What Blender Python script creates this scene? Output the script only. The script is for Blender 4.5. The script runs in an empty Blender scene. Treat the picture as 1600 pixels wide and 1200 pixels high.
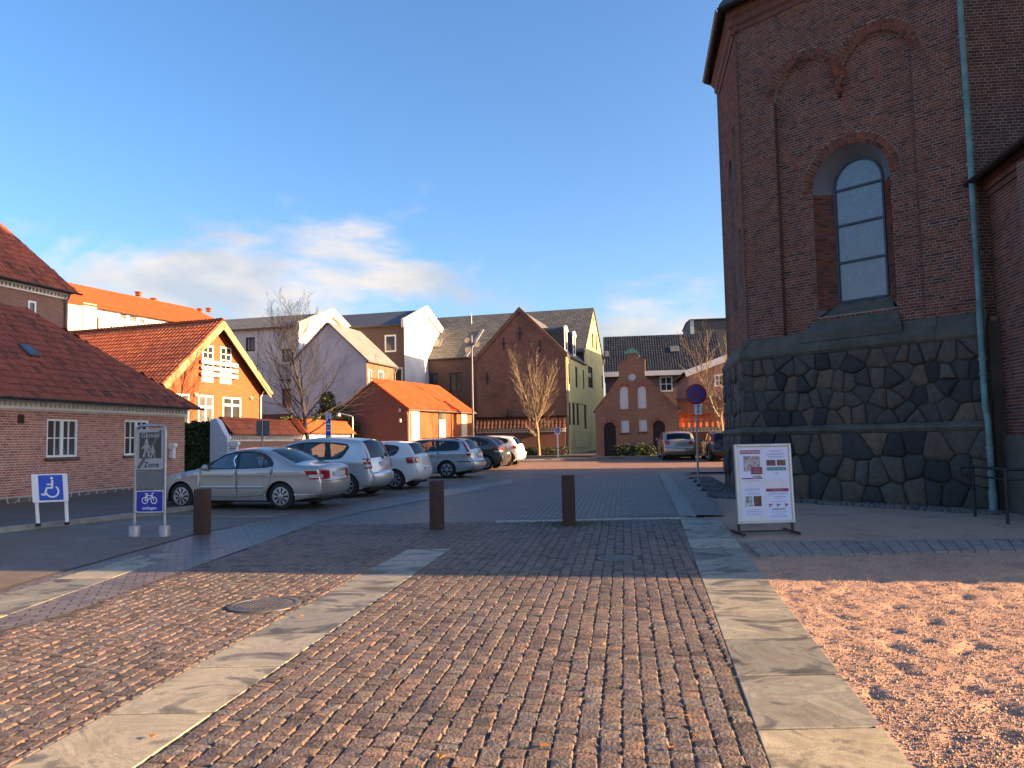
import bpy, math, random
from mathutils import Vector as V, Matrix
from mathutils.geometry import delaunay_2d_cdt
R = math.radians
rnd = random.Random(7)
scene = bpy.context.scene
col = scene.collection

# ------------------------------------------------------------------ camera
EYE, FPX, SLOPE = 1.75, 1230.0, 0.0135
PITCH, ROLL = math.atan(90 / FPX), 0.0195
fw = V((0, math.cos(PITCH), math.sin(PITCH)))
up0 = V((0, -math.sin(PITCH), math.cos(PITCH)))
rt0 = V((1, 0, 0))
cup = up0 * math.cos(ROLL) + rt0 * math.sin(ROLL)
crt = rt0 * math.cos(ROLL) - up0 * math.sin(ROLL)
cam_d = bpy.data.cameras.new('camera')
cam = bpy.data.objects.new('camera', cam_d)
col.objects.link(cam)
cam_d.sensor_width = 36
cam_d.lens = FPX / 1600 * 36
cam_d.clip_start, cam_d.clip_end = 0.05, 3000
mw = Matrix((crt, cup, -fw)).transposed().to_4x4()
mw.translation = V((0, 0, EYE))
cam.matrix_world = mw
scene.camera = cam

# ------------------------------------------------------------------ sky and sun
SUN_AZ, SUN_EL = 99.5, 14.0          # degrees clockwise from +Y, above the horizon
world = bpy.data.worlds.new('World')
scene.world = world
world.use_nodes = True
nt = world.node_tree
nt.nodes.clear()
def wn(t, **k):
    n = nt.nodes.new(t)
    for a, b in k.items():
        setattr(n, a, b)
    return n
def wl(a, b):
    nt.links.new(a, b)
def wmath(op, a, b=None, clamp=False):
    n = wn('ShaderNodeMath', operation=op, use_clamp=clamp)
    for i, s in enumerate((a, b)):
        if s is None: continue
        if isinstance(s, (int, float)): n.inputs[i].default_value = s
        else: wl(s, n.inputs[i])
    return n.outputs[0]
sky = wn('ShaderNodeTexSky', sky_type='NISHITA', sun_disc=False)
sky.sun_elevation, sky.sun_rotation = R(SUN_EL), R(SUN_AZ)
sky.air_density, sky.dust_density, sky.ozone_density = 0.85, 2.2, 3.2
tc = wn('ShaderNodeTexCoord')
sep = wn('ShaderNodeSeparateXYZ'); wl(tc.outputs['Generated'], sep.inputs[0])
mp = wn('ShaderNodeMapping'); mp.inputs['Scale'].default_value = (1.0, 1.0, 2.2)
mp.inputs['Location'].default_value = (0.35, 0.1, 0.0)
mp.inputs['Rotation'].default_value = (0, R(12), 0)
wl(tc.outputs['Generated'], mp.inputs['Vector'])
n1 = wn('ShaderNodeTexNoise'); n1.inputs['Scale'].default_value = 4.2
n1.inputs['Detail'].default_value = 9; n1.inputs['Roughness'].default_value = 0.56
n1.inputs['Distortion'].default_value = 0.25
wl(mp.outputs[0], n1.inputs['Vector'])
n2 = wn('ShaderNodeTexNoise'); n2.inputs['Scale'].default_value = 7.0; n2.inputs['Detail'].default_value = 4
wl(mp.outputs[0], n2.inputs['Vector'])
bias = wn('ShaderNodeMapRange', interpolation_type='SMOOTHSTEP')
bias.inputs['From Min'].default_value = 0.10; bias.inputs['From Max'].default_value = 0.44
bias.inputs['To Min'].default_value = 0.135; bias.inputs['To Max'].default_value = -0.22
wl(sep.outputs['Z'], bias.inputs['Value'])
cov = wmath('ADD', n1.outputs['Fac'], bias.outputs[0])
cf = wn('ShaderNodeMapRange', interpolation_type='SMOOTHSTEP')
cf.inputs['From Min'].default_value = 0.53; cf.inputs['From Max'].default_value = 0.72
cf.inputs['To Max'].default_value = 0.82
wl(cov, cf.inputs['Value'])
cc = wn('ShaderNodeMixRGB')
cc.inputs[1].default_value = (1.5, 1.65, 1.9, 1)
cc.inputs[2].default_value = (2.5, 2.3, 2.15, 1)
ccf = wn('ShaderNodeMapRange'); ccf.inputs['From Min'].default_value = 0.40; ccf.inputs['From Max'].default_value = 0.62
wl(n2.outputs['Fac'], ccf.inputs['Value']); wl(ccf.outputs[0], cc.inputs[0])
hs = wn('ShaderNodeHueSaturation'); hs.inputs['Saturation'].default_value = 1.17
wl(sky.outputs[0], hs.inputs['Color'])
tint = wn('ShaderNodeMixRGB', blend_type='MULTIPLY'); tint.inputs[0].default_value = 1.0; tint.inputs[2].default_value = (1.02, 0.96, 0.99, 1)
wl(hs.outputs[0], tint.inputs[1])
mixc = wn('ShaderNodeMixRGB')
wl(cf.outputs[0], mixc.inputs[0]); wl(tint.outputs[0], mixc.inputs[1]); wl(cc.outputs[0], mixc.inputs[2])
bg = wn('ShaderNodeBackground'); bg.inputs['Strength'].default_value = 0.10
wl(mixc.outputs[0], bg.inputs['Color'])
wo = wn('ShaderNodeOutputWorld'); wl(bg.outputs[0], wo.inputs['Surface'])

sun_d = bpy.data.lights.new('sun', 'SUN')
sun_d.energy, sun_d.angle, sun_d.color = 5.0, R(0.5), (1.0, 0.67, 0.38)
sun = bpy.data.objects.new('sun', sun_d)
col.objects.link(sun)
sdir = V((math.sin(R(SUN_AZ)) * math.cos(R(SUN_EL)), math.cos(R(SUN_AZ)) * math.cos(R(SUN_EL)), math.sin(R(SUN_EL))))
sun.rotation_euler = sdir.to_track_quat('Z', 'Y').to_euler()
sun.location = sdir * 60
vs = scene.view_settings
vs.view_transform, vs.look, vs.gamma = 'Standard', 'None', 1.0
vs.exposure = 2.05
vs.use_curve_mapping = False
vs.use_white_balance = True
vs.white_balance_temperature, vs.white_balance_tint = 7300, 10

# ------------------------------------------------------------------ geometry helpers
def gz(y): return SLOPE * y
def ray(px, py):
    return (fw + crt * ((px - 800) / FPX) + cup * ((600 - py) / FPX))
CAMP = V((0, 0, EYE))
def G(px, py, dz=0.0):
    """pixel -> point where its ray meets the (gently rising) ground"""
    d = ray(px, py)
    t = (dz - EYE) / (d.z - SLOPE * d.y)
    return CAMP + d * t
def D(a): return V((math.sin(R(a)), math.cos(R(a)), 0))
def at_depth(px, py, y):
    d = ray(px, py); return CAMP + d * (y / d.y)
class Fr:
    """a flat frame: origin, u (right), v (up), n (out)"""
    def __init__(s, o, u, v=V((0, 0, 1)), n=None):
        s.o, s.u, s.v = V(o), V(u).normalized(), V(v).normalized()
        s.n = V(n).normalized() if n is not None else s.u.cross(s.v).normalized()
    def p(s, a, b, off=0.0): return s.o + s.u * a + s.v * b + s.n * off
    def hit(s, px, py, off=0.0):
        d = ray(px, py)
        t = (s.o + s.n * off - CAMP).dot(s.n) / d.dot(s.n)
        q = CAMP + d * t - s.o
        return q.dot(s.u), q.dot(s.v)
    def rect(s, x0, x1, y0, y1):
        ym = (y0 + y1) / 2; xm = (x0 + x1) / 2
        us = sorted((s.hit(x0, ym)[0], s.hit(x1, ym)[0]))
        return us[0], us[1], s.hit(xm, y1)[1], s.hit(xm, y0)[1]
def inpoly(x, y, P):
    c = False; n = len(P); j = n - 1
    for i in range(n):
        xi, yi = P[i][0], P[i][1]; xj, yj = P[j][0], P[j][1]
        if (yi > y) != (yj > y) and x < (xj - xi) * (y - yi) / (yj - yi) + xi: c = not c
        j = i
    return c
def arch(u0, u1, z0, zs, n=12, rise=None):
    """door or window outline: jambs to zs, then a round (or segmental) head"""
    r = (u1 - u0) / 2; c = (u0 + u1) / 2; k = 1 if rise is None else rise / r
    return [(u0, z0), (u1, z0)] + [(c + r * math.cos(math.pi * i / n), zs + k * r * math.sin(math.pi * i / n)) for i in range(n + 1)]
def rectp(u0, u1, z0, z1): return [(u0, z0), (u1, z0), (u1, z1), (u0, z1)]

class MB:
    def __init__(s): s.v, s.f, s.m = [], [], []
    def add(s, vs, fs, mi=0):
        k = len(s.v); s.v += [tuple(x) for x in vs]
        for f in fs: s.f.append(tuple(k + i for i in f)); s.m.append(mi)
        return s
    def poly(s, pts, mi=0): return s.add(pts, [tuple(range(len(pts)))], mi)
    def obox(s, o, a, b, c, mi=0):
        o, a, b, c = V(o), V(a), V(b), V(c)
        vs = [o, o + a, o + a + b, o + b, o + c, o + a + c, o + a + b + c, o + b + c]
        return s.add(vs, [(0, 3, 2, 1), (4, 5, 6, 7), (0, 1, 5, 4), (1, 2, 6, 5), (2, 3, 7, 6), (3, 0, 4, 7)], mi)
    def box(s, x0, x1, y0, y1, z0, z1, mi=0):
        return s.obox((x0, y0, z0), (x1 - x0, 0, 0), (0, y1 - y0, 0), (0, 0, z1 - z0), mi)
    def fbox(s, fr, u0, u1, v0, v1, n0, n1, mi=0):
        return s.obox(fr.p(u0, v0, n0), fr.u * (u1 - u0), fr.v * (v1 - v0), fr.n * (n1 - n0), mi)
    def bbox(s, fr, u0, u1, v0, v1, n0, n1, b=0.01, mi=0):
        """box on a frame whose front edges are chamfered"""
        P = fr.p
        vs = [P(u0, v0, n0), P(u1, v0, n0), P(u1, v1, n0), P(u0, v1, n0),
              P(u0, v0, n1 - b), P(u1, v0, n1 - b), P(u1, v1, n1 - b), P(u0, v1, n1 - b),
              P(u0 + b, v0 + b, n1), P(u1 - b, v0 + b, n1), P(u1 - b, v1 - b, n1), P(u0 + b, v1 - b, n1)]
        fs = [(8, 9, 10, 11)]
        for i in range(4):
            j = (i + 1) % 4; fs += [(i, j, 4 + j, 4 + i), (4 + i, 4 + j, 8 + j, 8 + i)]
        return s.add(vs, fs, mi)
    def tube(s, pts, rad, n=8, mi=0, caps=True):
        pts = [V(p) for p in pts]; rads = rad if isinstance(rad, (list, tuple)) else [rad] * len(pts)
        k = len(s.v); prev = None
        for i, p in enumerate(pts):
            t = (pts[min(i + 1, len(pts) - 1)] - pts[max(i - 1, 0)]).normalized()
            if prev is None:
                a = t.cross(V((0, 0, 1)) if abs(t.z) < 0.9 else V((1, 0, 0))).normalized()
            else:
                a = (prev - t * prev.dot(t)).normalized()
            prev = a; b = t.cross(a)
            for j in range(n):
                an = 2 * math.pi * j / n
                s.v.append(tuple(p + (a * math.cos(an) + b * math.sin(an)) * rads[i]))
        for i in range(len(pts) - 1):
            for j in range(n):
                j2 = (j + 1) % n
                s.f.append((k + i * n + j, k + i * n + j2, k + (i + 1) * n + j2, k + (i + 1) * n + j)); s.m.append(mi)
        if caps:
            s.f.append(tuple(k + j for j in range(n))[::-1]); s.m.append(mi)
            e = k + (len(pts) - 1) * n
            s.f.append(tuple(e + j for j in range(n))); s.m.append(mi)
        return s
    def lathe(s, prof, n=24, o=(0, 0, 0), ax=V((0, 0, 1)), mi=0):
        ax = V(ax).normalized(); o = V(o)
        a = ax.cross(V((0, 0, 1)) if abs(ax.z) < 0.9 else V((1, 0, 0))).normalized(); b = ax.cross(a)
        k = len(s.v)
        for r, h in prof:
            for j in range(n):
                an = 2 * math.pi * j / n
                s.v.append(tuple(o + ax * h + (a * math.cos(an) + b * math.sin(an)) * r))
        for i in range(len(prof) - 1):
            for j in range(n):
                j2 = (j + 1) % n
                s.f.append((k + i * n + j, k + i * n + j2, k + (i + 1) * n + j2, k + (i + 1) * n + j)); s.m.append(mi)
        return s
    def prism(s, pts, ext, mi=0):
        """closed prism: polygon in 3D swept along ext"""
        pts = [V(p) for p in pts]; n = len(pts); e = V(ext)
        s.add(pts + [p + e for p in pts],
              [tuple(range(n))[::-1], tuple(range(n, 2 * n))] + [(i, (i + 1) % n, n + (i + 1) % n, n + i) for i in range(n)], mi)
        return s
    def holed(s, fr, outer, holes=(), off=0.0, reveal=0.12, mi=0, rmi=0):
        """flat wall with openings; the openings get reveals going inwards"""
        vs, es = [], []
        for L in [outer] + list(holes):
            k = len(vs); vs += [V((a, b)) for a, b in L]
            es += [(k + i, k + (i + 1) % len(L)) for i in range(len(L))]
        r = delaunay_2d_cdt(vs, es, [], 0, 1e-5)
        ov, of = r[0], r[2]
        keep = []
        for f in of:
            cx = sum(ov[i].x for i in f) / len(f); cy = sum(ov[i].y for i in f) / len(f)
            if inpoly(cx, cy, outer) and not any(inpoly(cx, cy, h) for h in holes): keep.append(tuple(f))
        s.add([fr.p(q.x, q.y, off) for q in ov], keep, mi)
        for h in holes:
            n = len(h)
            s.add([fr.p(a, b, off) for a, b in h] + [fr.p(a, b, off - reveal) for a, b in h],
                  [(i, (i + 1) % n, n + (i + 1) % n, n + i) for i in range(n)], rmi)
        return s
    def build(s, name, mats, parent=None, smooth=None, loc=None):
        """ONE mesh object.  Geometry is in world space; a parent's place is subtracted."""
        off = V((0, 0, 0))
        q = parent
        while q is not None: off = off + q.location; q = q.parent
        if loc is not None: off = off + V(loc)
        me = bpy.data.meshes.new(name)
        vv = [(a[0] - off.x, a[1] - off.y, a[2] - off.z) for a in s.v] if off.length > 0 else s.v
        me.from_pydata(vv, [], s.f)
        if not isinstance(mats, (list, tuple)): mats = [mats]
        for m in mats: me.materials.append(m)
        if len(mats) > 1: me.polygons.foreach_set('material_index', s.m)
        uv = me.uv_layers.new(name='uv')
        buf = []
        W = s.v
        for f in s.f:
            p0, p1, p2 = V(W[f[0]]), V(W[f[1]]), V(W[f[-1]])
            n = (p1 - p0).cross(p2 - p0)
            if n.length < 1e-12: n = V((0, 0, 1))
            n.normalize()
            if abs(n.z) > 0.95: t, b = V((1, 0, 0)), V((0, 1, 0))
            else:
                t = V((-n.y, n.x, 0)).normalized(); b = n.cross(t)
            for i in f:
                w = W[i]
                buf += [t.x * w[0] + t.y * w[1], b.x * w[0] + b.y * w[1] + b.z * w[2]]
        uv.data.foreach_set('uv', buf)
        if smooth is not None:
            me.polygons.foreach_set('use_smooth', [True] * len(me.polygons))
            me.set_sharp_from_angle(angle=R(smooth))
        me.update()
        o = bpy.data.objects.new(name, me); col.objects.link(o)
        if parent is not None: o.parent = parent
        if loc is not None: o.location = V(loc)
        return o
def tag(o, label=None, cat=None, group=None, kind=None):
    for k, x in (('label', label), ('category', cat), ('group', group), ('kind', kind)):
        if x: o[k] = x
    return o
def thing(name, label, cat, loc=(0, 0, 0), group=None):
    o = bpy.data.objects.new(name, None); col.objects.link(o)
    o.empty_display_size = 0.2; o.location = V(loc)
    return tag(o, label, cat, group)
def copy_tree(o, parent=None):
    c = o.copy(); col.objects.link(c); c.parent = parent
    for ch in [x for x in bpy.data.objects if x.parent == o]: copy_tree(ch, c)
    return c
def inst(me, name, parent, mat4):
    o = bpy.data.objects.new(name, me); col.objects.link(o); o.parent = parent; o.matrix_local = mat4; return o

# ------------------------------------------------------------------ materials
def nodes(name):
    m = bpy.data.materials.new(name); m.use_nodes = True
    t = m.node_tree; return m, t, t.nodes['Principled BSDF']
def c4(c): return (c[0], c[1], c[2], 1)
def noise(t, scale, detail=5, vec=None, rough=0.55):
    n = t.nodes.new('ShaderNodeTexNoise'); n.inputs['Scale'].default_value = scale
    n.inputs['Detail'].default_value = detail; n.inputs['Roughness'].default_value = rough
    if vec is not None: t.links.new(vec, n.inputs['Vector'])
    return n.outputs['Fac']
def ramp(t, fac, stops):
    r = t.nodes.new('ShaderNodeValToRGB'); e = r.color_ramp.elements
    while len(e) < len(stops): e.new(0.5)
    for i, (p, c) in enumerate(stops): e[i].position = p; e[i].color = c4(c)
    t.links.new(fac, r.inputs[0]); return r.outputs[0]
def mix(t, fac, a, b, mode='MIX'):
    n = t.nodes.new('ShaderNodeMixRGB'); n.blend_type = mode
    for i, x in ((0, fac), (1, a), (2, b)):
        if isinstance(x, (int, float)): n.inputs[i].default_value = x
        elif isinstance(x, (tuple, list)): n.inputs[i].default_value = c4(x)
        else: t.links.new(x, n.inputs[i])
    return n.outputs[0]
def mth(t, op, a, b=0.0, clamp=False):
    n = t.nodes.new('ShaderNodeMath'); n.operation = op; n.use_clamp = clamp
    for i, x in enumerate((a, b)):
        if isinstance(x, (int, float)): n.inputs[i].default_value = x
        else: t.links.new(x, n.inputs[i])
    return n.outputs[0]
def coord(t, kind='Object'):
    n = t.nodes.new('ShaderNodeTexCoord'); return n.outputs[kind]
def bump(t, bs, h, strength, dist=0.02):
    n = t.nodes.new('ShaderNodeBump'); n.inputs['Strength'].default_value = strength
    n.inputs['Distance'].default_value = dist
    t.links.new(h, n.inputs['Height']); t.links.new(n.outputs[0], bs.inputs['Normal']); return n
def each(t):
    """a random number per mesh island and per object"""
    g = t.nodes.new('ShaderNodeNewGeometry'); o = t.nodes.new('ShaderNodeObjectInfo')
    return mth(t, 'FRACT', mth(t, 'ADD', g.outputs['Random Per Island'], o.outputs['Random']))
def M(name, c, c2=None, sc=4.0, rough=0.7, metal=0.0, bmp=0.0, bsc=30.0, dirt=None, dsc=0.8, coat=0.0, spec=0.5, bd=0.02):
    m, t, b = nodes(name)
    v = coord(t)
    cc_ = c4(c)
    if c2 is not None:
        o = mix(t, ramp(t, noise(t, sc, 6, v), [(0.35, (0, 0, 0)), (0.65, (1, 1, 1))]), c, c2)
        if dirt is not None:
            o = mix(t, ramp(t, noise(t, dsc, 7, v, 0.65), [(0.52, (0, 0, 0)), (0.72, (0.8, 0.8, 0.8))]), o, dirt)
        t.links.new(o, b.inputs['Base Color'])
    else: b.inputs['Base Color'].default_value = cc_
    b.inputs['Roughness'].default_value = rough; b.inputs['Metallic'].default_value = metal
    b.inputs['Coat Weight'].default_value = coat; b.inputs['Specular IOR Level'].default_value = spec
    if bmp: bump(t, b, noise(t, bsc, 5, v), bmp, bd)
    return m
def Meach(name, stops, rough=0.85, bmp=0.4, bsc=60.0, sc=18.0, var=0.35, dark=(0.03, 0.03, 0.03), bd=0.01, spec=0.35):
    """pieces (bricks, tiles, stones, setts): each one its own tone, plus grain and soiling"""
    m, t, b = nodes(name); v = coord(t)
    base = ramp(t, each(t), stops)
    g = t.nodes.new('ShaderNodeNewGeometry')
    n = noise(t, sc, 6, g.outputs['Position'])
    base = mix(t, mth(t, 'MULTIPLY', ramp(t, n, [(0.38, (0, 0, 0)), (0.72, (1, 1, 1))]), var), base, dark)
    n2_ = noise(t, 0.7, 5, g.outputs['Position'])
    base = mix(t, mth(t, 'MULTIPLY', ramp(t, n2_, [(0.45, (0, 0, 0)), (0.75, (1, 1, 1))]), var * 0.8), base, dark)
    t.links.new(base, b.inputs['Base Color']); b.inputs['Roughness'].default_value = rough
    b.inputs['Specular IOR Level'].default_value = spec
    if bmp: bump(t, b, noise(t, bsc, 5, g.outputs['Position']), bmp, bd)
    return m
def Mbrick(name, c1, c2, mortar, bw=0.24, bh=0.067, ms=0.011, bmp=0.5, rough=0.85, stain=(0.05, 0.04, 0.035), st=0.5, rot=0.0, offset=0.5, spec=0.35, bd=0.01):
    m, t, b = nodes(name); v = coord(t, 'UV')
    if rot:
        mpn = t.nodes.new('ShaderNodeMapping'); mpn.inputs['Rotation'].default_value = (0, 0, rot); t.links.new(v, mpn.inputs[0]); v = mpn.outputs[0]
    k = t.nodes.new('ShaderNodeTexBrick'); k.offset = offset
    t.links.new(v, k.inputs['Vector'])
    k.inputs['Color1'].default_value = c4(c1); k.inputs['Color2'].default_value = c4(c2); k.inputs['Mortar'].default_value = c4(mortar)
    k.inputs['Scale'].default_value = 1; k.inputs['Brick Width'].default_value = bw; k.inputs['Row Height'].default_value = bh
    k.inputs['Mortar Size'].default_value = ms; k.inputs['Mortar Smooth'].default_value = 0.3; k.inputs['Bias'].default_value = 0.0
    ob = coord(t)
    o = mix(t, mth(t, 'MULTIPLY', ramp(t, noise(t, 0.9, 7, ob, 0.65), [(0.45, (0, 0, 0)), (0.75, (1, 1, 1))]), st), k.outputs['Color'], stain)
    o = mix(t, 0.35, o, mix(t, noise(t, 14, 5, ob), (0.4, 0.4, 0.4), (1.6, 1.6, 1.6)), 'MULTIPLY')
    t.links.new(o, b.inputs['Base Color']); b.inputs['Roughness'].default_value = rough; b.inputs['Specular IOR Level'].default_value = spec
    h = mth(t, 'ADD', mth(t, 'MULTIPLY', k.outputs['Fac'], -1.0), mth(t, 'MULTIPLY', noise(t, 60, 4, ob), 0.5))
    bump(t, b, h, bmp, bd)
    return m
def Mglass(name, tint, refl=0.02):
    """thin see-through pane: tinted transparency under a clear reflection"""
    m = bpy.data.materials.new(name); m.use_nodes = True; t = m.node_tree; t.nodes.clear()
    o = t.nodes.new('ShaderNodeOutputMaterial'); tr = t.nodes.new('ShaderNodeBsdfTransparent'); gl = t.nodes.new('ShaderNodeBsdfGlossy')
    tr.inputs[0].default_value = c4(tint); gl.inputs['Roughness'].default_value = refl
    fr = t.nodes.new('ShaderNodeFresnel'); fr.inputs[0].default_value = 1.55
    mx = t.nodes.new('ShaderNodeMixShader')
    t.links.new(fr.outputs[0], mx.inputs[0]); t.links.new(tr.outputs[0], mx.inputs[1]); t.links.new(gl.outputs[0], mx.inputs[2]); t.links.new(mx.outputs[0], o.inputs[0])
    return m

BRK = [(0.0, (0.075, 0.034, 0.028)), (0.12, (0.12, 0.043, 0.03)), (0.35, (0.19, 0.062, 0.038)), (0.6, (0.23, 0.075, 0.043)), (0.85, (0.27, 0.095, 0.055)), (1.0, (0.13, 0.055, 0.045))]
BRK = [(p, (c[0] * 1.02, c[1] * .82, c[2] * .64)) for p, c in BRK]
BRK2 = [(0.0, (0.28, 0.10, 0.07)), (0.3, (0.41, 0.148, 0.092)), (0.6, (0.49, 0.185, 0.115)), (0.85, (0.55, 0.225, 0.145)), (1.0, (0.36, 0.14, 0.10))]
m_brick_church = Meach('church_brick', BRK)
m_brick_church_dark = Meach('church_brick_dark', [(p, (c[0] * 0.5 + 0.01, c[1] * 0.6 + 0.008, c[2] * 0.75 + 0.006)) for p, c in BRK])  # darker copy of the church brick for returns, blind arches and choir wall
m_brick_house = Meach('red_house_brick', BRK2, var=0.2, dark=(0.12, 0.07, 0.06))
m_mortar_church = M('church_mortar', (0.31, 0.255, 0.21), (0.20, 0.165, 0.14), 3.0, 0.95, bmp=0.3, bsc=80)
m_mortar_house = M('house_mortar', (0.62, 0.53, 0.45), (0.50, 0.43, 0.37), 3.0, 0.95, bmp=0.3, bsc=80)
m_boulder = Meach('granite_boulder', [(0.0, (0.032, 0.030, 0.030)), (0.14, (0.055, 0.050, 0.046)), (0.34, (0.095, 0.080, 0.064)), (0.5, (0.12, 0.098, 0.076)), (0.64, (0.085, 0.074, 0.063)), (0.78, (0.155, 0.10, 0.066)), (0.9, (0.11, 0.09, 0.07)), (1.0, (0.18, 0.12, 0.075))], bmp=0.7, bsc=14, sc=9, var=0.5, bd=0.04)
m_stone_mortar = M('plinth_mortar', (0.085, 0.072, 0.056), (0.05, 0.044, 0.036), 2.0, 0.95, bmp=0.4, bsc=50)
m_stone = M('weathered_stone', (0.12, 0.10, 0.078), (0.08, 0.07, 0.052), 3.0, 0.9, bmp=0.6, bsc=18, dirt=(0.055, 0.055, 0.034), dsc=1.2)
m_slate = M('slate', (0.05, 0.052, 0.056), (0.08, 0.08, 0.08), 2.0, 0.6, bmp=0.4)
m_lead = M('grey_lead', (0.10, 0.105, 0.115), (0.075, 0.078, 0.085), 1.5, 0.6)
m_copper = M('verdigris_copper', (0.16, 0.30, 0.27), (0.09, 0.19, 0.17), 3.0, 0.65, bmp=0.2, dirt=(0.05, 0.06, 0.05), dsc=1.6)
m_zinc = M('zinc', (0.34, 0.35, 0.36), (0.26, 0.27, 0.28), 5, 0.45, 0.6)
m_gutter = M('dark_gutter', (0.09, 0.095, 0.10), (0.06, 0.06, 0.065), 5, 0.5, 0.4)
m_white = M('white_paint', (0.84, 0.83, 0.79), (0.76, 0.75, 0.71), 3.0, 0.55)
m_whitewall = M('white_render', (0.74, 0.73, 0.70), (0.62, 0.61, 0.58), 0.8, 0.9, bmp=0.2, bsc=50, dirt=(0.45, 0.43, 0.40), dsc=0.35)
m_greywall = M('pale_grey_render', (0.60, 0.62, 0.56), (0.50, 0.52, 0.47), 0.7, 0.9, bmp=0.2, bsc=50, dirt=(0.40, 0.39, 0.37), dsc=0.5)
m_yellow = M('yellow_render', (0.56, 0.50, 0.22), (0.47, 0.42, 0.19), 0.8, 0.9, bmp=0.2, bsc=40, dirt=(0.30, 0.28, 0.16), dsc=0.5)
m_pinkwall = Mbrick('pink_brick', (0.30, 0.15, 0.13), (0.24, 0.12, 0.11), (0.26, 0.19, 0.17), st=0.3)
m_dark = M('dark_interior', (0.012, 0.012, 0.014), None, rough=0.9)
m_pane = M('window_glass', (0.022, 0.026, 0.030), (0.05, 0.055, 0.055), 0.9, 0.06, spec=0.6)
m_pane_pale = M('curtained_glass', (0.10, 0.10, 0.095), (0.17, 0.165, 0.155), 1.1, 0.09, spec=0.6)
m_black = M('black_metal', (0.014, 0.014, 0.015), (0.024, 0.024, 0.024), 20, 0.45, 0.3)
m_greymetal = M('galvanised_steel', (0.38, 0.40, 0.41), (0.29, 0.31, 0.32), 14, 0.42, 0.65)
m_corten = M('rusted_steel', (0.062, 0.026, 0.016), (0.035, 0.018, 0.013), 6, 0.85, 0.0, bmp=0.4, bsc=60, dirt=(0.10, 0.042, 0.022), dsc=3.0)
m_blue = M('sign_blue', (0.010, 0.085, 0.50), None, rough=0.35)
m_darkblue = M('sign_dark_blue', (0.012, 0.022, 0.30), None, rough=0.35)
m_red = M('sign_red', (0.30, 0.015, 0.02), None, rough=0.4)
m_signwhite = M('sign_white', (0.80, 0.80, 0.82), None, rough=0.4)
m_signgrey = M('sign_grey', (0.17, 0.175, 0.18), (0.14, 0.145, 0.15), 6, 0.5, 0.3)
m_signdark = M('sign_dark_grey', (0.045, 0.042, 0.042), None, rough=0.5)
m_letter = M('dark_lettering', (0.02, 0.02, 0.03), None, rough=0.6)
m_wood = M('dark_wood', (0.035, 0.022, 0.016), (0.022, 0.015, 0.012), 8, 0.7, bmp=0.3)
m_barge = M('ochre_wood', (0.40, 0.29, 0.13), (0.32, 0.23, 0.10), 6, 0.7)
# ------------------------------------------------------------------ ground
from mathutils import noise as mnoise
def sheet(name, pts, dz, mat, label=None, cat=None, kind='structure'):
    mb = MB(); mb.poly([(p[0], p[1], gz(p[1]) + dz) for p in pts])
    o = mb.build(name, mat)
    if label: o['label'] = label
    o['kind'] = kind
    return o
m_earth = M('earth', (0.085, 0.075, 0.06), (0.06, 0.055, 0.045), 0.6, 0.95, bmp=0.4, bsc=10)
m_joint = M('joint_sand', (0.095, 0.075, 0.055), (0.055, 0.045, 0.035), 6, 0.95, bmp=0.5, bsc=120)
m_asphalt = M('asphalt', (0.175, 0.128, 0.092), (0.115, 0.086, 0.063), 8, 0.62, bmp=0.5, bsc=160, bd=0.006, dirt=(0.22, 0.185, 0.155), dsc=0.9)
SETT = [(0.0, (0.085, 0.066, 0.058)), (0.2, (0.165, 0.122, 0.10)), (0.38, (0.225, 0.155, 0.12)), (0.55, (0.185, 0.16, 0.145)), (0.72, (0.155, 0.125, 0.108)), (0.88, (0.27, 0.172, 0.125)), (1.0, (0.12, 0.10, 0.10))]
m_sett = Meach('granite_sett', SETT, rough=0.62, bmp=1.0, bsc=48, sc=38, var=0.6, dark=(0.04, 0.033, 0.03), bd=0.022, spec=0.5)
m_gravel_ground = M('gravel_ground', (0.54, 0.34, 0.24), (0.32, 0.19, 0.13), 55, 0.95, bmp=0.9, bsc=150, bd=0.008, dirt=(0.20, 0.125, 0.095), dsc=1.3)
m_gravel = Meach('pink_gravel', [(0.0, (0.34, 0.19, 0.13)), (0.5, (0.50, 0.31, 0.215)), (1.0, (0.62, 0.44, 0.33))], bmp=0.8, bsc=220, sc=120, var=0.45, dark=(0.12, 0.075, 0.06), bd=0.006)
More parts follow.
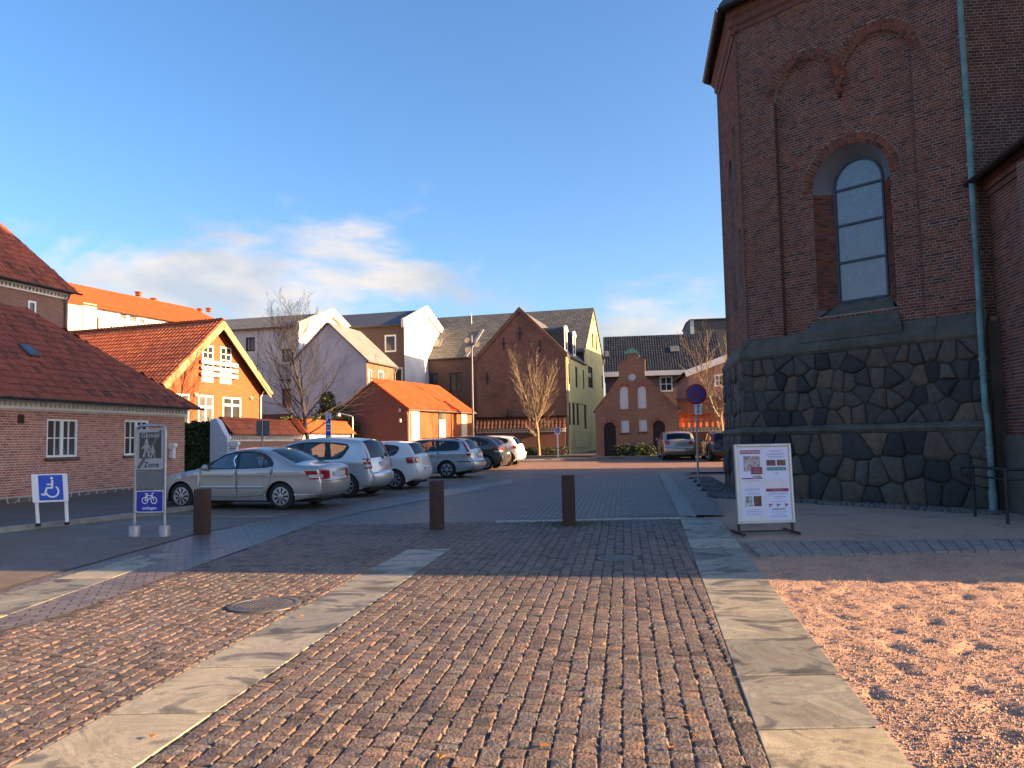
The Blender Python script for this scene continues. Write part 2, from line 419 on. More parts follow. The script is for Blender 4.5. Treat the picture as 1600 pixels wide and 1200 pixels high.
def mk_gneiss():
    m, t, b = nodes('swirled_gneiss')
    g = t.nodes.new('ShaderNodeNewGeometry')
    oi = t.nodes.new('ShaderNodeObjectInfo')
    add = t.nodes.new('ShaderNodeVectorMath'); add.operation = 'ADD'
    sc_ = t.nodes.new('ShaderNodeVectorMath'); sc_.operation = 'SCALE'; sc_.inputs[0].default_value = (7, 3, 5)
    t.links.new(oi.outputs['Random'], sc_.inputs['Scale'])
    t.links.new(g.outputs['Position'], add.inputs[0]); t.links.new(sc_.outputs[0], add.inputs[1])
    rotn = t.nodes.new('ShaderNodeMapping'); rotn.inputs['Scale'].default_value = (1.0, 1.3, 1); rotn.inputs['Rotation'].default_value = (0, 0, R(25))
    t.links.new(add.outputs[0], rotn.inputs[0])
    n = t.nodes.new('ShaderNodeTexNoise'); n.inputs['Scale'].default_value = 1.1; n.inputs['Detail'].default_value = 9
    n.inputs['Roughness'].default_value = 0.6; n.inputs['Distortion'].default_value = 2.3
    t.links.new(rotn.outputs[0], n.inputs['Vector'])
    cc_ = ramp(t, n.outputs['Fac'], [(0.32, (0.08, 0.076, 0.068)), (0.43, (0.17, 0.162, 0.14)), (0.50, (0.37, 0.34, 0.265)), (0.57, (0.27, 0.255, 0.205)), (0.66, (0.45, 0.41, 0.315)), (0.78, (0.30, 0.28, 0.225))])
    tone = ramp(t, oi.outputs['Random'], [(0, (0.58, 0.62, 0.66)), (0.35, (0.85, 0.86, 0.86)), (0.6, (1, 0.99, 0.95)), (1, (1.25, 1.16, 0.98))])
    cc_ = mix(t, 1.0, cc_, tone, 'MULTIPLY')
    sp_ = ramp(t, noise(t, 140, 3, g.outputs['Position']), [(0.35, (0.55, 0.55, 0.55)), (0.65, (1.25, 1.25, 1.25))])
    st_ = ramp(t, noise(t, 2.2, 6, g.outputs['Position']), [(0.5, (1, 1, 1)), (0.75, (0.62, 0.60, 0.56))])
    cc_ = mix(t, 0.6, cc_, sp_, 'MULTIPLY'); cc_ = mix(t, 0.8, cc_, st_, 'MULTIPLY')
    t.links.new(cc_, b.inputs['Base Color']); b.inputs['Roughness'].default_value = 0.6
    bump(t, b, noise(t, 60, 5, g.outputs['Position']), 0.25, 0.006)
    return m
m_gneiss = mk_gneiss()
m_kerb = M('granite_kerb', (0.26, 0.255, 0.24), (0.19, 0.185, 0.175), 8, 0.75, bmp=0.4, bsc=80, bd=0.008)
m_pavers = Mbrick('grey_clay_pavers', (0.125, 0.105, 0.096), (0.20, 0.165, 0.145), (0.03, 0.026, 0.023), 0.22, 0.11, 0.010, bmp=0.9, rough=0.42, rot=R(-22), st=0.35, spec=0.55)
m_road = Mbrick('road_setts', (0.15, 0.108, 0.09), (0.22, 0.15, 0.115), (0.045, 0.038, 0.033), 0.135, 0.115, 0.013, bmp=0.8, rough=0.55, rot=R(8 + 90), st=0.5, spec=0.5, bd=0.012)
m_roadfar = Mbrick('red_clay_road', (0.26, 0.145, 0.105), (0.32, 0.19, 0.14), (0.10, 0.07, 0.055), 0.22, 0.11, 0.01, bmp=0.5, rough=0.7, rot=R(8), st=0.25)

sheet('ground', [(-900, -300), (900, -300), (900, 1500), (-900, 1500)], -0.03, m_earth)
LE0, LE1 = G(18, 1195, .03), G(635, 858, .03)          # left slab band, both edges
RE0, RE1 = G(205, 1200, .03), G(705, 856, .03)
KE0, KE1 = G(1205, 1200, .03), G(1061.5, 807, .03)     # right slab band, both edges
QE0, QE1 = G(1430, 1200, .03), G(1122, 807, .03)
def atY(a, b, y):
    t = (y - a.y) / (b.y - a.y); return a.x + (b.x - a.x) * t
cobble_base = sheet('cobbled_paving', [(-14, -4), (atY(KE0, KE1, -4) + .3, -4), (KE1.x + .3, KE1.y), (KE1.x + .1, 16.3), (-12, 16.3)], 0.017, m_joint)
YTOP = G(900, 813, .03).y                            # row of kerbstones behind the bollards
strip_lo = [G(x, y, .03) for x, y in ((0, 985), (100, 960), (259, 901), (500, 815), (560, 800))]
strip_up = [G(x, y, .03) for x, y in ((0, 925), (47, 909), (312, 834), (500, 795), (560, 785))]
# smooth clay-paver strip that leads in from the car park
sp = [(-9.5, 6.6), (-7.4, 6.9)] + [(p.x, p.y) for p in strip_lo] + [(G(800, 757).x, G(800, 757).y), (G(800, 750).x, G(800, 750).y)] + [(p.x, p.y) for p in strip_up[::-1]] + [(-9.5, 7.3)]
pstrip = sheet('paver_path', sp, 0.027, m_pavers)
# road beyond the bollards, and the sunlit stretch of clay pavers at the far end
sheet('road', [(-5.2, YTOP + .08), (3.3, YTOP + .08), (G(1029, 743.6).x, G(1029, 743.6).y), (9.5, 33), (14, 36), (14, 60), (-12, 60), (-12, 30), (-9, 18.5), (-7.5, 16.2)], 0.018, m_road)
sheet('far_road', [(-4.2, 33.2), (G(1043, 743.6).x + .5, 30.6), (30, 29), (30, 46), (-4.2, 44)], 0.023, m_roadfar)
sheet('parking_area', [(-30, 8.4), (-7.4, 8.0)] + [(p.x - .12, p.y - .05) for p in strip_up] + [(-2.6, 24), (0.2, 37.5), (-1, 44), (-12, 44), (-13, 30), (-30, 20)], 0.022, m_asphalt)
# pavement along the brick house, one raised slab with a granite kerb of single stones
kerbL = [V((-16, 9.0, 0)), V((-11.4, 12.6, 0)), G(0, 835), G(120, 821), G(222, 809), G(290, 800), V((-7.3, 20.5, 0)), V((-8.2, 24.5, 0)), V((-9.4, 31, 0))]
mb = MB()
top = [(p.x - .11, p.y + .05) for p in kerbL] + [(-11.5, 31), (-14.9, 19.5), (-20, 12)]
mb.prism([(x, y, gz(y) - 0.05) for x, y in top], (0, 0, 0.155))
m_sidewalk = M('pavement_asphalt', (0.125, 0.10, 0.085), (0.09, 0.073, 0.063), 1.2, 0.8, bmp=0.4, bsc=140, bd=0.006)
side = mb.build('pavement', m_sidewalk); tag(side, kind='structure')
def kerb_row(pts, name, parent, w=0.13, h0=-0.05, h1=0.125, ln=0.95, mat=None):
    k = 0
    for a, b in zip(pts[:-1], pts[1:]):
        a, b = V((a[0], a[1], 0)), V((b[0], b[1], 0)); L = (b - a).length; n = max(1, round(L / ln)); d = (b - a) / n
        nn = V((-d.y, d.x, 0)).normalized() * w
        for i in range(n):
            p = a + d * i + d * 0.006; q = a + d * (i + 1) - d * 0.006
            hh = rnd.uniform(-.004, .004)
            mb = MB(); f = Fr((p.x, p.y, gz(p.y)), q - p + V((0, 0, gz(q.y) - gz(p.y))), nn, n=(0, 0, 1))
            mb.bbox(f, 0, (q - p).length, 0, w, h0, h1 + hh, 0.012)
            mb.build(name, mat or m_kerb, parent); k += 1
kerb_row(kerbL, 'kerb_stone', side)
# slab bands: every slab is a stone of its own
def slab(name, quad, mat, parent, th=0.05, b=0.006, lift=0.0):
    mb = MB(); c = sum((V(q) for q in quad), V((0, 0, 0))) / 4
    tops = [V(q) + V((0, 0, lift)) for q in quad]
    ins = [p + (c - p).normalized() * b * 1.6 for p in tops]
    low = [p - V((0, 0, b)) for p in tops]; bot = [p - V((0, 0, th)) for p in tops]
    mb.add(ins + low + bot, [(0, 1, 2, 3)] + [(4 + i, 4 + (i + 1) % 4, (i + 1) % 4, i) for i in range(4)] + [(8 + i, 8 + (i + 1) % 4, 4 + (i + 1) % 4, 4 + i) for i in range(4)])
    return mb.build(name, mat, parent)
def band(name, a0, a1, b0, b1, ys, label, dl=-.006):
    root = tag(bpy.data.objects.new(name, None), kind='structure'); col.objects.link(root)
    for y0, y1 in zip(ys[:-1], ys[1:]):
        g = 0.013
        q = [(atY(a0, a1, y0 + g), y0 + g), (atY(b0, b1, y0 + g), y0 + g), (atY(b0, b1, y1 - g), y1 - g), (atY(a0, a1, y1 - g), y1 - g)]
        slab('stone_slab', [(x, y, gz(y) + .03) for x, y in q], m_gneiss, root, lift=dl + rnd.uniform(-.002, .002))
    return root
yl = [RE1.y - 0.97 * i for i in range(12)][::-1]
band('slab_band', LE0, LE1, RE0, RE1, yl, '')
yr = [QE1.y - 0.97 * i for i in range(15)][::-1]
band('slab_band', KE0, KE1, QE0, QE1, yr, '')
# the short slab row inside the paver path
s0, s1, t0, t1 = G(0, 930, .03), G(222, 866, .03), G(0, 965, .03), G(268, 870, .03)
band('slab_band', s0, s1, t0, t1, [s1.y - .97 * i for i in range(6)][::-1], '', .002)
# setts
pu = (RE1 - RE0); pu.z = 0; pu.normalize(); pv = V((pu.y, -pu.x, 0))
region = [(KE0.x + (KE0.x - KE1.x) * .19 + .06, 2.0), (KE1.x + .06, KE1.y), (KE1.x + .03, YTOP - .05), (-3.9, YTOP - .05), (-4.0, 16.0)] + [(p.x + .02, p.y - .03) for p in strip_lo[:4][::-1]] + [(-7.4, 6.8), (-9.4, 6.5), (-5.5, 2.0)]
mh = [(G(965, 875), 0.30), (G(413, 948), 0.39)]
EDGES = [(LE0, LE1), (RE0, RE1), (KE0, KE1)]
def cross(p, e):
    """signed distance along pv from p to an edge line"""
    d = V((e[1].x - e[0].x, e[1].y - e[0].y, 0)); w = V((e[0].x - p.x, e[0].y - p.y, 0))
    return (w.x * d.y - w.y * d.x) / (pv.x * d.y - pv.y * d.x)
def sett_span(p, hw=.059):
    """width of sett that fits at p, cut along the slab bands"""
    if not inpoly(p.x, p.y, region): return None
    lo, hi = -hw, hw
    k = cross(p, EDGES[2]) - .006
    if k < hi: hi = k
    if p.y < RE1.y + .02:
        l, r_ = cross(p, EDGES[0]), cross(p, EDGES[1])
        if l > 0: hi = min(hi, l - .006)
        elif r_ < 0: lo = max(lo, r_ + .006)
        else:
            # centre lies on the band: keep what sticks out at either side
            if -l < hw + .0 and -l < r_: hi = min(hi, l - .006)
            elif r_ < hw: lo = max(lo, r_ + .006)
            else: return None
    for c, r in mh:
        if (p.x - c.x) ** 2 + (p.y - c.y) ** 2 < (r + .045) ** 2: return None
    return (lo, hi) if hi - lo > .028 else None
def sett_geo(k, hx, hy):
    r = random.Random(k)
    j = lambda s=.006: r.uniform(-s, s)
    h = .028; b = .009
    base = [(-hx, -hy), (hx, -hy), (hx, hy), (-hx, hy)]
    v = [(x + j(), y + j(), -.03) for x, y in base]
    v += [(x + (j() if i % 2 else j()), y + j(), h - .009 + j(.003)) for i, (x, y) in enumerate(base)]
    v += [(x * (1 - b / hx) + j(.004), y * (1 - b / hy) + j(.004), h + j(.005)) for x, y in base]
    v += [(j(.01), j(.01), h + .004 + j(.003))]
    f = []
    for i in range(4):
        q = (i + 1) % 4; f += [(i, q, 4 + q, 4 + i), (4 + i, 4 + q, 8 + q, 8 + i), (8 + i, 8 + q, 12)]
    return v, f
protos = []
for k in range(10):
    v, f = sett_geo(100 + k, .059, .054)
    protos.append((v, f))
setts = []
lanes = int(13 / .126)
for i in range(-72, 40):
    a = i * .126; t = 1.5 + rnd.random() * .1
    while t < 17:
        ln = rnd.choice((.098, .108, .116, .122, .13))
        p = pu * (t + ln / 2) + pv * (a + rnd.uniform(-.006, .006)); t += ln
        sp_ = sett_span(p)
        if sp_:
            c_ = p + pv * (sp_[0] + sp_[1]) / 2; setts.append((c_.x, c_.y, ln, (sp_[1] - sp_[0]) / .118))
setts.sort(key=lambda s: s[0] ** 2 + s[1] ** 2)
def in_view(x, y, z=0):
    q = V((x, y, gz(y) + z)) - CAMP; d = q.dot(fw)
    return d > .1 and abs(q.dot(crt) / d) < .66 and abs(q.dot(cup) / d) < .50
mesh_protos = []
for v, f in protos:
    mb = MB(); mb.add(v, f); o = mb.build('sett', m_sett); mesh_protos.append(o.data); bpy.data.objects.remove(o)
nind = 0; big = MB()
yaw = math.atan2(pu.y, pu.x) - math.pi / 2
for x, y, ln, wk in setts:
    k = rnd.randrange(10)
    m4 = Matrix.Translation((x, y, gz(y) + rnd.uniform(-.004, .003))) @ Matrix.Rotation(yaw + rnd.uniform(-.05, .05), 4, 'Z') @ Matrix.Rotation(rnd.uniform(-.032, .032), 4, 'X') @ Matrix.Rotation(rnd.uniform(-.032, .032), 4, 'Y') @ Matrix.Diagonal((wk * rnd.uniform(.96, 1.0) if wk < .99 else rnd.uniform(.95, 1.03), (ln - .007) / .108, 1, 1))
    if nind < 300 and in_view(x, y):
        inst(mesh_protos[k], 'sett', cobble_base, m4); nind += 1
    else:
        v, f = protos[k]; big.add([m4 @ V(q) for q in v], f)
tag(big.build('setts', m_sett, cobble_base), kind='stuff')
# kerbstones in a row behind the bollards
kerb_row([(G(775, 812).x, YTOP - .04), (KE1.x - .03, YTOP - .04)], 'kerb_stone', cobble_base, w=.13, h1=.045, ln=.8, mat=M('pale_kerb', (.42, .39, .34), (.33, .30, .26), 8, .75))
# manhole covers
def manhole(c, r, label):
    t = thing('manhole_cover', label, 'manhole cover', (c.x, c.y, gz(c.y)), 'iron covers in the cobbles')
    mb = MB(); mb.lathe([(r, -.03), (r, .026), (r - .012, .031), (r - .06, .031), (r - .065, .022)], 40, (c.x, c.y, gz(c.y)))
    mb.build('rim', m_iron, t, 40)
    mb = MB(); mb.lathe([(r - .07, -.02), (r - .07, .024), (r - .08, .029), (0.02, .030), (0.0, .030)], 40, (c.x, c.y, gz(c.y)))
    f = Fr((c.x, c.y, gz(c.y) + .029), pv, pu, n=(0, 0, 1))
    n = int((r - .1) / .055)
    for i in range(-n, n + 1):
        for j in range(-n, n + 1):
            if (i * i + j * j) * .055 ** 2 < (r - .1) ** 2: mb.bbox(f, i * .055 - .02, i * .055 + .02, j * .055 - .02, j * .055 + .02, -.002, .006, .004)
    mb.build('cover', m_iron, t)
m_iron = M('cast_iron', (0.15, 0.14, 0.13), (0.10, 0.092, 0.085), 12, 0.5, 0.5, bmp=0.3, bsc=90)
manhole(mh[0][0], .28, 'small round iron manhole cover in the cobbles beside the wide slab band')
manhole(mh[1][0], .37, 'large ringed iron manhole cover touching the slab band that ends in the cobbles')
# granite kerb and pavement on the church side, dropped where it meets the slabs
kp = [G(1061.5, 807), G(1029, 743.6)]; kq = [G(1088, 807), G(1043, 743.6)]
n = 13
kerbR = tag(bpy.data.objects.new('church_kerb', None), kind='structure'); col.objects.link(kerbR)
for i in range(n):
    k0, k1 = i / n + .001, (i + 1) / n - .001
    h0, h1 = (.03 + .07 * min(1, k * 7) for k in (k0, k1))
    q = [kp[0].lerp(kp[1], k0) + V((0, 0, h0)), kq[0].lerp(kq[1], k0) + V((0, 0, h0)), kq[0].lerp(kq[1], k1) + V((0, 0, h1)), kp[0].lerp(kp[1], k1) + V((0, 0, h1))]
    slab('kerb_stone', q, m_kerb, kerbR, th=.15, b=.012)
k2 = [G(1122, 807), G(1056, 743.6)]
mb = MB()
for i in range(8):
    k0, k1 = i / 8, (i + 1) / 8
    h0, h1 = (.025 + .068 * min(1, k * 7) for k in (k0, k1))
    mb.poly([kq[0].lerp(kq[1], k0) + V((.005, 0, h0)), k2[0].lerp(k2[1], k0) + V((.1, 0, h0)), k2[0].lerp(k2[1], k1) + V((.6, 0, h1)) if i == 7 else k2[0].lerp(k2[1], k1) + V((.1 + .5 * (k1), 0, h1)), kq[0].lerp(kq[1], k1) + V((.005, 0, h1))])
m_conc = Mbrick('concrete_pavers', (0.14, 0.122, 0.108), (0.18, 0.155, 0.138), (0.05, 0.048, 0.045), .3, .3, .01, bmp=.4, rough=.6, rot=R(-8), st=.4)
tag(mb.build('church_pavement', m_conc), kind='structure')
sheet('road_patch', [(p_.x, p_.y) for p_ in (G(966, 808), G(1058, 808), G(1038, 766), G(982, 766))], 0.024, m_conc)
# gravel yard: coarse sheet, a fine uneven sheet near by, loose pebbles on top
sheet('gravel_yard', [(1.0, -4), (60, -4), (60, 30), (6.4, 29), (4.2, 17.5), (3.75, 15.7)], -0.014, m_gravel_ground)
mb = MB(); st = .042; x0, y0 = 1.7, 2.6; nx, ny = 150, 200
def gh(x, y):
    p = V((x * 2.1, y * 2.1, 0)); a = mnoise.noise(p) * .5 + mnoise.noise(p * 2.7) * .5
    q = V((x * 9, y * 9, 3)); b = mnoise.noise(q)
    hole = max(0, mnoise.noise(V((x * 4.6, y * 4.6, 9))) - .08) * .055
    c = mnoise.noise(V((x * 21, y * 21, 7)))
    e = min(1, (x - atY(QE0, QE1, y)) / .12); e2 = min(1, (8.0 - x) / .8, (11.0 - y) / .8)
    return -.012 + (.034 + (a * .010 + b * .008 + c * .004 - hole) * max(0, e)) * max(0, e2)
idx = {}
for j in range(ny):
    for i in range(nx):
        x = x0 + i * st; y = y0 + j * st
        if x > atY(QE0, QE1, y) - .05:
            idx[i, j] = len(mb.v); mb.v.append((x, y, gz(y) + gh(x, y)))
for j in range(ny - 1):
    for i in range(nx - 1):
        if all(k in idx for k in ((i, j), (i + 1, j), (i + 1, j + 1), (i, j + 1))):
            mb.f.append((idx[i, j], idx[i + 1, j], idx[i + 1, j + 1], idx[i, j + 1])); mb.m.append(0)
tag(mb.build('gravel_surface', m_gravel_ground, smooth=60), kind='structure')
mb = MB()
for i in range(34000):
    y = 2.8 + 8 * rnd.random() ** 1.6; x = rnd.uniform(atY(QE0, QE1, y) + .02, min(7.8, y * .70 + .3))
    r = rnd.uniform(.004, .009) if rnd.random() < .9 else rnd.uniform(.009, .016); z = gz(y) + gh(x, y) + r * .3; a = rnd.random() * 6.28; c, s = math.cos(a) * r, math.sin(a) * r
    mb.add([(x + c, y + s, z), (x - s, y + c, z), (x - c * .8, y - s * .8, z), (x + s * 1.2, y - c * 1.2, z), (x, y, z + r * .8)], [(0, 1, 4), (1, 2, 4), (2, 3, 4), (3, 0, 4)])
tag(mb.build('loose_gravel', m_gravel), kind='stuff', label='loose pink gravel over the church yard')
# row of grey paving slabs across the gravel
a0, a1, b0, b1 = G(1178, 868, .03), G(1640, 858, .03), G(1163, 846, .03), G(1640, 840, .03)
prow = tag(bpy.data.objects.new('paving_row', None), kind='structure'); col.objects.link(prow)
n = 22
m_pav2 = M('grey_concrete', (0.27, 0.235, 0.20), (0.20, 0.175, 0.15), 5, 0.8, bmp=.4, bsc=90, bd=.008, dirt=(.09, .075, .065), dsc=1.5)
for i in range(n):
    k0, k1 = i / n + .0015, (i + 1) / n - .0015
    e0, e1 = min(1, k0 + .02), min(1, k1 + .02)
    slab('paving_slab', [a0.lerp(a1, e0), a0.lerp(a1, e1), b0.lerp(b1, k1), b0.lerp(b1, k0)], m_pav2, prow, lift=rnd.uniform(-.004, .004))

# fallen leaves on the setts
m_leaf = Meach('fallen_leaf', [(0, (.30, .10, .03)), (.5, (.42, .2, .05)), (1, (.2, .09, .04))], bmp=0)
for px, py in ((572, 895), (688, 1183), (205, 1018), (380, 1008), (470, 962), (618, 1060), (930, 1065), (1020, 1130), (760, 1090), (1075, 1120), (850, 1165), (1050, 1170), (1085, 1150), (240, 1150), (840, 985)):
    p = G(px, py, .04); r = rnd.uniform(.018, .034); a = rnd.random() * 6.28
    mb = MB(); pts = []
    for i in range(7):
        an = a + i * 2 * math.pi / 7; rr = r * (1 if i % 2 else .62)
        pts.append(p + V((math.cos(an) * rr, math.sin(an) * rr, rnd.uniform(0, .012))))
    mb.prism(pts, (0, 0, .0015)); o = mb.build('fallen_leaf', m_leaf, loc=p)
    tag(o, 'small dry orange leaf lying on the paving', 'leaf', 'fallen leaves on the paving')
# ------------------------------------------------------------------ wall, roof and window builders
def brick_rows(fr, u0, u1, z0, z1, gaps, off, bw=.226, bh=.053, j=.014, proud=.008, view=None):
    """list of brick boxes (u0,u1,v0,v1) in cross-like bond, cut round the openings given by gaps(z)"""
    out = []; row = 0; z = z0
    while z + bh <= z1 + .01:
        zm = z + bh / 2; hdr = row % 2
        w = bw / 2 - j / 2 if hdr else bw
        u = u0 - (w * .5 if (row // 2) % 2 or hdr else 0)
        cuts = gaps(zm)
        spans = [(u0, u1)]
        for c0, c1 in cuts:
            ns = []
            for a, b in spans:
                if c1 <= a or c0 >= b: ns.append((a, b))
                else:
                    if c0 > a: ns.append((a, c0))
                    if c1 < b: ns.append((c1, b))
            spans = ns
        while u < u1:
            e = u + w
            for a, b in spans:
                s0, s1 = max(u, a + .003), min(e, b - .003)
                if s1 - s0 > .012: out.append((s0, s1, z, z + bh))
            u = e + j
            if not hdr and (row % 4) == 0 and False: pass
            w = bw if not hdr else bw / 2 - j / 2
            if not hdr and rnd.random() < .28: w = bw / 2 - j / 2
            if hdr and rnd.random() < .28: w = bw
        z += bh + j; row += 1
    return out
def lay_bricks(fr, rows, off, mat, parent, limit, name='brick', proud=.0055, stuffname='bricks', prefer=None):
    """the bricks that show largest are single objects, the rest one mesh"""
    def key(b):
        p = fr.p((b[0] + b[1]) / 2, (b[2] + b[3]) / 2, off)
        vis = 0 if in_view(p.x, p.y, p.z - gz(p.y)) else 1000
        return vis + (p - CAMP).length - (b[1] - b[0]) * 20
    rows = sorted(rows, key=key) if limit else rows
    rest = MB()
    for i, (a, b, c, d) in enumerate(rows):
        pr = proud + rnd.uniform(-.003, .003); t = off + rnd.uniform(-.001, .001)
        if i < limit:
            mb = MB(); o_ = fr.p((a + b) / 2, (c + d) / 2, off)
            mb.bbox(fr, a, b, c, d, t - .01, t + pr, .005); mb.build(name, mat, parent)
        else: rest.bbox(fr, a, b, c, d, t - .01, t + pr, .004)
    if rest.f: tag(rest.build(stuffname, mat, parent), kind='stuff')
def voussoirs(mb, fr, cu, cz, r0, r1, off, proud, a0=0, a1=math.pi, w=.072, j=.012):
    n = max(4, int((a1 - a0) * r0 / (w + j)))
    for i in range(n):
        b0 = a0 + (a1 - a0) * (i + .06) / n; b1 = a0 + (a1 - a0) * (i + .90) / n
        q = [(cu + r * math.cos(b), cz + r * math.sin(b)) for r, b in ((r0, b0), (r1, b0), (r1, b1), (r0, b1))]
        mb.prism([fr.p(x, y, off - .01) for x, y in q], fr.n * (.01 + proud + rnd.uniform(-.003, .003)))
def voronoi(u0, u1, v0, v1, n, seed, relax=2, asp=1.0):
    r = random.Random(seed)
    P = []; rows_ = max(2, round(math.sqrt(n * (v1 - v0) / (u1 - u0)))); v = v0
    for k in range(rows_):
        m_ = max(2, round(n / rows_ * r.uniform(.75, 1.25))); h = (v1 - v0) / rows_
        for i in range(m_): P.append((u0 + (u1 - u0) * (i + .5 + r.uniform(-.34, .34)) / m_, v0 + h * (k + .5 + r.uniform(-.27, .27))))
    def cells():
        out = []
        for i, (x, y) in enumerate(P):
            C = [(u0, v0), (u1, v0), (u1, v1), (u0, v1)]
            for k, (a, b) in enumerate(P):
                if k == i or not C: continue
                mx, my, dx, dy = (x + a) / 2, (y + b) / 2, (a - x), (b - y)
                N = []
                for q in range(len(C)):
                    p, s = C[q], C[(q + 1) % len(C)]
                    dp = (p[0] - mx) * dx + (p[1] - my) * dy * asp; ds = (s[0] - mx) * dx + (s[1] - my) * dy * asp
                    if dp <= 0: N.append(p)
                    if (dp < 0 < ds) or (ds < 0 < dp):
                        t = dp / (dp - ds); N.append((p[0] + (s[0] - p[0]) * t, p[1] + (s[1] - p[1]) * t))
                C = N
            if len(C) > 2: out.append(C)
        return out
    for _ in range(relax):
        P = [(sum(p[0] for p in C) / len(C) + r.uniform(-.04, .04), sum(p[1] for p in C) / len(C) + r.uniform(-.04, .04)) for C in cells()]
    return cells()
def boulders(fr, cells, off, mat, parent, depth=.085, gap=.005, name='stone'):
    for C in cells:
        cx = sum(p[0] for p in C) / len(C); cy = sum(p[1] for p in C) / len(C)
        sz = max(max(abs(p[0] - cx), abs(p[1] - cy)) for p in C)
        if sz < .06: continue
        # refine the outline a little so the stones are not straight-edged
        Q = []
        for i in range(len(C)):
            a, b = C[i], C[(i + 1) % len(C)]
            Q.append(a)
            if math.hypot(a[0] - b[0], a[1] - b[1]) > .12:
                Q.append(((a[0] + b[0]) / 2 + rnd.uniform(-.012, .012), (a[1] + b[1]) / 2 + rnd.uniform(-.012, .012)))
        # round the corners
        Z = []
        for i in range(len(Q)):
            a, b, c = Q[i - 1], Q[i], Q[(i + 1) % len(Q)]
            Z.append((b[0] * .86 + a[0] * .07 + c[0] * .07, b[1] * .86 + a[1] * .07 + c[1] * .07))
        def ring(g, h):
            o = []
            for x, y in Z:
                d = math.hypot(x - cx, y - cy) or 1; k = max(.1, 1 - g / d)
                o.append(fr.p(cx + (x - cx) * k, cy + (y - cy) * k, off + h + (rnd.uniform(-.006, .006) if h > .02 else 0)))
            return o
        dp = depth * rnd.uniform(.35, 1.15); n = len(Z)
        vs = ring(gap, -.02) + ring(gap, dp * .45) + ring(gap + .025, dp * .85) + ring(gap + .35 * sz, dp * 1.05) + [fr.p(cx, cy, off + dp * 1.1)]
        fs = []
        for k in range(3):
            for i in range(n): q = (i + 1) % n; fs.append((k * n + i, k * n + q, (k + 1) * n + q, (k + 1) * n + i))
        fs += [(3 * n + i, 3 * n + (i + 1) % n, 4 * n) for i in range(n)]
        mb = MB(); mb.add(vs, fs); mb.build(name, mat, parent, 50)
def window(parent, fr, rect, cols=2, rows=2, off=-.1, fw_=.06, mw_=.03, mat=None, pane=None, each_pane=False, outline=None, sill=None, name='window', mull=None):
    """frame with glazing bars (part), panes (sub-parts), optional sill (sub-part)"""
    u0, u1, v0, v1 = rect; mat = mat or m_white; pane = pane or m_pane
    mb = MB()
    mb.fbox(fr, u0, u0 + fw_, v0, v1, off - .03, off + .035); mb.fbox(fr, u1 - fw_, u1, v0, v1, off - .03, off + .035)
    mb.fbox(fr, u0 + fw_, u1 - fw_, v0, v0 + fw_, off - .03, off + .033); mb.fbox(fr, u0 + fw_, u1 - fw_, v1 - fw_, v1, off - .03, off + .033)
    iu0, iu1, iv0, iv1 = u0 + fw_, u1 - fw_, v0 + fw_, v1 - fw_
    for i in range(1, cols):
        u = iu0 + (iu1 - iu0) * i / cols; w = mull if (mull and i == cols // 2 and cols % 2 == 0) else mw_
        mb.fbox(fr, u - w / 2, u + w / 2, iv0, iv1, off - .02, off + .028)
    for k in range(1, rows):
        v = iv0 + (iv1 - iv0) * k / rows; mb.fbox(fr, iu0, iu1, v - mw_ / 2, v + mw_ / 2, off - .018, off + .024)
    w = mb.build(name, mat, parent)
    if each_pane:
        for i in range(cols):
            for k in range(rows):
                a = iu0 + (iu1 - iu0) * i / cols; b = iu0 + (iu1 - iu0) * (i + 1) / cols; c = iv0 + (iv1 - iv0) * k / rows; d = iv0 + (iv1 - iv0) * (k + 1) / rows
                mb = MB(); mb.fbox(fr, a, b, c, d, off - .014 + rnd.uniform(-.001, .001), off - .008); mb.build('pane', pane, w)
    else:
        mb = MB(); mb.fbox(fr, iu0, iu1, iv0, iv1, off - .014, off - .006); mb.build('pane', pane, w)
    if sill:
        mb = MB(); mb.bbox(fr, u0 - .06, u1 + .06, v0 - .09, v0 - .005, off - .03, .07, .01); mb.build('sill', sill, w)
    return w
def tile_geo(w, l, rise=.03, lift=.022):
    """one pantile: S-section, lower edge lifted over the tile below. local x across, y up the slope, z out"""
    xs = [0, .18, .36, .55, .78, 1.0]; zs = [.0, .75, 1.0, .55, .05, .0]
    v = []
    for y, z0 in ((0, lift), (l * 1.1, 0)):
        v += [((x - .5) * w * 1.08, y, z0 + z * rise) for x, z in zip(xs, zs)]
    v += [((x - .5) * w * 1.08, 0, lift + z * rise - .018) for x, z in zip(xs, zs)]
    f = [(i, i + 1, 6 + i + 1, 6 + i) for i in range(5)] + [(12 + i, 12 + i + 1, i + 1, i) for i in range(5)]
    return v, f
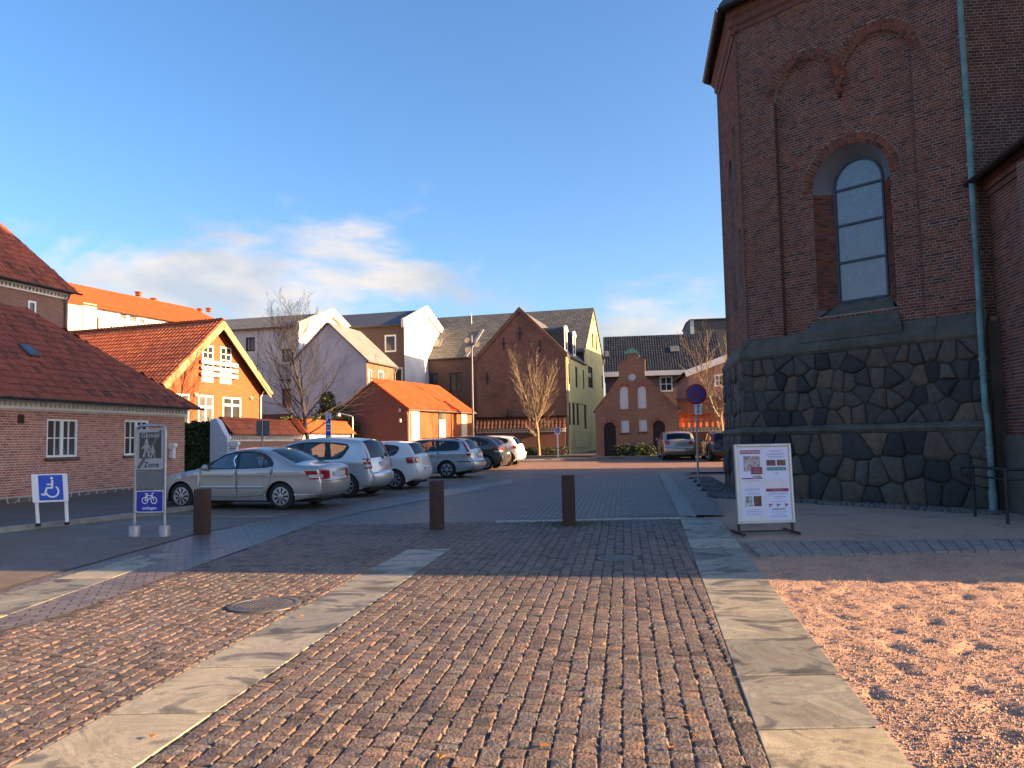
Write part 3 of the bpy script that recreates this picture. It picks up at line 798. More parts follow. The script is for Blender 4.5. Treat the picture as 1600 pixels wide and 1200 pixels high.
def tile_roof(fr, poly, mat, parent, w=.21, l=.33, limit=0, name='roof_tile', stuff='roof_tiles', off=.02, rise=.03):
    """pantiles over a polygon (u,v) of a sloping frame (v up the slope)"""
    us = [p[0] for p in poly]; v_ = [p[1] for p in poly]
    v0, v1 = min(v_), max(v_); gv, gf = tile_geo(w, l, rise)
    B = Matrix((fr.u, fr.v, fr.n)).transposed().to_4x4()
    items = []
    nrow = int((v1 - v0) / l) + 1
    for k in range(nrow):
        v = v0 + k * l; n = int((max(us) - min(us)) / w) + 1
        for i in range(n):
            u = min(us) + (i + .5) * w
            if inpoly(u, min(v + l * .5, v1 - .01), poly): items.append((u, v))
    items.sort(key=lambda q: (0 if in_view(*(lambda p: (p.x, p.y, p.z - gz(p.y)))(fr.p(q[0], q[1]))) else 1000) + (fr.p(q[0], q[1]) - CAMP).length)
    tm = None
    if limit:
        mb = MB(); mb.add(gv, gf); o = mb.build(name, mat, smooth=45); tm = o.data; bpy.data.objects.remove(o)
    rest = MB()
    po = V((0, 0, 0)); q = parent
    while q is not None: po += q.location; q = q.parent
    for i, (u, v) in enumerate(items):
        j = Matrix.Translation(fr.p(u + rnd.uniform(-.004, .004), v + rnd.uniform(-.008, .008), off + rnd.uniform(0, .006))) @ B @ Matrix.Rotation(rnd.uniform(-.02, .02), 4, 'Z')
        if i < limit: inst(tm, name, parent, Matrix.Translation(-po) @ j)
        else: rest.add([j @ V(a) for a in gv], gf)
    if rest.f: tag(rest.build(stuff, mat, parent, 45), kind='stuff')
def ridge_tiles(a, b, mat, parent, r=.1, name='ridge_tiles', ln=.36):
    a, b = V(a), V(b); d = b - a; n = max(1, int(d.length / ln)); mb = MB()
    t = d.normalized(); s = t.cross(V((0, 0, 1))).normalized(); u = s.cross(t)
    for i in range(n):
        p, q = a + d * (i / n), a + d * ((i + 1.08) / n); k = len(mb.v)
        for e, rr in ((p, r * 1.1), (q, r * .95)):
            for h in range(7):
                an = math.pi * h / 6; mb.v.append(tuple(e + s * math.cos(an) * rr + u * (math.sin(an) * rr * .85 - .03)))
        for h in range(6): mb.f.append((k + h, k + h + 1, k + 7 + h + 1, k + 7 + h)); mb.m.append(0)
    return mb.build(name, mat, parent, 50)
class House:
    """four walls on a footprint o, e1*L, e2*Dp; gable or hip roof"""
    def __init__(s, name, label, cat, o, a1, a2, L, Dp, ze, zr, ridge='1'):
        s.o = V((o[0], o[1], 0)); s.e1, s.e2, s.L, s.D, s.ze, s.zr, s.ridge = D(a1), D(a2), L, Dp, ze, zr, ridge
        s.zb = gz(s.o.y) - .6
        s.t = thing(name, label, cat, (o[0], o[1], gz(o[1])))
        c = s.o + s.e1 * L / 2 + s.e2 * Dp / 2
        def F(a, d):
            n = V((d.y, -d.x, 0)); mid = a + d * .1
            if (mid + n - c).length < (mid - c).length: n = -n
            return Fr(a, d, n=n)
        s.f = {0: F(s.o, s.e1), 1: F(s.o + s.e1 * L, s.e2), 2: F(s.o + s.e2 * Dp, s.e1), 3: F(s.o, s.e2)}
    def outline(s, k):
        ln = s.L if k in (0, 2) else s.D
        P = [(0, s.zb), (ln, s.zb), (ln, s.ze)]
        if (s.ridge == '1' and k in (1, 3)) or (s.ridge == '2' and k in (0, 2)): P.append((ln / 2, s.zr))
        return P + [(0, s.ze)]
    def walls(s, mats, holes=None, reveal=.14, name='wall'):
        out = {}
        for k in range(4):
            mb = MB(); mb.holed(s.f[k], s.outline(k), (holes or {}).get(k, []), 0, reveal)
            out[k] = mb.build(name, mats[k] if isinstance(mats, dict) else mats, s.t)
        return out
    def roof(s, mat, ov=.3, gov=.2, th=.1, name='roof'):
        """two slabs; returns sloping frames [(frame, width, slope length)]"""
        res = []
        if s.ridge == '1': A, B_, L, W = s.e1, s.e2, s.L, s.D
        else: A, B_, L, W = s.e2, s.e1, s.D, s.L
        h = W / 2; rise = s.zr - s.ze; sl = math.hypot(h, rise); k = ov / h
        for side in (0, 1):
            e = s.o + (B_ * W if side else V((0, 0, 0))); inn = -B_ if side else B_
            v = (inn * h + V((0, 0, rise))).normalized()
            org = e + V((0, 0, s.ze)) - v * ov - A * gov
            n = A.cross(v)
            if n.z < 0: n = -n
            fr = Fr(org, A, v, n); ln = L + 2 * gov; ls = sl + ov
            mb = MB(); mb.fbox(fr, 0, ln, 0, ls + (.02 if side else 0), .005, th)
            r = mb.build(name, mat, s.t); res.append((fr, ln, ls, r))
        return res
def gutter(a, b, mat, parent, r=.065, name='gutter'):
    a, b = V(a), V(b); t = (b - a).normalized(); s = t.cross(V((0, 0, 1))).normalized(); mb = MB(); k = 0
    for e in (a, b):
        for rr in (r, r * .85):
            for h in range(9):
                an = math.pi + math.pi * h / 8; mb.v.append(tuple(e + s * math.cos(an) * rr + V((0, 0, math.sin(an) * rr))))
    for h in range(8): mb.f += [(h, h + 1, 18 + h + 1, 18 + h), (9 + h, 9 + h + 1, 27 + h + 1, 27 + h)]; mb.m += [0, 0]
    mb.f += [(0, 9, 27, 18), (8, 17, 35, 26)]; mb.m += [0, 0]
    return mb.build(name, mat, parent, 40)

# ------------------------------------------------------------------ the church
PAB = G(1164, 776); PAB.z = 0
dA, dB, dC = D(-41) * -1, D(8.5), D(-84) * -1
LA, LB = 5.62, 4.0
FA = Fr(PAB, dA); PAC = PAB + dA * LA
FB = Fr(PAB, dB, n=(-dB.y, dB.x, 0)); PBF = PAB + dB * LB
FC = Fr(PAC, dC, n=(dC.y, -dC.x, 0))
church = thing('church', 'large red-brown brick church with rough boulder base and tall arched window', 'church', (PAB.x, PAB.y, gz(PAB.y)))
ZB, ZS, ZC, ZT = -.2, 1.82, 3.68, 12.3          # base, string course, plinth cap, wall top
OFF = -.25                                      # brickwork stands back from the plinth
A2 = D(8.5 + 49.5)                              # mirrored far side of the apse
PF2 = PBF + A2 * LA; dC2 = dC
# brick backing (mortar) with openings, then real bricks in front of it
win = arch(1.95, 3.80, 4.55, 7.58, 16)
pa0, pa1, psp = 1.11, 4.41, 10.06
pm_, pr_ = 2.76, .80
panel = [(pa0, 4.15), (pa1, 4.15)] + [(pm_ + .05 + pr_ + pr_ * math.cos(math.pi * i / 12), psp + pr_ * math.sin(math.pi * i / 12)) for i in range(13)] + [(pm_ + .05, 9.8), (pm_ - .05, 9.8)] + [(pm_ - .05 - pr_ + pr_ * math.cos(math.pi * i / 12), psp + pr_ * math.sin(math.pi * i / 12)) for i in range(13)]
REC = .12
mb = MB()
LW = LA - .06
mb.holed(FA, [(.08, 3.9), (LW, 3.9), (LW, ZT), (.08, ZT)], [panel], OFF, REC)
mb.holed(FA, panel, [win], OFF - REC, .02)
wallA = mb.build('wall', m_mortar_church, church)
pc = (pm_ + .05 + pr_, pm_ - .05 - pr_)
def spans_panel(z):
    if z < psp: return [(pa0, pa1)] if z < 9.8 else [(pa0, pm_ - .05), (pm_ + .05, pa1)]
    if z < psp + pr_:
        h = math.sqrt(max(0, (pr_ + .24) ** 2 - (z - psp) ** 2))
        s = sorted((c - h, c + h) for c in pc)
        return [(s[0][0], s[1][1])] if s[0][1] > s[1][0] else s
    if z < psp + pr_ + .24:
        h = math.sqrt(max(0, (pr_ + .24) ** 2 - (z - psp) ** 2)); return [(c - h, c + h) for c in pc]
    return []
def spans_win(z):
    if z < 4.55 or z > 8.5 + .24: return []
    if z < 7.58: return [(1.95, 3.80)]
    rr = .925 + .25; h = math.sqrt(max(0, rr * rr - (z - 7.58) ** 2)); return [(2.875 - h, 2.875 + h)]
rows1 = brick_rows(FA, .08, LW, 4.10, ZT, spans_panel, OFF)
lay_bricks(FA, rows1, OFF, m_brick_church, wallA, 190)
rows2 = []
for a, b, c, d in brick_rows(FA, pa0, pa1, 4.13, psp + pr_, spans_win, OFF):
    zm = (c + d) / 2
    if zm > psp - .26:
        ok = False
        for cc_ in pc:
            h = math.sqrt(max(0, pr_ ** 2 - max(0, zm - psp) ** 2)); a2, b2 = max(a, cc_ - h), min(b, cc_ + h)
            if b2 - a2 > .03: rows2.append((a2, b2, c, d)); ok = True
    else: rows2.append((a, b, c, d))
lay_bricks(FA, rows2, OFF - REC, m_brick_church, wallA, 110)
vb = MB()
for c in pc:
    lo = .0 if c > pm_ else .02
    voussoirs(vb, FA, c, psp, pr_, pr_ + .115, OFF, .016)
    voussoirs(vb, FA, c, psp, pr_ + .125, pr_ + .235, OFF, .010)
voussoirs(vb, FA, 2.875, 7.58, .925, 1.03, OFF - REC, .016); voussoirs(vb, FA, 2.875, 7.58, 1.045, 1.165, OFF - REC, .010)
tag(vb.build('arch_bricks', m_brick_church, wallA), kind='stuff')
mb = MB()
for i, (h, w) in enumerate(((9.98, .17), (9.90, .13), (9.82, .09), (9.74, .06))): mb.bbox(FA, pm_ - w / 2, pm_ + w / 2, h - .07, h, OFF - REC, OFF + .02 - i * .015, .006)
mb.build('corbel', m_brick_church, wallA)
# recess edge bricks at the left side of the panel (darker brick returns)
mb = MB(); z = 4.15
while z < psp:
    mb.obox(FA.p(pa0 - .004, z, OFF - REC), FA.u * .008, FA.v * .053, FA.n * (REC + .004)); mb.obox(FA.p(pa1 - .012, z, OFF - REC), FA.u * .016, FA.v * .053, FA.n * (REC + .004)); z += .067
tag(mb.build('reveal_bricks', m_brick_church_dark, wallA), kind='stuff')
# church window: splayed reveal, frame, four panes, sloping sill
WD = .52; gw = (2.30, 3.48); gs = 7.66; gr = (gw[1] - gw[0]) / 2; gc = sum(gw) / 2
outer = arch(1.95, 3.80, 4.55, 7.58, 16); inner = arch(gw[0], gw[1], 4.9, gs, 16)
mb = MB(); n = len(outer); o0 = OFF - REC - .02
mb.add([FA.p(a, b, o0) for a, b in outer] + [FA.p(a, b, OFF - WD) for a, b in inner], [(i, (i + 1) % n, n + (i + 1) % n, n + i) for i in range(1, n)])
m_reveal = M('grey_plaster', (0.15, 0.155, 0.165), (0.12, 0.12, 0.13), 2, 0.9, bmp=.2)
mb.build('window_reveal', m_reveal, church, 40)
# brick jambs below the spring of the arch
for (ua, ub, nm) in ((1.95, gw[0], -1), (3.80, gw[1], 1)):
    a, b = FA.p(ua, 0, OFF - REC), FA.p(ub, 0, OFF - WD); d = (b - a); ln = d.length; nn = V((d.y, -d.x, 0)).normalized()
    if nn.dot(FA.u) * nm > 0: nn = -nn
    fj = Fr(a, d, n=nn); rws = brick_rows(fj, .01, ln, 4.72, 7.52, lambda z: [], 0); lay_bricks(fj, rws, .003, m_brick_church, wallA, 0, stuffname='jamb_bricks')
wi = MB()
def archbar(mb, fr, c, r0, r1, zs, z0, off0, off1):
    pts0 = [(c - r0, z0)] + [(c - r0 * math.cos(math.pi * i / 16), zs + r0 * math.sin(math.pi * i / 16)) for i in range(17)] + [(c + r0, z0)]
    pts1 = [(c - r1, z0)] + [(c - r1 * math.cos(math.pi * i / 16), zs + r1 * math.sin(math.pi * i / 16)) for i in range(17)] + [(c + r1, z0)]
    for i in range(len(pts0) - 1):
        q = [pts0[i], pts0[i + 1], pts1[i + 1], pts1[i]]; mb.prism([fr.p(x, y, off0) for x, y in q], fr.n * (off1 - off0))
archbar(wi, FA, gc, gr, gr - .045, gs, 4.9, OFF - WD - .02, OFF - WD + .05)
zb = [4.9, 5.83, 6.72, 7.58]
for z in zb: wi.fbox(FA, gw[0] + .04, gw[1] - .04, z - .025, z + .025, OFF - WD - .01, OFF - WD + .045)
m_frame = M('blue_grey_frame', (0.045, 0.055, 0.085), (0.035, 0.04, 0.06), 4, 0.5, .3)
chw = wi.build('window', m_frame, church)
def mk_churchglass():
    m, t, b = nodes('frosted_church_glass'); v = coord(t)
    w = t.nodes.new('ShaderNodeTexVoronoi'); w.feature = 'DISTANCE_TO_EDGE'; w.inputs['Scale'].default_value = 5
    mpn = t.nodes.new('ShaderNodeVectorMath'); mpn.operation = 'ADD'; nz = t.nodes.new('ShaderNodeTexNoise'); nz.inputs['Scale'].default_value = 6
    t.links.new(v, nz.inputs['Vector']); t.links.new(v, mpn.inputs[0]); t.links.new(nz.outputs['Color'], mpn.inputs[1]); t.links.new(mpn.outputs[0], w.inputs['Vector'])
    line = ramp(t, w.outputs['Distance'], [(0.0, (1, 1, 1)), (0.018, (0, 0, 0))])
    patch = ramp(t, noise(t, 9, 3, v), [(0.52, (0, 0, 0)), (0.66, (1, 1, 1))])
    f = mth(t, 'MULTIPLY', line, patch)
    base = mix(t, f, mix(t, noise(t, 3, 4, v), (0.10, 0.15, 0.185), (0.17, 0.22, 0.25)), (0.55, 0.62, 0.66))
    t.links.new(base, b.inputs['Base Color']); b.inputs['Roughness'].default_value = 0.22; b.inputs['Specular IOR Level'].default_value = 0.7
    bump(t, b, noise(t, 25, 3, v), .12, .01)
    return m
m_chglass = mk_churchglass()
for i in range(4):
    mb = MB(); z0 = zb[i] + .02; z1 = (zb[i + 1] - .02) if i < 3 else gs
    if i < 3: mb.fbox(FA, gw[0] + .02, gw[1] - .02, z0, z1, OFF - WD - .005, OFF - WD + .004)
    else:
        pts = [(gw[0] + .02, z0), (gw[1] - .02, z0)] + [(gc + (gr - .02) * math.cos(math.pi * k / 16), gs + (gr - .02) * math.sin(math.pi * k / 16)) for k in range(17)]
        mb.prism([FA.p(a, b, OFF - WD - .005) for a, b in pts], FA.n * .009)
    mb.build('pane', m_chglass, chw)
mb = MB()
for k in range(1): mb.add([FA.p(1.60, 4.12, -.06), FA.p(3.98, 4.12, -.06), FA.p(gw[1] + .02, 4.90, OFF - WD), FA.p(gw[0] - .02, 4.90, OFF - WD), FA.p(1.60, 3.95, -.06), FA.p(3.98, 3.95, -.06), FA.p(3.80, 4.12, OFF - .3), FA.p(1.95, 4.12, OFF - .3)],
       [(0, 1, 2, 3), (4, 5, 1, 0), (1, 6, 2), (0, 3, 7)])
mb.build('window_sill', m_stone, church)
# plinth: two tiers of boulders with a string course and a sloping cap
def plinth(fr, u0, u1, nlow, nup, seed, par):
    mb = MB(); mb.fbox(fr, u0, u1, ZB, ZS, -.6, 0); mb.fbox(fr, u0, u1, ZS, ZC, -.6, -.09)
    back = mb.build('plinth', m_stone_mortar, par)
    boulders(fr, voronoi(u0 + .01, u1 - .01, gz(PAB.y) - .05, ZS - .02, nlow, seed, 0, 1.15), 0, m_boulder, back)
    boulders(fr, voronoi(u0 + .01, u1 - .01, ZS + .14, ZC - .01, nup, seed + 1, 0, 1.3), -.09, m_boulder, back)
    return back
plinth(FA, .0, LA, 36, 62, 5, church)
plinth(FB, .0, LB, 18, 30, 15, church)
def course(fr, u0, u1, prof, name, mat, parent, ln=1.15):
    """moulded course of single blocks; prof = outline (out, z)"""
    n = max(1, round((u1 - u0) / ln)); e = [u0] + [u0 + (u1 - u0) * (i + rnd.uniform(-.18, .18)) / n for i in range(1, n)] + [u1]
    for a, b in zip(e[:-1], e[1:]):
        mb = MB(); h = rnd.uniform(-.006, .006)
        mb.prism([fr.p(a + .004, z + h, o) for o, z in prof], fr.u * (b - a - .008)); mb.build(name, mat, parent)
SP = [(-.2, ZS - .02), (.03, ZS - .02), (.07, ZS + .05), (.05, ZS + .11), (-.05, ZS + .17), (-.2, ZS + .17)]
CP = [(-.3, ZC - .02), (-.05, ZC - .02), (-.01, ZC + .05), (-.01, ZC + .14), (OFF + .03, ZC + .50), (OFF - .04, ZC + .52)]
course(FA, -.02, LA, SP, 'string_stone', m_stone, church); course(FA, -.02, LA, CP, 'cap_stone', m_stone, church)
course(FB, -.02, LB, SP, 'string_stone', m_stone, church); course(FB, -.02, LB, CP, 'cap_stone', m_stone, church)
# narrow face at the left, with two blind arches and a lancet window
fbx = Fr(PAB + FB.n * 0, dB, n=FB.n)
bl1, bl2 = arch(.95, 1.45, 8.6, 10.0, 10), arch(1.75, 2.6, 5.0, 9.2, 10)
bw_ = arch(.55, 1.15, 5.3, 7.0, 10)
mb = MB(); mb.holed(FB, [(.08, 3.9), (LB - .1, 3.9), (LB - .1, ZT), (.08, ZT)], [bl1, bl2, bw_], OFF, .14)
wallB = mb.build('wall', m_mortar_church, church)
def gB(z):
    g = []
    for (a, b, z0, zs) in ((.95, 1.45, 8.6, 10.0), (1.75, 2.6, 5.0, 9.2), (.55, 1.15, 5.3, 7.0)):
        r = (b - a) / 2
        if z0 < z < zs: g.append((a, b))
        elif zs <= z < zs + r: h = math.sqrt(r * r - (z - zs) ** 2); g.append(((a + b) / 2 - h, (a + b) / 2 + h))
    return g
lay_bricks(FB, brick_rows(FB, .08, LB - .1, 4.10, ZT, gB, OFF), OFF, m_brick_church, wallB, 0)
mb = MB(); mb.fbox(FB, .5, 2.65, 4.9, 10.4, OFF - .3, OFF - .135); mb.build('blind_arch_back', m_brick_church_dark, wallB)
mb = MB(); mb.prism([FB.p(a, b, OFF - .12) for a, b in bw_], FB.n * .02); mb.build('pane', m_chglass, wallB)
# cornice, gutter and steep slate roof over the apse
CO = [(OFF - .1, ZT - .02), (OFF + .04, ZT - .02), (OFF + .05, ZT + .10), (OFF + .12, ZT + .16), (OFF + .13, ZT + .30), (OFF + .21, ZT + .38), (OFF + .22, ZT + .55), (OFF - .1, ZT + .56)]
m_cornice = M('moulded_brick', (0.19, 0.075, 0.05), (0.13, 0.055, 0.04), 5, 0.85, bmp=.3, dirt=(.07, .04, .035), dsc=1.5)
mb = MB(); mb.prism([FA.p(-.02, z, o) for o, z in CO], FA.u * (LA + .02)); mb.prism([FB.p(-.02, z - .002, o - .002) for o, z in CO], FB.u * (LB + .1)); mb.build('cornice', m_cornice, church)
ZE = ZT + .56
pts_in = [PAC, PAB, PBF, PF2]
axis = PAB + dB * LB / 2 + dC * 5.5
apex = V((axis.x, axis.y, ZE + 7.5)); mb = MB()
eo = [PAC + FA.n * .12 + dC * .2, PAB + (FA.n + FB.n) * .10, PBF + (FB.n + V((-A2.y, A2.x, 0))) * .08, PF2 + V((-A2.y, A2.x, 0)) * .12, PF2 + dC * 12, PAC + dC * 12]
for a, b in zip(eo[:4], eo[1:4]):
    mb.add([(a.x, a.y, ZE), (b.x, b.y, ZE), tuple(apex), (a.x, a.y, ZE + .14), (b.x, b.y, ZE + .14), tuple(apex + V((0, 0, .14)))], [(0, 1, 2), (3, 4, 5), (0, 1, 4, 3)])
ridge_end = apex + dC * 8
mb.add([(eo[0].x, eo[0].y, ZE + .1), tuple(apex + V((0, 0, .1))), tuple(ridge_end + V((0, 0, .1))), (eo[5].x, eo[5].y, ZE + .1), (eo[3].x, eo[3].y, ZE + .1), (eo[4].x, eo[4].y, ZE + .1)], [(0, 1, 2, 3), (4, 1, 2, 5)])
mb.build('roof', m_slate, church)
for a, b in zip(eo[:3], eo[1:4]): gutter((a.x, a.y, ZE + .02), (b.x, b.y, ZE + .02), m_black, church, .10)
# near choir wall (darker brick), remaining apse walls and the nave block that shades the square
mb = MB(); LC = 8.0
mb.holed(FC, [(-.02, ZB), (LC, ZB), (LC, ZT + .5), (-.02, ZT + .5)], [], OFF)
wallC = mb.build('wall', m_mortar_church, church)
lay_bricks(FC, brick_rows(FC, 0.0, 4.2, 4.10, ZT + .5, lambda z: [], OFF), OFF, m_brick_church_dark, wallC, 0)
lowC = MB(); lowC.fbox(FC, -.05, .7, ZB, ZC + .3, OFF, -.12); lowC.build('plinth', m_stone, church)
mb = MB(); fA2 = V((-A2.y, A2.x, 0))
f2 = Fr(PBF, A2, n=fA2); mb.fbox(f2, 0, LA, ZB, ZT, -.5, OFF); f3 = Fr(PF2, dC, n=(-dC.y, dC.x, 0)); mb.fbox(f3, 0, 12, ZB, ZT + .5, -.5, OFF)
m_chbrick_tex = Mbrick('church_brick_wall', (0.20, 0.07, 0.042), (0.14, 0.052, 0.036), (0.22, 0.185, 0.16), st=.5)
mb.build('wall', m_chbrick_tex, church)
# annex beside the choir: plain brick wall running towards the square, sloping eave
dD = D(10); oD = FC.p(.34, 0, OFF + .02); LD = 2.3
FD = Fr(oD, -dD, n=(-dD.y, dD.x, 0)); zD = 6.55
mb = MB(); mb.fbox(FD, 0, LD, ZB, zD, -.3, 0)
wallD = mb.build('wall', m_mortar_church, church)
lay_bricks(FD, brick_rows(FD, 0.0, LD, 1.7, zD, lambda z: [], 0), 0, m_brick_church, wallD, 0)
mb = MB(); FD2 = Fr(FD.p(LD, 0, 0), dC, n=(dC.y, -dC.x, 0)); mb.fbox(FD2, -.31, 5.5, ZB, zD, -.3, .02); mb.build('wall', m_chbrick_tex, church)
mb = MB()
for i, (o_, z) in enumerate(((.05, zD - .02), (.10, zD + .10), (.15, zD + .22))): mb.fbox(FD, 0, LD + .1, z, z + .12, -.2, o_); mb.fbox(FD2, .02, 5.5, z - .001, z + .119, -.2, o_ - .001)
mb.build('cornice', m_cornice, church)
mb = MB(); zz = zD + .36
mb.add([FD.p(0, zz, .3), FD.p(LD + .3, zz, .3), FD.p(LD + .3, zz, .3) + dC * 6, FD.p(-.1, zz + .75, .3 - 0) + dC * 1.2, FD.p(-.1, zz + .9, .3) + dC * 6], [(0, 1, 3), (1, 2, 4, 3)])
mb.add([FD.p(0, zz - .08, .3), FD.p(LD + .3, zz - .08, .3), FD.p(LD + .3, zz, .3), FD.p(0, zz, .3)], [(0, 1, 2, 3)])
mb.build('roof', m_slate, church)
gutter(FD.p(-.1, zz - .04, .36), FD.p(LD + .3, zz - .04, .36), m_black, church, .08)
mb = MB(); mb.fbox(FD, 0, LD, ZB, 1.7, 0, .12); mb.build('plinth', m_stone, church)
# transept and nave, off to the right
n0, n1, xr = V((16.0, 6.95, 0)), V((16.0, 30.6, 0)), 30.0
H = House('x', '', '', (16.0, 6.8), 95, 5, 30, 23.4, 17.5, 25.5, '1'); bpy.data.objects.remove(H.t); H.t = church
H.zb = -1
H.walls(m_chbrick_tex); H.roof(m_slate, .3, .2)
# copper downpipe in the corner
pp = [FA.p(LA - .12, 13.2, OFF + .16)] + [FA.p(LA - .10, z, OFF + .17) for z in (8.2, 4.45)] + [FA.p(LA - .06, 4.25, .05), FA.p(LA - .04, 4.05, .14), FA.p(LA - .04, 2.25, .15), FA.p(LA + .02, 2.0, .24), FA.p(LA + .03, 1.7, .26), FA.p(LA + .03, .62, .26)]
mb = MB(); mb.tube(pp, .062, 10)
dp = mb.build('downpipe', m_copper, church, 50)
mb = MB(); mb.tube([FA.p(LA + .03, .63, .26), FA.p(LA + .03, .22, .26)], .075, 10); mb.build('pipe_foot', m_copper, dp, 50)
for z in (11.4, 9.9, 8.6, 7.2, 5.8, 3.2, 2.9, 1.45, .95):
    q = FA.p(LA - .11, z, OFF + .165) if z > 4 else FA.p(LA - .04 + (.07 if z < 2 else 0), z, .15 + (.11 if z < 2 else 0))
    mb = MB(); mb.tube([q - V((0, 0, .03)), q + V((0, 0, .03))], .078, 10); mb.build('pipe_clamp', m_copper, dp, 50)
# cobble gutter along the church wall
mb = MB()
for i in range(900):
    u = rnd.uniform(-.6, LA + .2); o = rnd.uniform(.08, .62); p = FA.p(u, 0, o); r = rnd.uniform(.025, .06)
    mb.lathe([(r * 1.05, -.02), (r, .012), (r * .6, .028), (0.001, .034)], 6, (p.x, p.y, gz(p.y) + .01))
for i in range(900):
    u = rnd.uniform(-.3, LB + 4); o = rnd.uniform(.06, .8); p = FB.p(u, 0, o); r = rnd.uniform(.03, .06)
    mb.lathe([(r * 1.05, -.02), (r, .012), (r * .6, .028), (0.001, .034)], 6, (p.x, p.y, gz(p.y) + .01))
m_cob = Meach('field_cobble', [(0, (.07, .068, .066)), (.5, (.15, .14, .13)), (1, (.2, .17, .15))], bmp=.4)
tag(mb.build('cobble_gutter', m_cob, smooth=60), kind='stuff', label='rounded cobbles laid along the foot of the church wall')
# ------------------------------------------------------------------ houses
T_RED = [(0.0, (0.23, 0.055, 0.03)), (0.25, (0.34, 0.080, 0.04)), (0.6, (0.40, 0.094, 0.045)), (0.85, (0.28, 0.066, 0.036)), (1.0, (0.10, 0.038, 0.026))]
T_ORG = [(0.0, (0.50, 0.11, 0.038)), (0.5, (0.62, 0.145, 0.05)), (1.0, (0.70, 0.185, 0.068))]
m_tile_old = Meach('old_pantile', T_RED, rough=.8, var=.4, dark=(.05, .035, .028), sc=9)
m_tile_red = Meach('red_pantile', T_ORG, rough=.7, var=.2, dark=(.12, .06, .04))
m_tile_org = Meach('orange_pantile', [(0, (.40, .066, .014)), (.5, (.45, .078, .017)), (1, (.49, .094, .022))], rough=.7, var=.15, dark=(.3, .09, .04))
m_tile_under = M('roof_felt', (0.05, 0.03, 0.024), None, rough=.95)
m_org_under = M('orange_roof', (0.42, 0.07, 0.016), (0.36, 0.06, 0.015), 2, .8)
m_brick_org = Mbrick('orange_brick', (0.34, 0.078, 0.022), (0.27, 0.058, 0.018), (0.28, 0.125, 0.06), st=.15, bmp=.4)
m_brick_brn = Mbrick('brown_brick', (0.27, 0.118, 0.066), (0.17, 0.076, 0.046), (0.25, 0.185, 0.13), bw=.3, bh=.09, ms=.014, st=.6)
m_brick_drk = Mbrick('dark_brick', (0.15, 0.075, 0.058), (0.11, 0.058, 0.048), (0.12, 0.10, 0.09), st=.5)
m_brick_red = Mbrick('dark_red_brick', (0.20, 0.078, 0.05), (0.16, 0.06, 0.042), (0.17, 0.13, 0.11), st=.3)
m_brick_gar = Mbrick('garden_wall_brick', (0.34, 0.15, 0.095), (0.28, 0.12, 0.08), (0.34, 0.27, 0.22), st=.3)
m_slate_tile = Mbrick('slate_tiles', (0.10, 0.098, 0.09), (0.155, 0.15, 0.132), (0.035, 0.034, 0.032), .62, .36, .03, bmp=.8, rough=.65, st=.45, stain=(.16, .15, .12))
m_slate_dark = Mbrick('dark_slate', (0.045, 0.05, 0.06), (0.06, 0.064, 0.074), (0.03, 0.03, 0.035), .3, .2, .008, bmp=.4, rough=.55, st=.2)
m_roof_grey = M('grey_felt_roof', (0.20, 0.20, 0.19), (0.155, 0.155, 0.145), 1.5, .7, dirt=(.11, .11, .10))
m_tile_dark = Meach('black_pantile', [(0, (.018, .019, .022)), (1, (.036, .037, .04))], rough=.5, var=.1)
m_tile_shaded = Meach('shade_coloured_pantile', [(0, (.075, .032, .022)), (.5, (.11, .042, .028)), (1, (.14, .055, .034))], rough=.8, var=.3)  # tiles coloured dark to stand in for shade on one wall coping
m_cream = M('cream_paint', (0.66, 0.61, 0.45), (0.58, 0.53, 0.38), 2, .8)

def cornice_white(t, fr, u0, u1, z, n, mat=None):
    """white dentilled brick cornice"""
    mat = mat or m_white
    mb = MB(); mb.fbox(fr, u0, u1, z - .08, z, 0, .10); mb.fbox(fr, u0, u1, z - .26, z - .19, 0, .045)
    c = mb.build('cornice', mat, t); mb = MB(); w = (u1 - u0) / n
    for i in range(n): mb.fbox(fr, u0 + i * w + w * .1, u0 + i * w + w * .55, z - .19, z - .08, 0, .075)
    tag(mb.build('dentils', mat, c), kind='stuff')
    return c

# --- low brick house at the left -----------------------------------------
c0 = V((-11.62, 27.9, 0)); aL = 12.5
H1 = House('brick_house', 'low red brick house with hipped dark red tile roof and white cornice', 'house', tuple((c0 - D(aL) * 13.0)[:2]), aL, aL - 90, 13.0, 6.8, 3.12, 6.3, '1')
f = H1.f[0]; L1 = H1.L
f1 = Fr(c0 - D(aL) * L1, D(aL), n=f.n)
pw1, pw2 = f1.rect(73, 121, 655, 714), f1.rect(194.5, 232, 657, 711)
ZW = 3.12
mb = MB(); mb.holed(f1, [(0, -.4), (L1, -.4), (L1, ZW), (0, ZW)], [rectp(*pw1), rectp(*pw2)], 0, .14); w1 = mb.build('wall', m_mortar_house, H1.t)
mb = MB()
for k in (1, 2): mb.holed(H1.f[k], [(0, -.4), (H1.L if k == 2 else H1.D, -.4), (H1.L if k == 2 else H1.D, ZW), (0, ZW)], [], 0)
mb.holed(H1.f[3], [(0, -.4), (H1.D, -.4), (H1.D, ZW), (0, ZW)], [], 0)
mb.build('wall', m_brick_brn, H1.t)
zpl = f1.hit(130, 767)[1]
def gap1(z):
    g = []
    for r in (pw1, pw2):
        if r[2] - .10 < z < r[3] + .0: g.append((r[0] - .0, r[1] + .0))
    vt = f1.rect(27, 38, 648, 662)
    if vt[2] < z < vt[3]: g.append((vt[0], vt[1]))
    return g
rows = brick_rows(f1, L1 - 9.2, L1, zpl + .01, ZW - .27, gap1, 0)
lay_bricks(f1, rows, 0, m_brick_house, w1, 300)
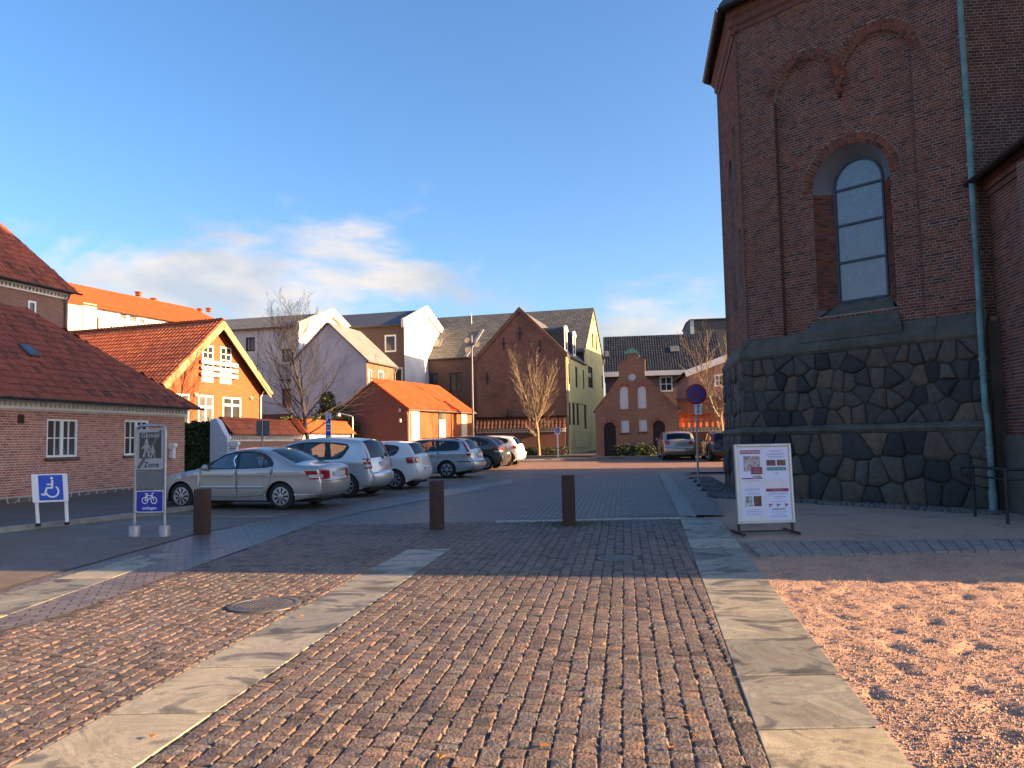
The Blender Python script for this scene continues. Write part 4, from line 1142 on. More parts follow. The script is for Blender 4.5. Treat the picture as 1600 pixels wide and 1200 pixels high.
vt = f1.rect(27, 38, 648, 662); mb = MB(); mb.fbox(f1, vt[0], vt[1], vt[2], vt[3], -.05, .004)
for i in range(5): mb.fbox(f1, vt[0] + .01, vt[1] - .01, vt[2] + .02 + i * .045, vt[2] + .04 + i * .045, 0, .012)
mb.build('air_vent', m_wood, H1.t)
m_sillb = M('brown_sill', (0.14, 0.075, 0.055), (0.11, 0.06, 0.05), 6, .8)
for r in (pw1, pw2): window(H1.t, f1, r, 4, 2, -.05, .055, .028, each_pane=True, sill=m_sillb, mull=.11)
# rubble plinth with raised pale pointing
mb = MB(); mb.fbox(f1, L1 - 9.2, L1 + .03, -.3, zpl, -.1, .03); pl = mb.build('plinth', M('pale_pointing', (.42, .40, .36), (.34, .32, .28), 5, .9), H1.t)
for i in range(1):
    m_rub = Meach('rubble', [(0, (.14, .105, .085)), (.5, (.20, .15, .12)), (1, (.16, .13, .11))], bmp=.5, bsc=30)
    boulders(f1, voronoi(L1 - 9.1, L1, 0.22, zpl - .015, 46, 31, 1, .9), .03, m_rub, pl, depth=.012, gap=.018)
cornice_white(H1.t, f1, L1 - 9.6, L1 + .1, ZW + .02, 58)
gutter(f1.p(L1 - 9.6, ZW + .04, .44), f1.p(L1 + .45, ZW + .04, .44), m_gutter, H1.t, .075)
# hip roof
hi = 3.4; hr = 6.3; eo_ = .34
e0 = ZW + .03
A = f1.p(0, e0, eo_); B = f1.p(L1 + eo_, e0, eo_); Rg1 = f1.p(L1 - hi, hr, -hi); Rg0 = f1.p(0, hr, -hi); Cb = f1.p(L1 + eo_, e0, -2 * hi - eo_); Db = f1.p(0, e0, -2 * hi - eo_)
mb = MB(); mb.poly([A, B, Rg1, Rg0]); mb.poly([B, Cb, Rg1]); mb.poly([Cb, Db, Rg0, Rg1]); mb.poly([A, Rg0, Db]); mb.poly([A, B, Cb, Db])
rf = mb.build('roof', m_tile_under, H1.t)
sv = (f1.v * (hr - e0) - f1.n * (hi + eo_)).normalized(); fr = Fr(A, f1.u, sv, n=f1.u.cross(sv)); SL = (Rg0 - A).length
tile_roof(fr, [(L1 - 9.6, -.06), (L1 + eo_, -.06), (L1 - hi, SL), (L1 - 9.6, SL)], m_tile_old, rf, .205, .31, limit=300)
su = H1.e2; sv2 = (Rg1 - f1.p(L1 + eo_, e0, -hi)).normalized(); fr2 = Fr(B, -f1.n, sv2, n=(-f1.n).cross(sv2) * (1 if (-f1.n).cross(sv2).z > 0 else -1))
SL2 = (Rg1 - f1.p(L1 + eo_, e0, -hi)).length
tile_roof(fr2, [(0, 0), (2 * hi + 2 * eo_, 0), (hi + eo_, SL2)], m_tile_old, rf, .205, .31)
ridge_tiles(B, Rg1, m_tile_old, rf); ridge_tiles(Rg0, Rg1, m_tile_old, rf)
# small roof light
q = fr.hit(42, 551); mb = MB(); mb.bbox(fr, q[0] - .2, q[0] + .22, q[1] - .26, q[1] + .26, 0, .13, .02); sk = mb.build('roof_light', m_gutter, rf)
mb = MB(); mb.fbox(fr, q[0] - .15, q[0] + .17, q[1] - .2, q[1] + .2, .12, .136); mb.build('pane', M('sky_pane', (.06, .08, .11), None, rough=.05, spec=.9), sk)

# --- taller brick house behind it -----------------------------------------
cT = at_depth(103, 500, 33.0); aT = 15
HT = House('tall_brick_house', 'two-storey dark brick house with red tile roof and small white window', 'house', tuple((V((cT.x, cT.y, 0)) - D(aT) * 9)[:2]), aT, aT - 90, 9, 6.4, 8.35, 11.2, '1')
fT = HT.f[0]; rw = fT.rect(44, 57, 470, 491)
mb = MB(); mb.holed(fT, [(0, -.4), (9, -.4), (9, 8.35), (0, 8.35)], [rectp(*rw)], 0, .12)
for k in (1, 2, 3): mb.holed(HT.f[k], [(0, -.4), (9 if k == 2 else 6.4, -.4), (9 if k == 2 else 6.4, 8.35), (0, 8.35)], [], 0)
mb.build('wall', Mbrick('tall_house_brick', (.27, .12, .085), (.21, .09, .066), (.27, .21, .175), st=.3), HT.t)
window(HT.t, fT, rw, 1, 1, -.04, .08, sill=m_sillb)
cornice_white(HT.t, fT, 3, 9.1, 8.37, 34)
gutter(fT.p(3, 8.40, .4), fT.p(9.4, 8.40, .4), m_gutter, HT.t, .07)
mb = MB(); mb.tube([fT.p(8.9, 8.3, .28), fT.p(8.93, 8.0, .08), fT.p(8.93, .2, .08)], .045, 8); mb.build('downpipe', m_zinc, HT.t, 50)
A = fT.p(0, 8.4, .3); B = fT.p(9.3, 8.4, .3); q1 = fT.p(7.6, 11.3, -2.2); q0 = fT.p(0, 11.3, -2.2); C_ = fT.p(9.3, 8.4, -6.7); D_ = fT.p(0, 8.4, -6.7)
mb = MB(); mb.poly([A, B, q1, q0]); mb.poly([B, C_, q1]); mb.poly([C_, D_, q0, q1]); mb.poly([A, B, C_, D_]); rf = mb.build('roof', m_tile_under, HT.t)
sv = (q0 - A).normalized(); fr = Fr(A, fT.u, sv, n=fT.u.cross(sv)); tile_roof(fr, [(3, 0), (9.3, 0), (7.6, (q0 - A).length), (3, (q0 - A).length)], m_tile_old, rf, .21, .33)
ridge_tiles(B, q1, m_tile_old, rf); ridge_tiles(q0, q1, m_tile_old, rf)

# --- long white block with bright orange roof ------------------------------
cW = at_depth(105, 500, 62.0); aW = 21
HW = House('white_block', 'long white building with a bright orange roof behind the brick houses', 'building', tuple((V((cW.x, cW.y, 0)) - D(aW) * 8)[:2]), aW, aW - 90, 27.5, 12, 13.6, 16.4, '1')
fW = HW.f[0]
wins = [fW.rect(188, 198, 490, 500), fW.rect(202, 214, 493, 503), fW.rect(218, 227, 498, 506)]
HW.walls(m_whitewall, {0: [rectp(*r) for r in wins]})
for r in wins: window(HW.t, fW, r, 1, 1, -.08, .06, mat=m_greymetal, pane=m_pane_pale)
res = HW.roof(m_org_under, .5, .3, .12)
tile_roof(res[0][0], [(0, 0), (res[0][1], 0), (res[0][1], res[0][2]), (0, res[0][2])], m_tile_org, res[0][3], .3, .42, off=.13)
for px, py in ((217, 461), (241, 471), (313, 487), (327, 486)):
    u, v = res[0][0].hit(px, py); fr_ = res[0][0]; p = fr_.p(u, v, 0); mb = MB()
    mb.obox(p - V((.25, .25, .1)), (.42, 0, 0), (0, .42, 0), (0, 0, .34)); mb.obox(p + V((-.3, -.3, .24)), (.52, 0, 0), (0, .52, 0), (0, 0, .08)); mb.build('roof_vent', m_org_under, HW.t)
# pale parapet panels of its roof terrace
for i, (x0, x1, y0, y1) in enumerate(((100, 122, 477, 522), (123, 145, 475, 520), (148, 168, 494, 520), (169, 188, 497, 520), (189, 208, 504, 520), (209, 228, 508, 520))):
    r = fW.rect(x0, x1, y0, y1); mb = MB(); mb.fbox(fW, r[0], r[1] - .03, r[2] - .6, r[3], .4, .46); mb.build('terrace_panel', m_cream, HW.t)

# --- sunlit orange brick house with gable -----------------------------------
cO = at_depth(253, 640, 38.0); aO = 19
HO = House('gabled_house', 'sunlit orange brick gable house with ribbed red tile roof and white windows', 'house', (cO.x, cO.y), aO, aO - 90, 7.6, 12.2, 5.1, 8.35, '2')
fO = HO.f[0]
lo = [fO.rect(270.5, 295.5, 615, 672), fO.rect(309.5, 333, 617.5, 671), fO.rect(348, 376.5, 621, 656)]
hi_ = [fO.rect(316, 333.5, 539.5, 597), fO.rect(344, 361.5, 542.5, 599.5)]
HO.walls({0: m_brick_org, 1: m_brick_org, 2: m_brick_org, 3: m_brick_drk}, {0: [rectp(*r) for r in lo + hi_]})
for r in lo[:2]: window(HO.t, fO, r, 2, 1, -.03, .09, .10, pane=m_pane_pale)
window(HO.t, fO, lo[2], 2, 1, -.03, .09, .10)
for r in lo:
    u0, u1, v0, v1 = r; z = v1 - (v1 - v0) * .34; mb = MB(); mb.fbox(fO, u0 + .05, u1 - .05, z - .07, z + .05, -.05, .008); mb.build('transom', m_white, HO.t)
for r in hi_: window(HO.t, fO, (r[0], r[1], r[2] + .55, r[3]), 2, 4, -.03, .08, .04); mb = MB(); mb.fbox(fO, r[0], r[1], r[2], r[2] + .55, -.08, .0); mb.build('panel', m_white, HO.t)
for (y0, y1) in ((566, 571), (575.5, 580), (584.5, 589.5)):
    r = fO.rect(311, 368, y0, y1); mb = MB(); mb.fbox(fO, r[0], r[1], r[2], r[3] + .02, .12, .18); mb.fbox(fO, r[0] + .1, r[0] + .15, r[2] + .02, r[3], .0, .12); mb.fbox(fO, r[1] - .15, r[1] - .1, r[2] + .02, r[3], .0, .12); mb.build('balcony_rail', m_white, HO.t)
res = HO.roof(m_tile_under, .55, .45, .08)
fr, ln, ls, ro = res[0]
for fr, ln, ls, ro in res:
    tile_roof(fr, [(0, 0), (ln, 0), (ln, ls), (0, ls)], m_tile_red, ro, .24, .36, off=.08, rise=.045)
    mb = MB(); g = .06
    end = 0 if (fr.p(0, 0) - fO.o).length < (fr.p(ln, 0) - fO.o).length else ln
    s_ = -1 if end == 0 else 1
    mb.fbox(fr, end - (.06 if s_ < 0 else 0), end + (.06 if s_ > 0 else 0), 0, ls + .02, -.26, .10); mb.build('barge_board', m_barge, HO.t)
ap = HO.o + HO.e1 * HO.L / 2; ridge_tiles(V((ap.x, ap.y, 8.5)) - HO.e2 * .4, V((ap.x, ap.y, 8.5)) + HO.e2 * 12.4, m_tile_red, HO.t, .13)
q = HO.f[3]; gutter(q.p(-.4, 4.72, .5), q.p(12, 4.72, .5), m_gutter, HO.t, .08)
r = fO.rect(405, 408, 612, 690); mb = MB(); mb.tube([fO.p(r[0] + .1, 4.9, .25), fO.p(r[0] + .05, 4.6, .07), fO.p(r[0] + .05, .5, .07)], .05, 8); mb.build('downpipe', m_white, HO.t, 50)
for px, py in ((304, 617), (391, 622)):
    u, v = fO.hit(px, py); mb = MB(); mb.lathe([(.0, 0), (.1, 0), (.11, .1), (.06, .16), (0, .17)], 10, fO.p(u, v, 0), fO.n); mb.build('wall_lamp', m_cream, HO.t, 50)

# --- white block of flats ----------------------------------------------------
cF = at_depth(467, 600, 56.0); aF = 105
oF = V((cF.x, cF.y, 0)) - D(aF) * 16
HF = House('white_flats', 'pale grey rendered three-storey flats with dark flat roof behind the bare street tree', 'building', (oF.x, oF.y), aF, 15, 16, 9.5, 10.3, 11.9, '1')
fF = HF.f[0]
ws = [fF.rect(384, 398, 527, 549), fF.rect(441, 458, 545, 565), fF.rect(441, 457, 607, 637)]
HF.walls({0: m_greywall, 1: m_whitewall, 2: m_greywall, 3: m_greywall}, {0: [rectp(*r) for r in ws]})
for i, r in enumerate(ws): window(HF.t, fF, r, 2 if i == 0 else 1, 1, -.06, .12, .08, mat=m_wood, pane=m_pane_pale)
res = HF.roof(m_slate_tile, .3, .0, .12)
g1 = HF.f[1]; mb = MB(); mb.prism([g1.p(-.4, 10.0, -.02), g1.p(-.4, 10.55, -.02), g1.p(4.75, 12.35, -.02), g1.p(9.9, 10.55, -.02), g1.p(9.9, 10.0, -.02), g1.p(4.75, 11.7, -.02)], g1.n * .3); mb.build('parapet', m_cream, HF.t)
r = fF.rect(450, 467, 585, 594); mb = MB(); mb.fbox(fF, r[0], r[1], r[2] - .1, r[2], 0, 1.1)
for i in range(9): u = r[0] + (r[1] - r[0]) * i / 8; mb.fbox(fF, u - .012, u + .012, r[2], r[2] + .95, 1.05, 1.08)
mb.fbox(fF, r[0], r[1], r[2] + .95, r[2] + 1.0, 1.03, 1.10); mb.build('balcony', m_gutter, HF.t)
mb = MB(); u, v = fF.hit(402.5, 560); mb.tube([fF.p(u, 10.2, .08), fF.p(u, .6, .08)], .05, 8); mb.build('downpipe', m_greymetal, HF.t, 50)
r = fF.rect(369, 470, 648, 690); mb = MB(); mb.fbox(fF, r[0] - 2, r[1] + 1.5, 0, r[3], .05, .6); mb.build('lower_wall', m_brick_red, HF.t)

# --- pale gable house with felt roof ---------------------------------------
cG = at_depth(573, 600, 52.0); aG = -75
HG = House('pale_gable_house', 'pale grey gable wall with felt roof and short brick side beside the tile-roofed garage', 'house', (cG.x, cG.y), aG, 15, 5.6, 4.6, 7.35, 9.95, '2')
fS = HG.f[3]; sw = [fS.rect(576.5, 581.5, 577, 600), fS.rect(591, 600, 579, 600)]
HG.walls({0: m_greywall, 1: m_greywall, 2: m_greywall, 3: m_brick_brn}, {3: [rectp(*r) for r in sw]})
for r in sw: window(HG.t, fS, (r[0], r[1], r[2] - .3, r[3]), 1, 1, -.05, .1, pane=m_pane_pale)
HG.roof(m_roof_grey, .25, .15, .1)
mb = MB(); mb.tube([fS.p(4.45, 7.2, .3), fS.p(4.5, 6.8, .07), fS.p(4.5, .6, .07)], .05, 8); mb.build('downpipe', m_greymetal, HG.t, 50)

# --- brick block with white sunlit end gable --------------------------------
cB = at_depth(632, 560, 62.0)
HB = House('brick_block', 'tall brown brick block with dark slate roof and bright white end gable', 'building', (cB.x, cB.y), -75, 15, 14, 9.4, 11.2, 13.0, '1')
f0 = HB.f[0]; r = f0.rect(601, 619, 523, 550)
HB.walls({0: m_brick_drk, 1: m_brick_drk, 2: m_brick_drk, 3: m_whitewall}, {0: [rectp(*r)]})
window(HB.t, f0, r, 1, 1, -.04, .13)
r = f0.rect(612, 630, 574, 602); mb = MB(); mb.fbox(f0, r[0], r[1], r[2] - 2, r[3], .0, .05); d_ = mb.build('door_frame', m_greymetal, HB.t)
mb = MB(); mb.fbox(f0, r[0] + .15, r[1] - .15, r[2] - 2, r[3] - .15, .05, .07); mb.build('door', m_dark, HB.t)
HB.roof(m_slate_dark, .3, .0, .12)
g = HB.f[3]; mb = MB(); mb.prism([g.p(-.5, 10.9, -.05), g.p(-.5, 11.55, -.05), g.p(4.7, 13.45, -.05), g.p(9.9, 11.55, -.05), g.p(9.9, 10.9, -.05), g.p(4.7, 12.7, -.05)], g.n * .25); mb.build('parapet', m_whitewall, HB.t)

# --- long slate-roofed house with yellow cross gable --------------------------
cY = at_depth(914, 600, 63.5)
HY = House('slate_roof_house', 'long dark house with slate roof and tall yellow end gable lit at the top', 'house', (cY.x, cY.y), -74.6, 15.4, 15.6, 9.75, 9.0, 13.2, '1')
gY = HY.f[3]; Z = lambda x0, x1, y0, y1: (870 + x0 / 5, 870 + x1 / 5, 480 + y0 / 5, 480 + y1 / 5)
gw_ = [gY.rect(*Z(275, 287, 205, 320)), gY.rect(*Z(302, 313, 220, 335)), gY.rect(*Z(352, 360, 535, 635)), gY.rect(*Z(282, 290, 82, 115)), gY.rect(*Z(245, 280, 465, 630))]
f0 = HY.f[0]; dw = [f0.rect(666, 684, 583, 612), f0.rect(703, 722, 582, 612)]
HY.walls({0: m_brick_drk, 1: m_brick_drk, 2: m_brick_drk, 3: m_yellow}, {3: [rectp(*r) for r in gw_], 0: [rectp(*r) for r in dw]})
for r in gw_: window(HY.t, gY, r, 1, 2, -.06, .05, mat=m_wood)
for r in dw: window(HY.t, f0, r, 2, 2, -.08, .08, mat=m_wood)
res = HY.roof(m_slate_tile, .25, .12, .1)
rfr = res[0][0]; q = rfr.rect(674, 690, 533, 545); mb = MB(); mb.bbox(rfr, q[0], q[1], q[2], q[3], .05, .2, .03); sk = mb.build('roof_light', m_signgrey, HY.t); mb = MB(); mb.fbox(rfr, q[0] + .12, q[1] - .12, q[2] + .12, q[3] - .12, .19, .21); mb.build('pane', m_pane_pale, sk)
mb = MB(); mb.tube([at_depth(737, 506, 70), at_depth(736.5, 490, 70)], .03, 6); mb.build('antenna', m_white, HY.t)
p0, p1 = rfr.hit(757, 517), rfr.hit(730, 560); mb = MB(); mb.obox(rfr.p(p0[0], p0[1], .1), rfr.p(p1[0], p1[1], .1) - rfr.p(p0[0], p0[1], .1), rfr.u * .25, rfr.n * .12); mb.build('flashing', m_zinc, HY.t)
mb = MB(); mb.fbox(gY, -.2, .12, 8.7, 9.2, 0, .15); mb.fbox(gY, 9.6, 9.9, 8.7, 9.2, 0, .15); mb.build('kneeler', m_cream, HY.t)

# --- brown gable with yellow flank and two dormers ------------------------------
cP = at_depth(885, 600, 56.0)
HP = House('brown_gable_house', 'plain brown brick gable with yellow rendered flank and two arched white dormers', 'house', (cP.x, cP.y), -74.6, 15.4, 6.7, 7.9, 7.85, 11.25, '2')
gP = HP.f[0]; fl = HP.f[3]
fw_l = [fl.rect(*Z(90, 99, 440, 600)), fl.rect(*Z(146, 160, 465, 628)), fl.rect(*Z(205, 214, 490, 640)), fl.rect(*Z(93, 108, 745, 920)), fl.rect(*Z(122, 140, 750, 920)), fl.rect(*Z(155, 172, 755, 922)), fl.rect(*Z(213, 232, 757, 950))]
HP.walls({0: m_brick_brn, 1: m_brick_brn, 2: m_yellow, 3: m_yellow}, {3: [rectp(*r) for r in fw_l]})
for r in fw_l: window(HP.t, fl, r, 1, 3, -.06, .05, .04, mat=m_wood)
res = HP.roof(m_slate_tile, .12, .0, .1)
mb = MB(); mb.prism([gP.p(-.15, 7.6, -.05), gP.p(-.15, 8.0, -.05), gP.p(3.35, 11.55, -.05), gP.p(6.85, 8.0, -.05), gP.p(6.85, 7.6, -.05), gP.p(3.35, 11.2, -.05)], gP.n * .16); mb.build('verge', m_brick_brn, HP.t)
for i, (z, u) in enumerate(((9.6, 3.35), (8.6, 1.9), (8.9, 4.6), (6.4, 5.9), (5.0, 1.5), (3.6, 4.4))):
    mb = MB(); mb.fbox(gP, u - .04, u + .04, z - .45, z + .45, 0, .05); mb.fbox(gP, u - .16, u + .16, z - .04, z + .04, 0, .052); mb.build('wall_anchor', m_black, HP.t)
mb = MB(); mb.tube([fl.p(.15, 7.7, .2), fl.p(.12, 7.3, .07), fl.p(.12, .9, .07)], .05, 8); mb.build('downpipe', m_zinc, HP.t, 50)
mb = MB(); mb.fbox(fl, 0, 7.9, 4.55, 4.62, 0, .05); mb.fbox(fl, 0, 7.9, 1.2, 1.75, 0, .04); mb.build('string_course', m_yellow, HP.t)
lf = [r_ for r_ in res if r_[0].n.dot(fl.n) > 0][0]
for uu in (1.4, 4.6):
    c = fl.p(uu, 8.2, -.3); mb = MB(); pts = arch(-.55, .55, 0, 1.5, 10, .4)
    body = [(a, b) for a, b in pts]; mb.prism([c + fl.u * a + V((0, 0, b)) for a, b in body], -fl.n * 2.0)
    dm = mb.build('dormer', m_slate_dark, HP.t)
    mb = MB(); n_ = len(pts)
    inner_ = arch(-.32, .32, .2, 1.4, 10, .25)
    mb.add([c + fl.u * a + V((0, 0, b)) + fl.n * .06 for a, b in pts] + [c + fl.u * a + V((0, 0, b)) + fl.n * .06 for a, b in inner_], [(k, (k + 1) % n_, n_ + (k + 1) % n_, n_ + k) for k in range(n_)])
    mb.prism([c + fl.u * (a * 1.18) + V((0, 0, b * 1.02 + (.04 if b > 1 else 0))) + fl.n * .02 for a, b in pts[2:]], fl.n * .1)
    mb.build('dormer_front', m_white, dm)
    mb = MB(); mb.prism([c + fl.u * a + V((0, 0, b)) + fl.n * .02 for a, b in inner_], fl.n * .01); mb.build('pane', m_pane_pale, dm)

# --- garage with orange roof ---------------------------------------------------
cQ = at_depth(636, 660, 44.0)
HQ = House('garage', 'small brick garage with bright orange tile roof and tall white doors', 'garage', (cQ.x, cQ.y), 24, -66, 8.0, 4.45, 3.75, 5.3, '1')
fQ = HQ.f[0]
HQ.walls({0: m_brick_org, 1: m_brick_red, 2: m_brick_red, 3: m_brick_red})  # walls away from the sun get darker brick, shade put into the colour
fr, ln, ls, ro = HQ.roof(m_org_under, .22, .12, .08)[0]
tile_roof(fr, [(0, 0), (ln, 0), (ln, ls), (0, ls)], m_tile_org, ro, .24, .36, off=.08)
dz_ = .55
for i, (x0, x1, y0) in enumerate(((642, 654, 640), (685, 695, 656), (720, 728.5, 647))):
    r = fQ.rect(x0, x1, y0, 700); mb = MB(); mb.fbox(fQ, r[0], r[1], .45, r[3], .01, .07); d_ = mb.build('door', [m_white, m_white, m_cream][i], HQ.t)
    mb = MB(); mb.fbox(fQ, r[0] + (r[1] - r[0]) * .1, r[0] + (r[1] - r[0]) * .15, 1.5, 1.62, .07, .11); mb.build('handle', m_black, d_)
r = fQ.rect(685, 695, 644, 655); mb = MB(); mb.fbox(fQ, r[0], r[1], r[2], r[3], .01, .05); mb.build('top_light', m_pane_pale, HQ.t)
q = HQ.f[3]
mb = MB(); mb.tube([fQ.p(-.05, 3.62, .2), fQ.p(.05, 3.3, .1), fQ.p(.06, .5, .08)], .05, 8); mb.build('downpipe', m_cream, HQ.t, 50)
gutter(fQ.p(-.1, 3.66, .24), fQ.p(8.1, 3.66, .24), m_zinc, HQ.t, .07)
for px, py in ((626.5, 641), (627, 657)):
    u, v = q.hit(px, py); mb = MB(); mb.lathe([(0, -.1), (.07, -.1), (.09, .02), (.04, .1), (0, .1)], 10, q.p(u, v, .1)); mb.fbox(q, u - .015, u + .015, v + .05, v + .1, 0, .1); mb.build('wall_lamp', m_cream, HQ.t, 50)

# --- little stepped-gable chapel house ------------------------------------------
cK = at_depth(931, 680, 47.6)
HK = House('stepped_gable_house', 'small brick house with stepped gable, white blind niches and two arched doors', 'house', (cK.x, cK.y), 101, 11, 4.95, 2.8, 3.45, 5.6, '2')
fK = HK.f[0]
K = lambda x, y: fK.hit(900 + x / 4.615, 480 + y / 4.615)
ol = [(0, .2), (4.95, .2), (4.95, K(705, 745)[1])] + [K(x, y) for x, y in ((725, 718), (498, 505), (498, 380), (440, 376), (440, 335), (368, 340), (368, 385), (308, 393), (308, 520), (125, 745))] + [(0, K(130, 760)[1])]
ol = [(max(-.03, min(4.98, a)), b) for a, b in ol]
nich = [arch(*fK.rect(968.2, 981.5, 640, 604)[:2], K(345, 735)[1], K(345, 600)[1], 10), arch(*fK.rect(996.3, 1009.5, 638, 604)[:2], K(478, 730)[1], K(478, 597)[1], 10)]
sq = [rectp(*fK.rect(970.3, 983, 656.5, 676)), rectp(*fK.rect(998.3, 1011, 655.5, 674.5))]
d1, d2 = fK.rect(944, 962.5, 660, 710), fK.rect(1020.5, 1039.5, 657, 708)
drs = [arch(d1[0], d1[1], .25, d1[3] - (d1[1] - d1[0]) / 2, 10), arch(d2[0], d2[1], .25, d2[3] - (d2[1] - d2[0]) / 2, 10)]
cu, cz = K(403, 503); rad = 27 / 4.615 * 47.6 / 1230
rnd_ = [(cu + rad * math.cos(i * math.pi / 10), cz + rad * math.sin(i * math.pi / 10)) for i in range(20)]
mb = MB(); mb.holed(fK, ol, nich + sq + drs + [rnd_], 0, .13); mb.holed(fK, ol, [], -.4); n_ = len(ol)
mb.add([fK.p(a, b, 0) for a, b in ol] + [fK.p(a, b, -.4) for a, b in ol], [(i, (i + 1) % n_, n_ + (i + 1) % n_, n_ + i) for i in range(n_)])
m_brick_k = Mbrick('chapel_brick', (.38, .175, .092), (.30, .135, .075), (.34, .26, .19), bw=.26, bh=.08, st=.35)
mb.build('wall', m_brick_k, HK.t)
mb = MB()
for k in (1, 2, 3): mb.holed(HK.f[k], HK.outline(k), [], 0)
mb.build('wall', m_brick_k, HK.t)
for P_, nm in [(p, 'niche_panel') for p in nich + sq + [rnd_]]: mb = MB(); mb.prism([fK.p(a, b, -.14) for a, b in P_], fK.n * .06); mb.build(nm, m_white, HK.t)
for P_ in drs: mb = MB(); mb.prism([fK.p(a, b, -.14) for a, b in P_], fK.n * .04); d_ = mb.build('door', m_wood, HK.t); mb = MB(); mb.fbox(fK, P_[1][0] - .16, P_[1][0] - .12, 1.6, 1.75, -.1, -.04); mb.build('handle', m_black, d_)
for P_ in sq: mb = MB(); mb.bbox(fK, P_[0][0] - .08, P_[1][0] + .08, P_[0][1] - .1, P_[0][1], 0, .06, .01); mb.build('sill', m_sillb, HK.t)
vb = MB()
for P_ in nich + drs:
    c_ = (P_[0][0] + P_[1][0]) / 2; r_ = (P_[1][0] - P_[0][0]) / 2; zs = P_[2][1]; voussoirs(vb, fK, c_, zs, r_ + .02, r_ + .2, .0, .02, w=.07)
tag(vb.build('arch_bricks', Meach('chapel_arch_brick', BRK2), HK.t), kind='stuff')
res = HK.roof(m_tile_dark, .1, -.1, .1)
mb = MB()
for a, b in zip(ol[2:], ol[3:]):
    if a[1] > 3 and b[1] > 3 and abs(a[0] - b[0]) > .05: mb.prism([fK.p(a[0], a[1], -.44), fK.p(b[0], b[1], -.44), fK.p(b[0], b[1] + .06, -.44), fK.p(a[0], a[1] + .06, -.44)], fK.n * .5)
mb.build('coping', m_brick_k, HK.t)
# green copper hood on the gable top
cu, cz = K(404, 338); hood = [(-.48, 0), (-.36, .2), (-.22, .28), (.05, .46), (.10, .30), (.34, .2), (.48, -.12), (.40, -.16), (.28, .06), (-.30, .02)]
mb = MB(); mb.prism([fK.p(cu + a, cz + b, -.42) for a, b in hood], fK.n * .46); mb.build('copper_hood', M('bright_verdigris', (.16, .42, .30), (.12, .32, .24), 4, .6), HK.t)
# granite apron in front of the doors
mb = MB(); mb.obox(fK.p(-.2, gz(47) - .1, 0), fK.u * 5.4, fK.n * 1.1, V((0, 0, .24))); mb.build('doorstep', m_kerb, HK.t)

# --- dark-roofed pink brick terrace behind ------------------------------------------
cD = at_depth(947, 640, 75.0)
HD = House('dark_roof_terrace', 'pink brick terrace with black tile roof and white eaves behind the stepped gable', 'house', (cD.x, cD.y), 97, 7, 11.0, 8.6, 8.05, 11.9, '1')
fD_ = HD.f[0]; wr = [fD_.rect(1031, 1051, 588, 612), fD_.rect(1075, 1083, 588, 602)]
HD.walls(m_pinkwall, {0: [rectp(*r) for r in wr]})
for r in wr: window(HD.t, fD_, r, 2, 2, -.02, .14, .08)
fr, ln, ls, ro = HD.roof(m_tile_dark, .4, .1, .1)[0]
tile_roof(fr, [(0, 0), (ln, 0), (ln, ls), (0, ls)], m_tile_dark, ro, .24, .40, off=.1, rise=.03)
mb = MB(); mb.fbox(fD_, -.1, 11.1, 7.7, 8.15, .05, .6); mb.build('eaves_board', m_white, HD.t)
for x0, x1, y0, y1 in ((1047, 1061, 544, 552), (945, 951, 552, 560)):
    q = fr.rect(x0, x1, y0, y1); mb = MB(); mb.fbox(fr, q[0], q[1], q[2], q[3], .1, .26); sk = mb.build('roof_light', m_zinc, HD.t); mb = MB(); mb.fbox(fr, q[0] + .08, q[1] - .08, q[2] + .08, q[3] - .08, .255, .27); mb.build('pane', m_pane_pale, sk)
cD2 = at_depth(1078, 640, 53.0)
H5 = House('pink_gable_wing', 'pink brick wing with white sloping barge board behind the lit bare tree', 'house', (cD2.x, cD2.y), 97, 7, 19, 10.0, 6.25, 9.7, '2')
f5 = H5.f[0]; r = f5.rect(1116, 1131, 585, 604); H5.walls(m_pinkwall, {0: [rectp(*r)]}); window(H5.t, f5, r, 2, 2, -.03, .12, .06)
res = H5.roof(m_tile_dark, .3, .25, .1)
for fr, ln, ls, ro in res:
    e_ = 0 if (fr.p(0, 0) - f5.o).length < (fr.p(ln, 0) - f5.o).length or (fr.p(0, 0) - f5.p(19, 0)).length < (fr.p(ln, 0) - f5.p(19, 0)).length else ln
    mb = MB(); mb.fbox(fr, e_ - .05 if e_ == 0 else e_, e_ if e_ == 0 else e_ + .05, 0, ls, -.3, .12); mb.build('barge_board', m_white, H5.t)
H7 = House('added_shade_house', 'brick town house with slate roof standing behind the church', 'house', (18.9, 54.6), 97, 7, 9, 17, 10.8, 13.8, '2')  # unseen house, added to throw shade on the yellow flank and gable
H7.walls(m_brick_brn); H7.roof(m_slate_tile, .3, .2)
cD3 = at_depth(1081, 560, 86.0)
H6 = House('dark_grey_block', 'dark grey windowless building top with pale corner strip beyond the terrace', 'building', (cD3.x, cD3.y), 97, 7, 12, 9, 14.7, 15.0, '1')
H6.walls(M('dark_cladding', (.085, .085, .08), (.065, .065, .06), 1, .8)); H6.roof(m_slate, .2, .1)
mb = MB(); mb.fbox(H6.f[0], -.05, .35, 2, 14.7, 0, .08); mb.build('corner_strip', m_greywall, H6.t)

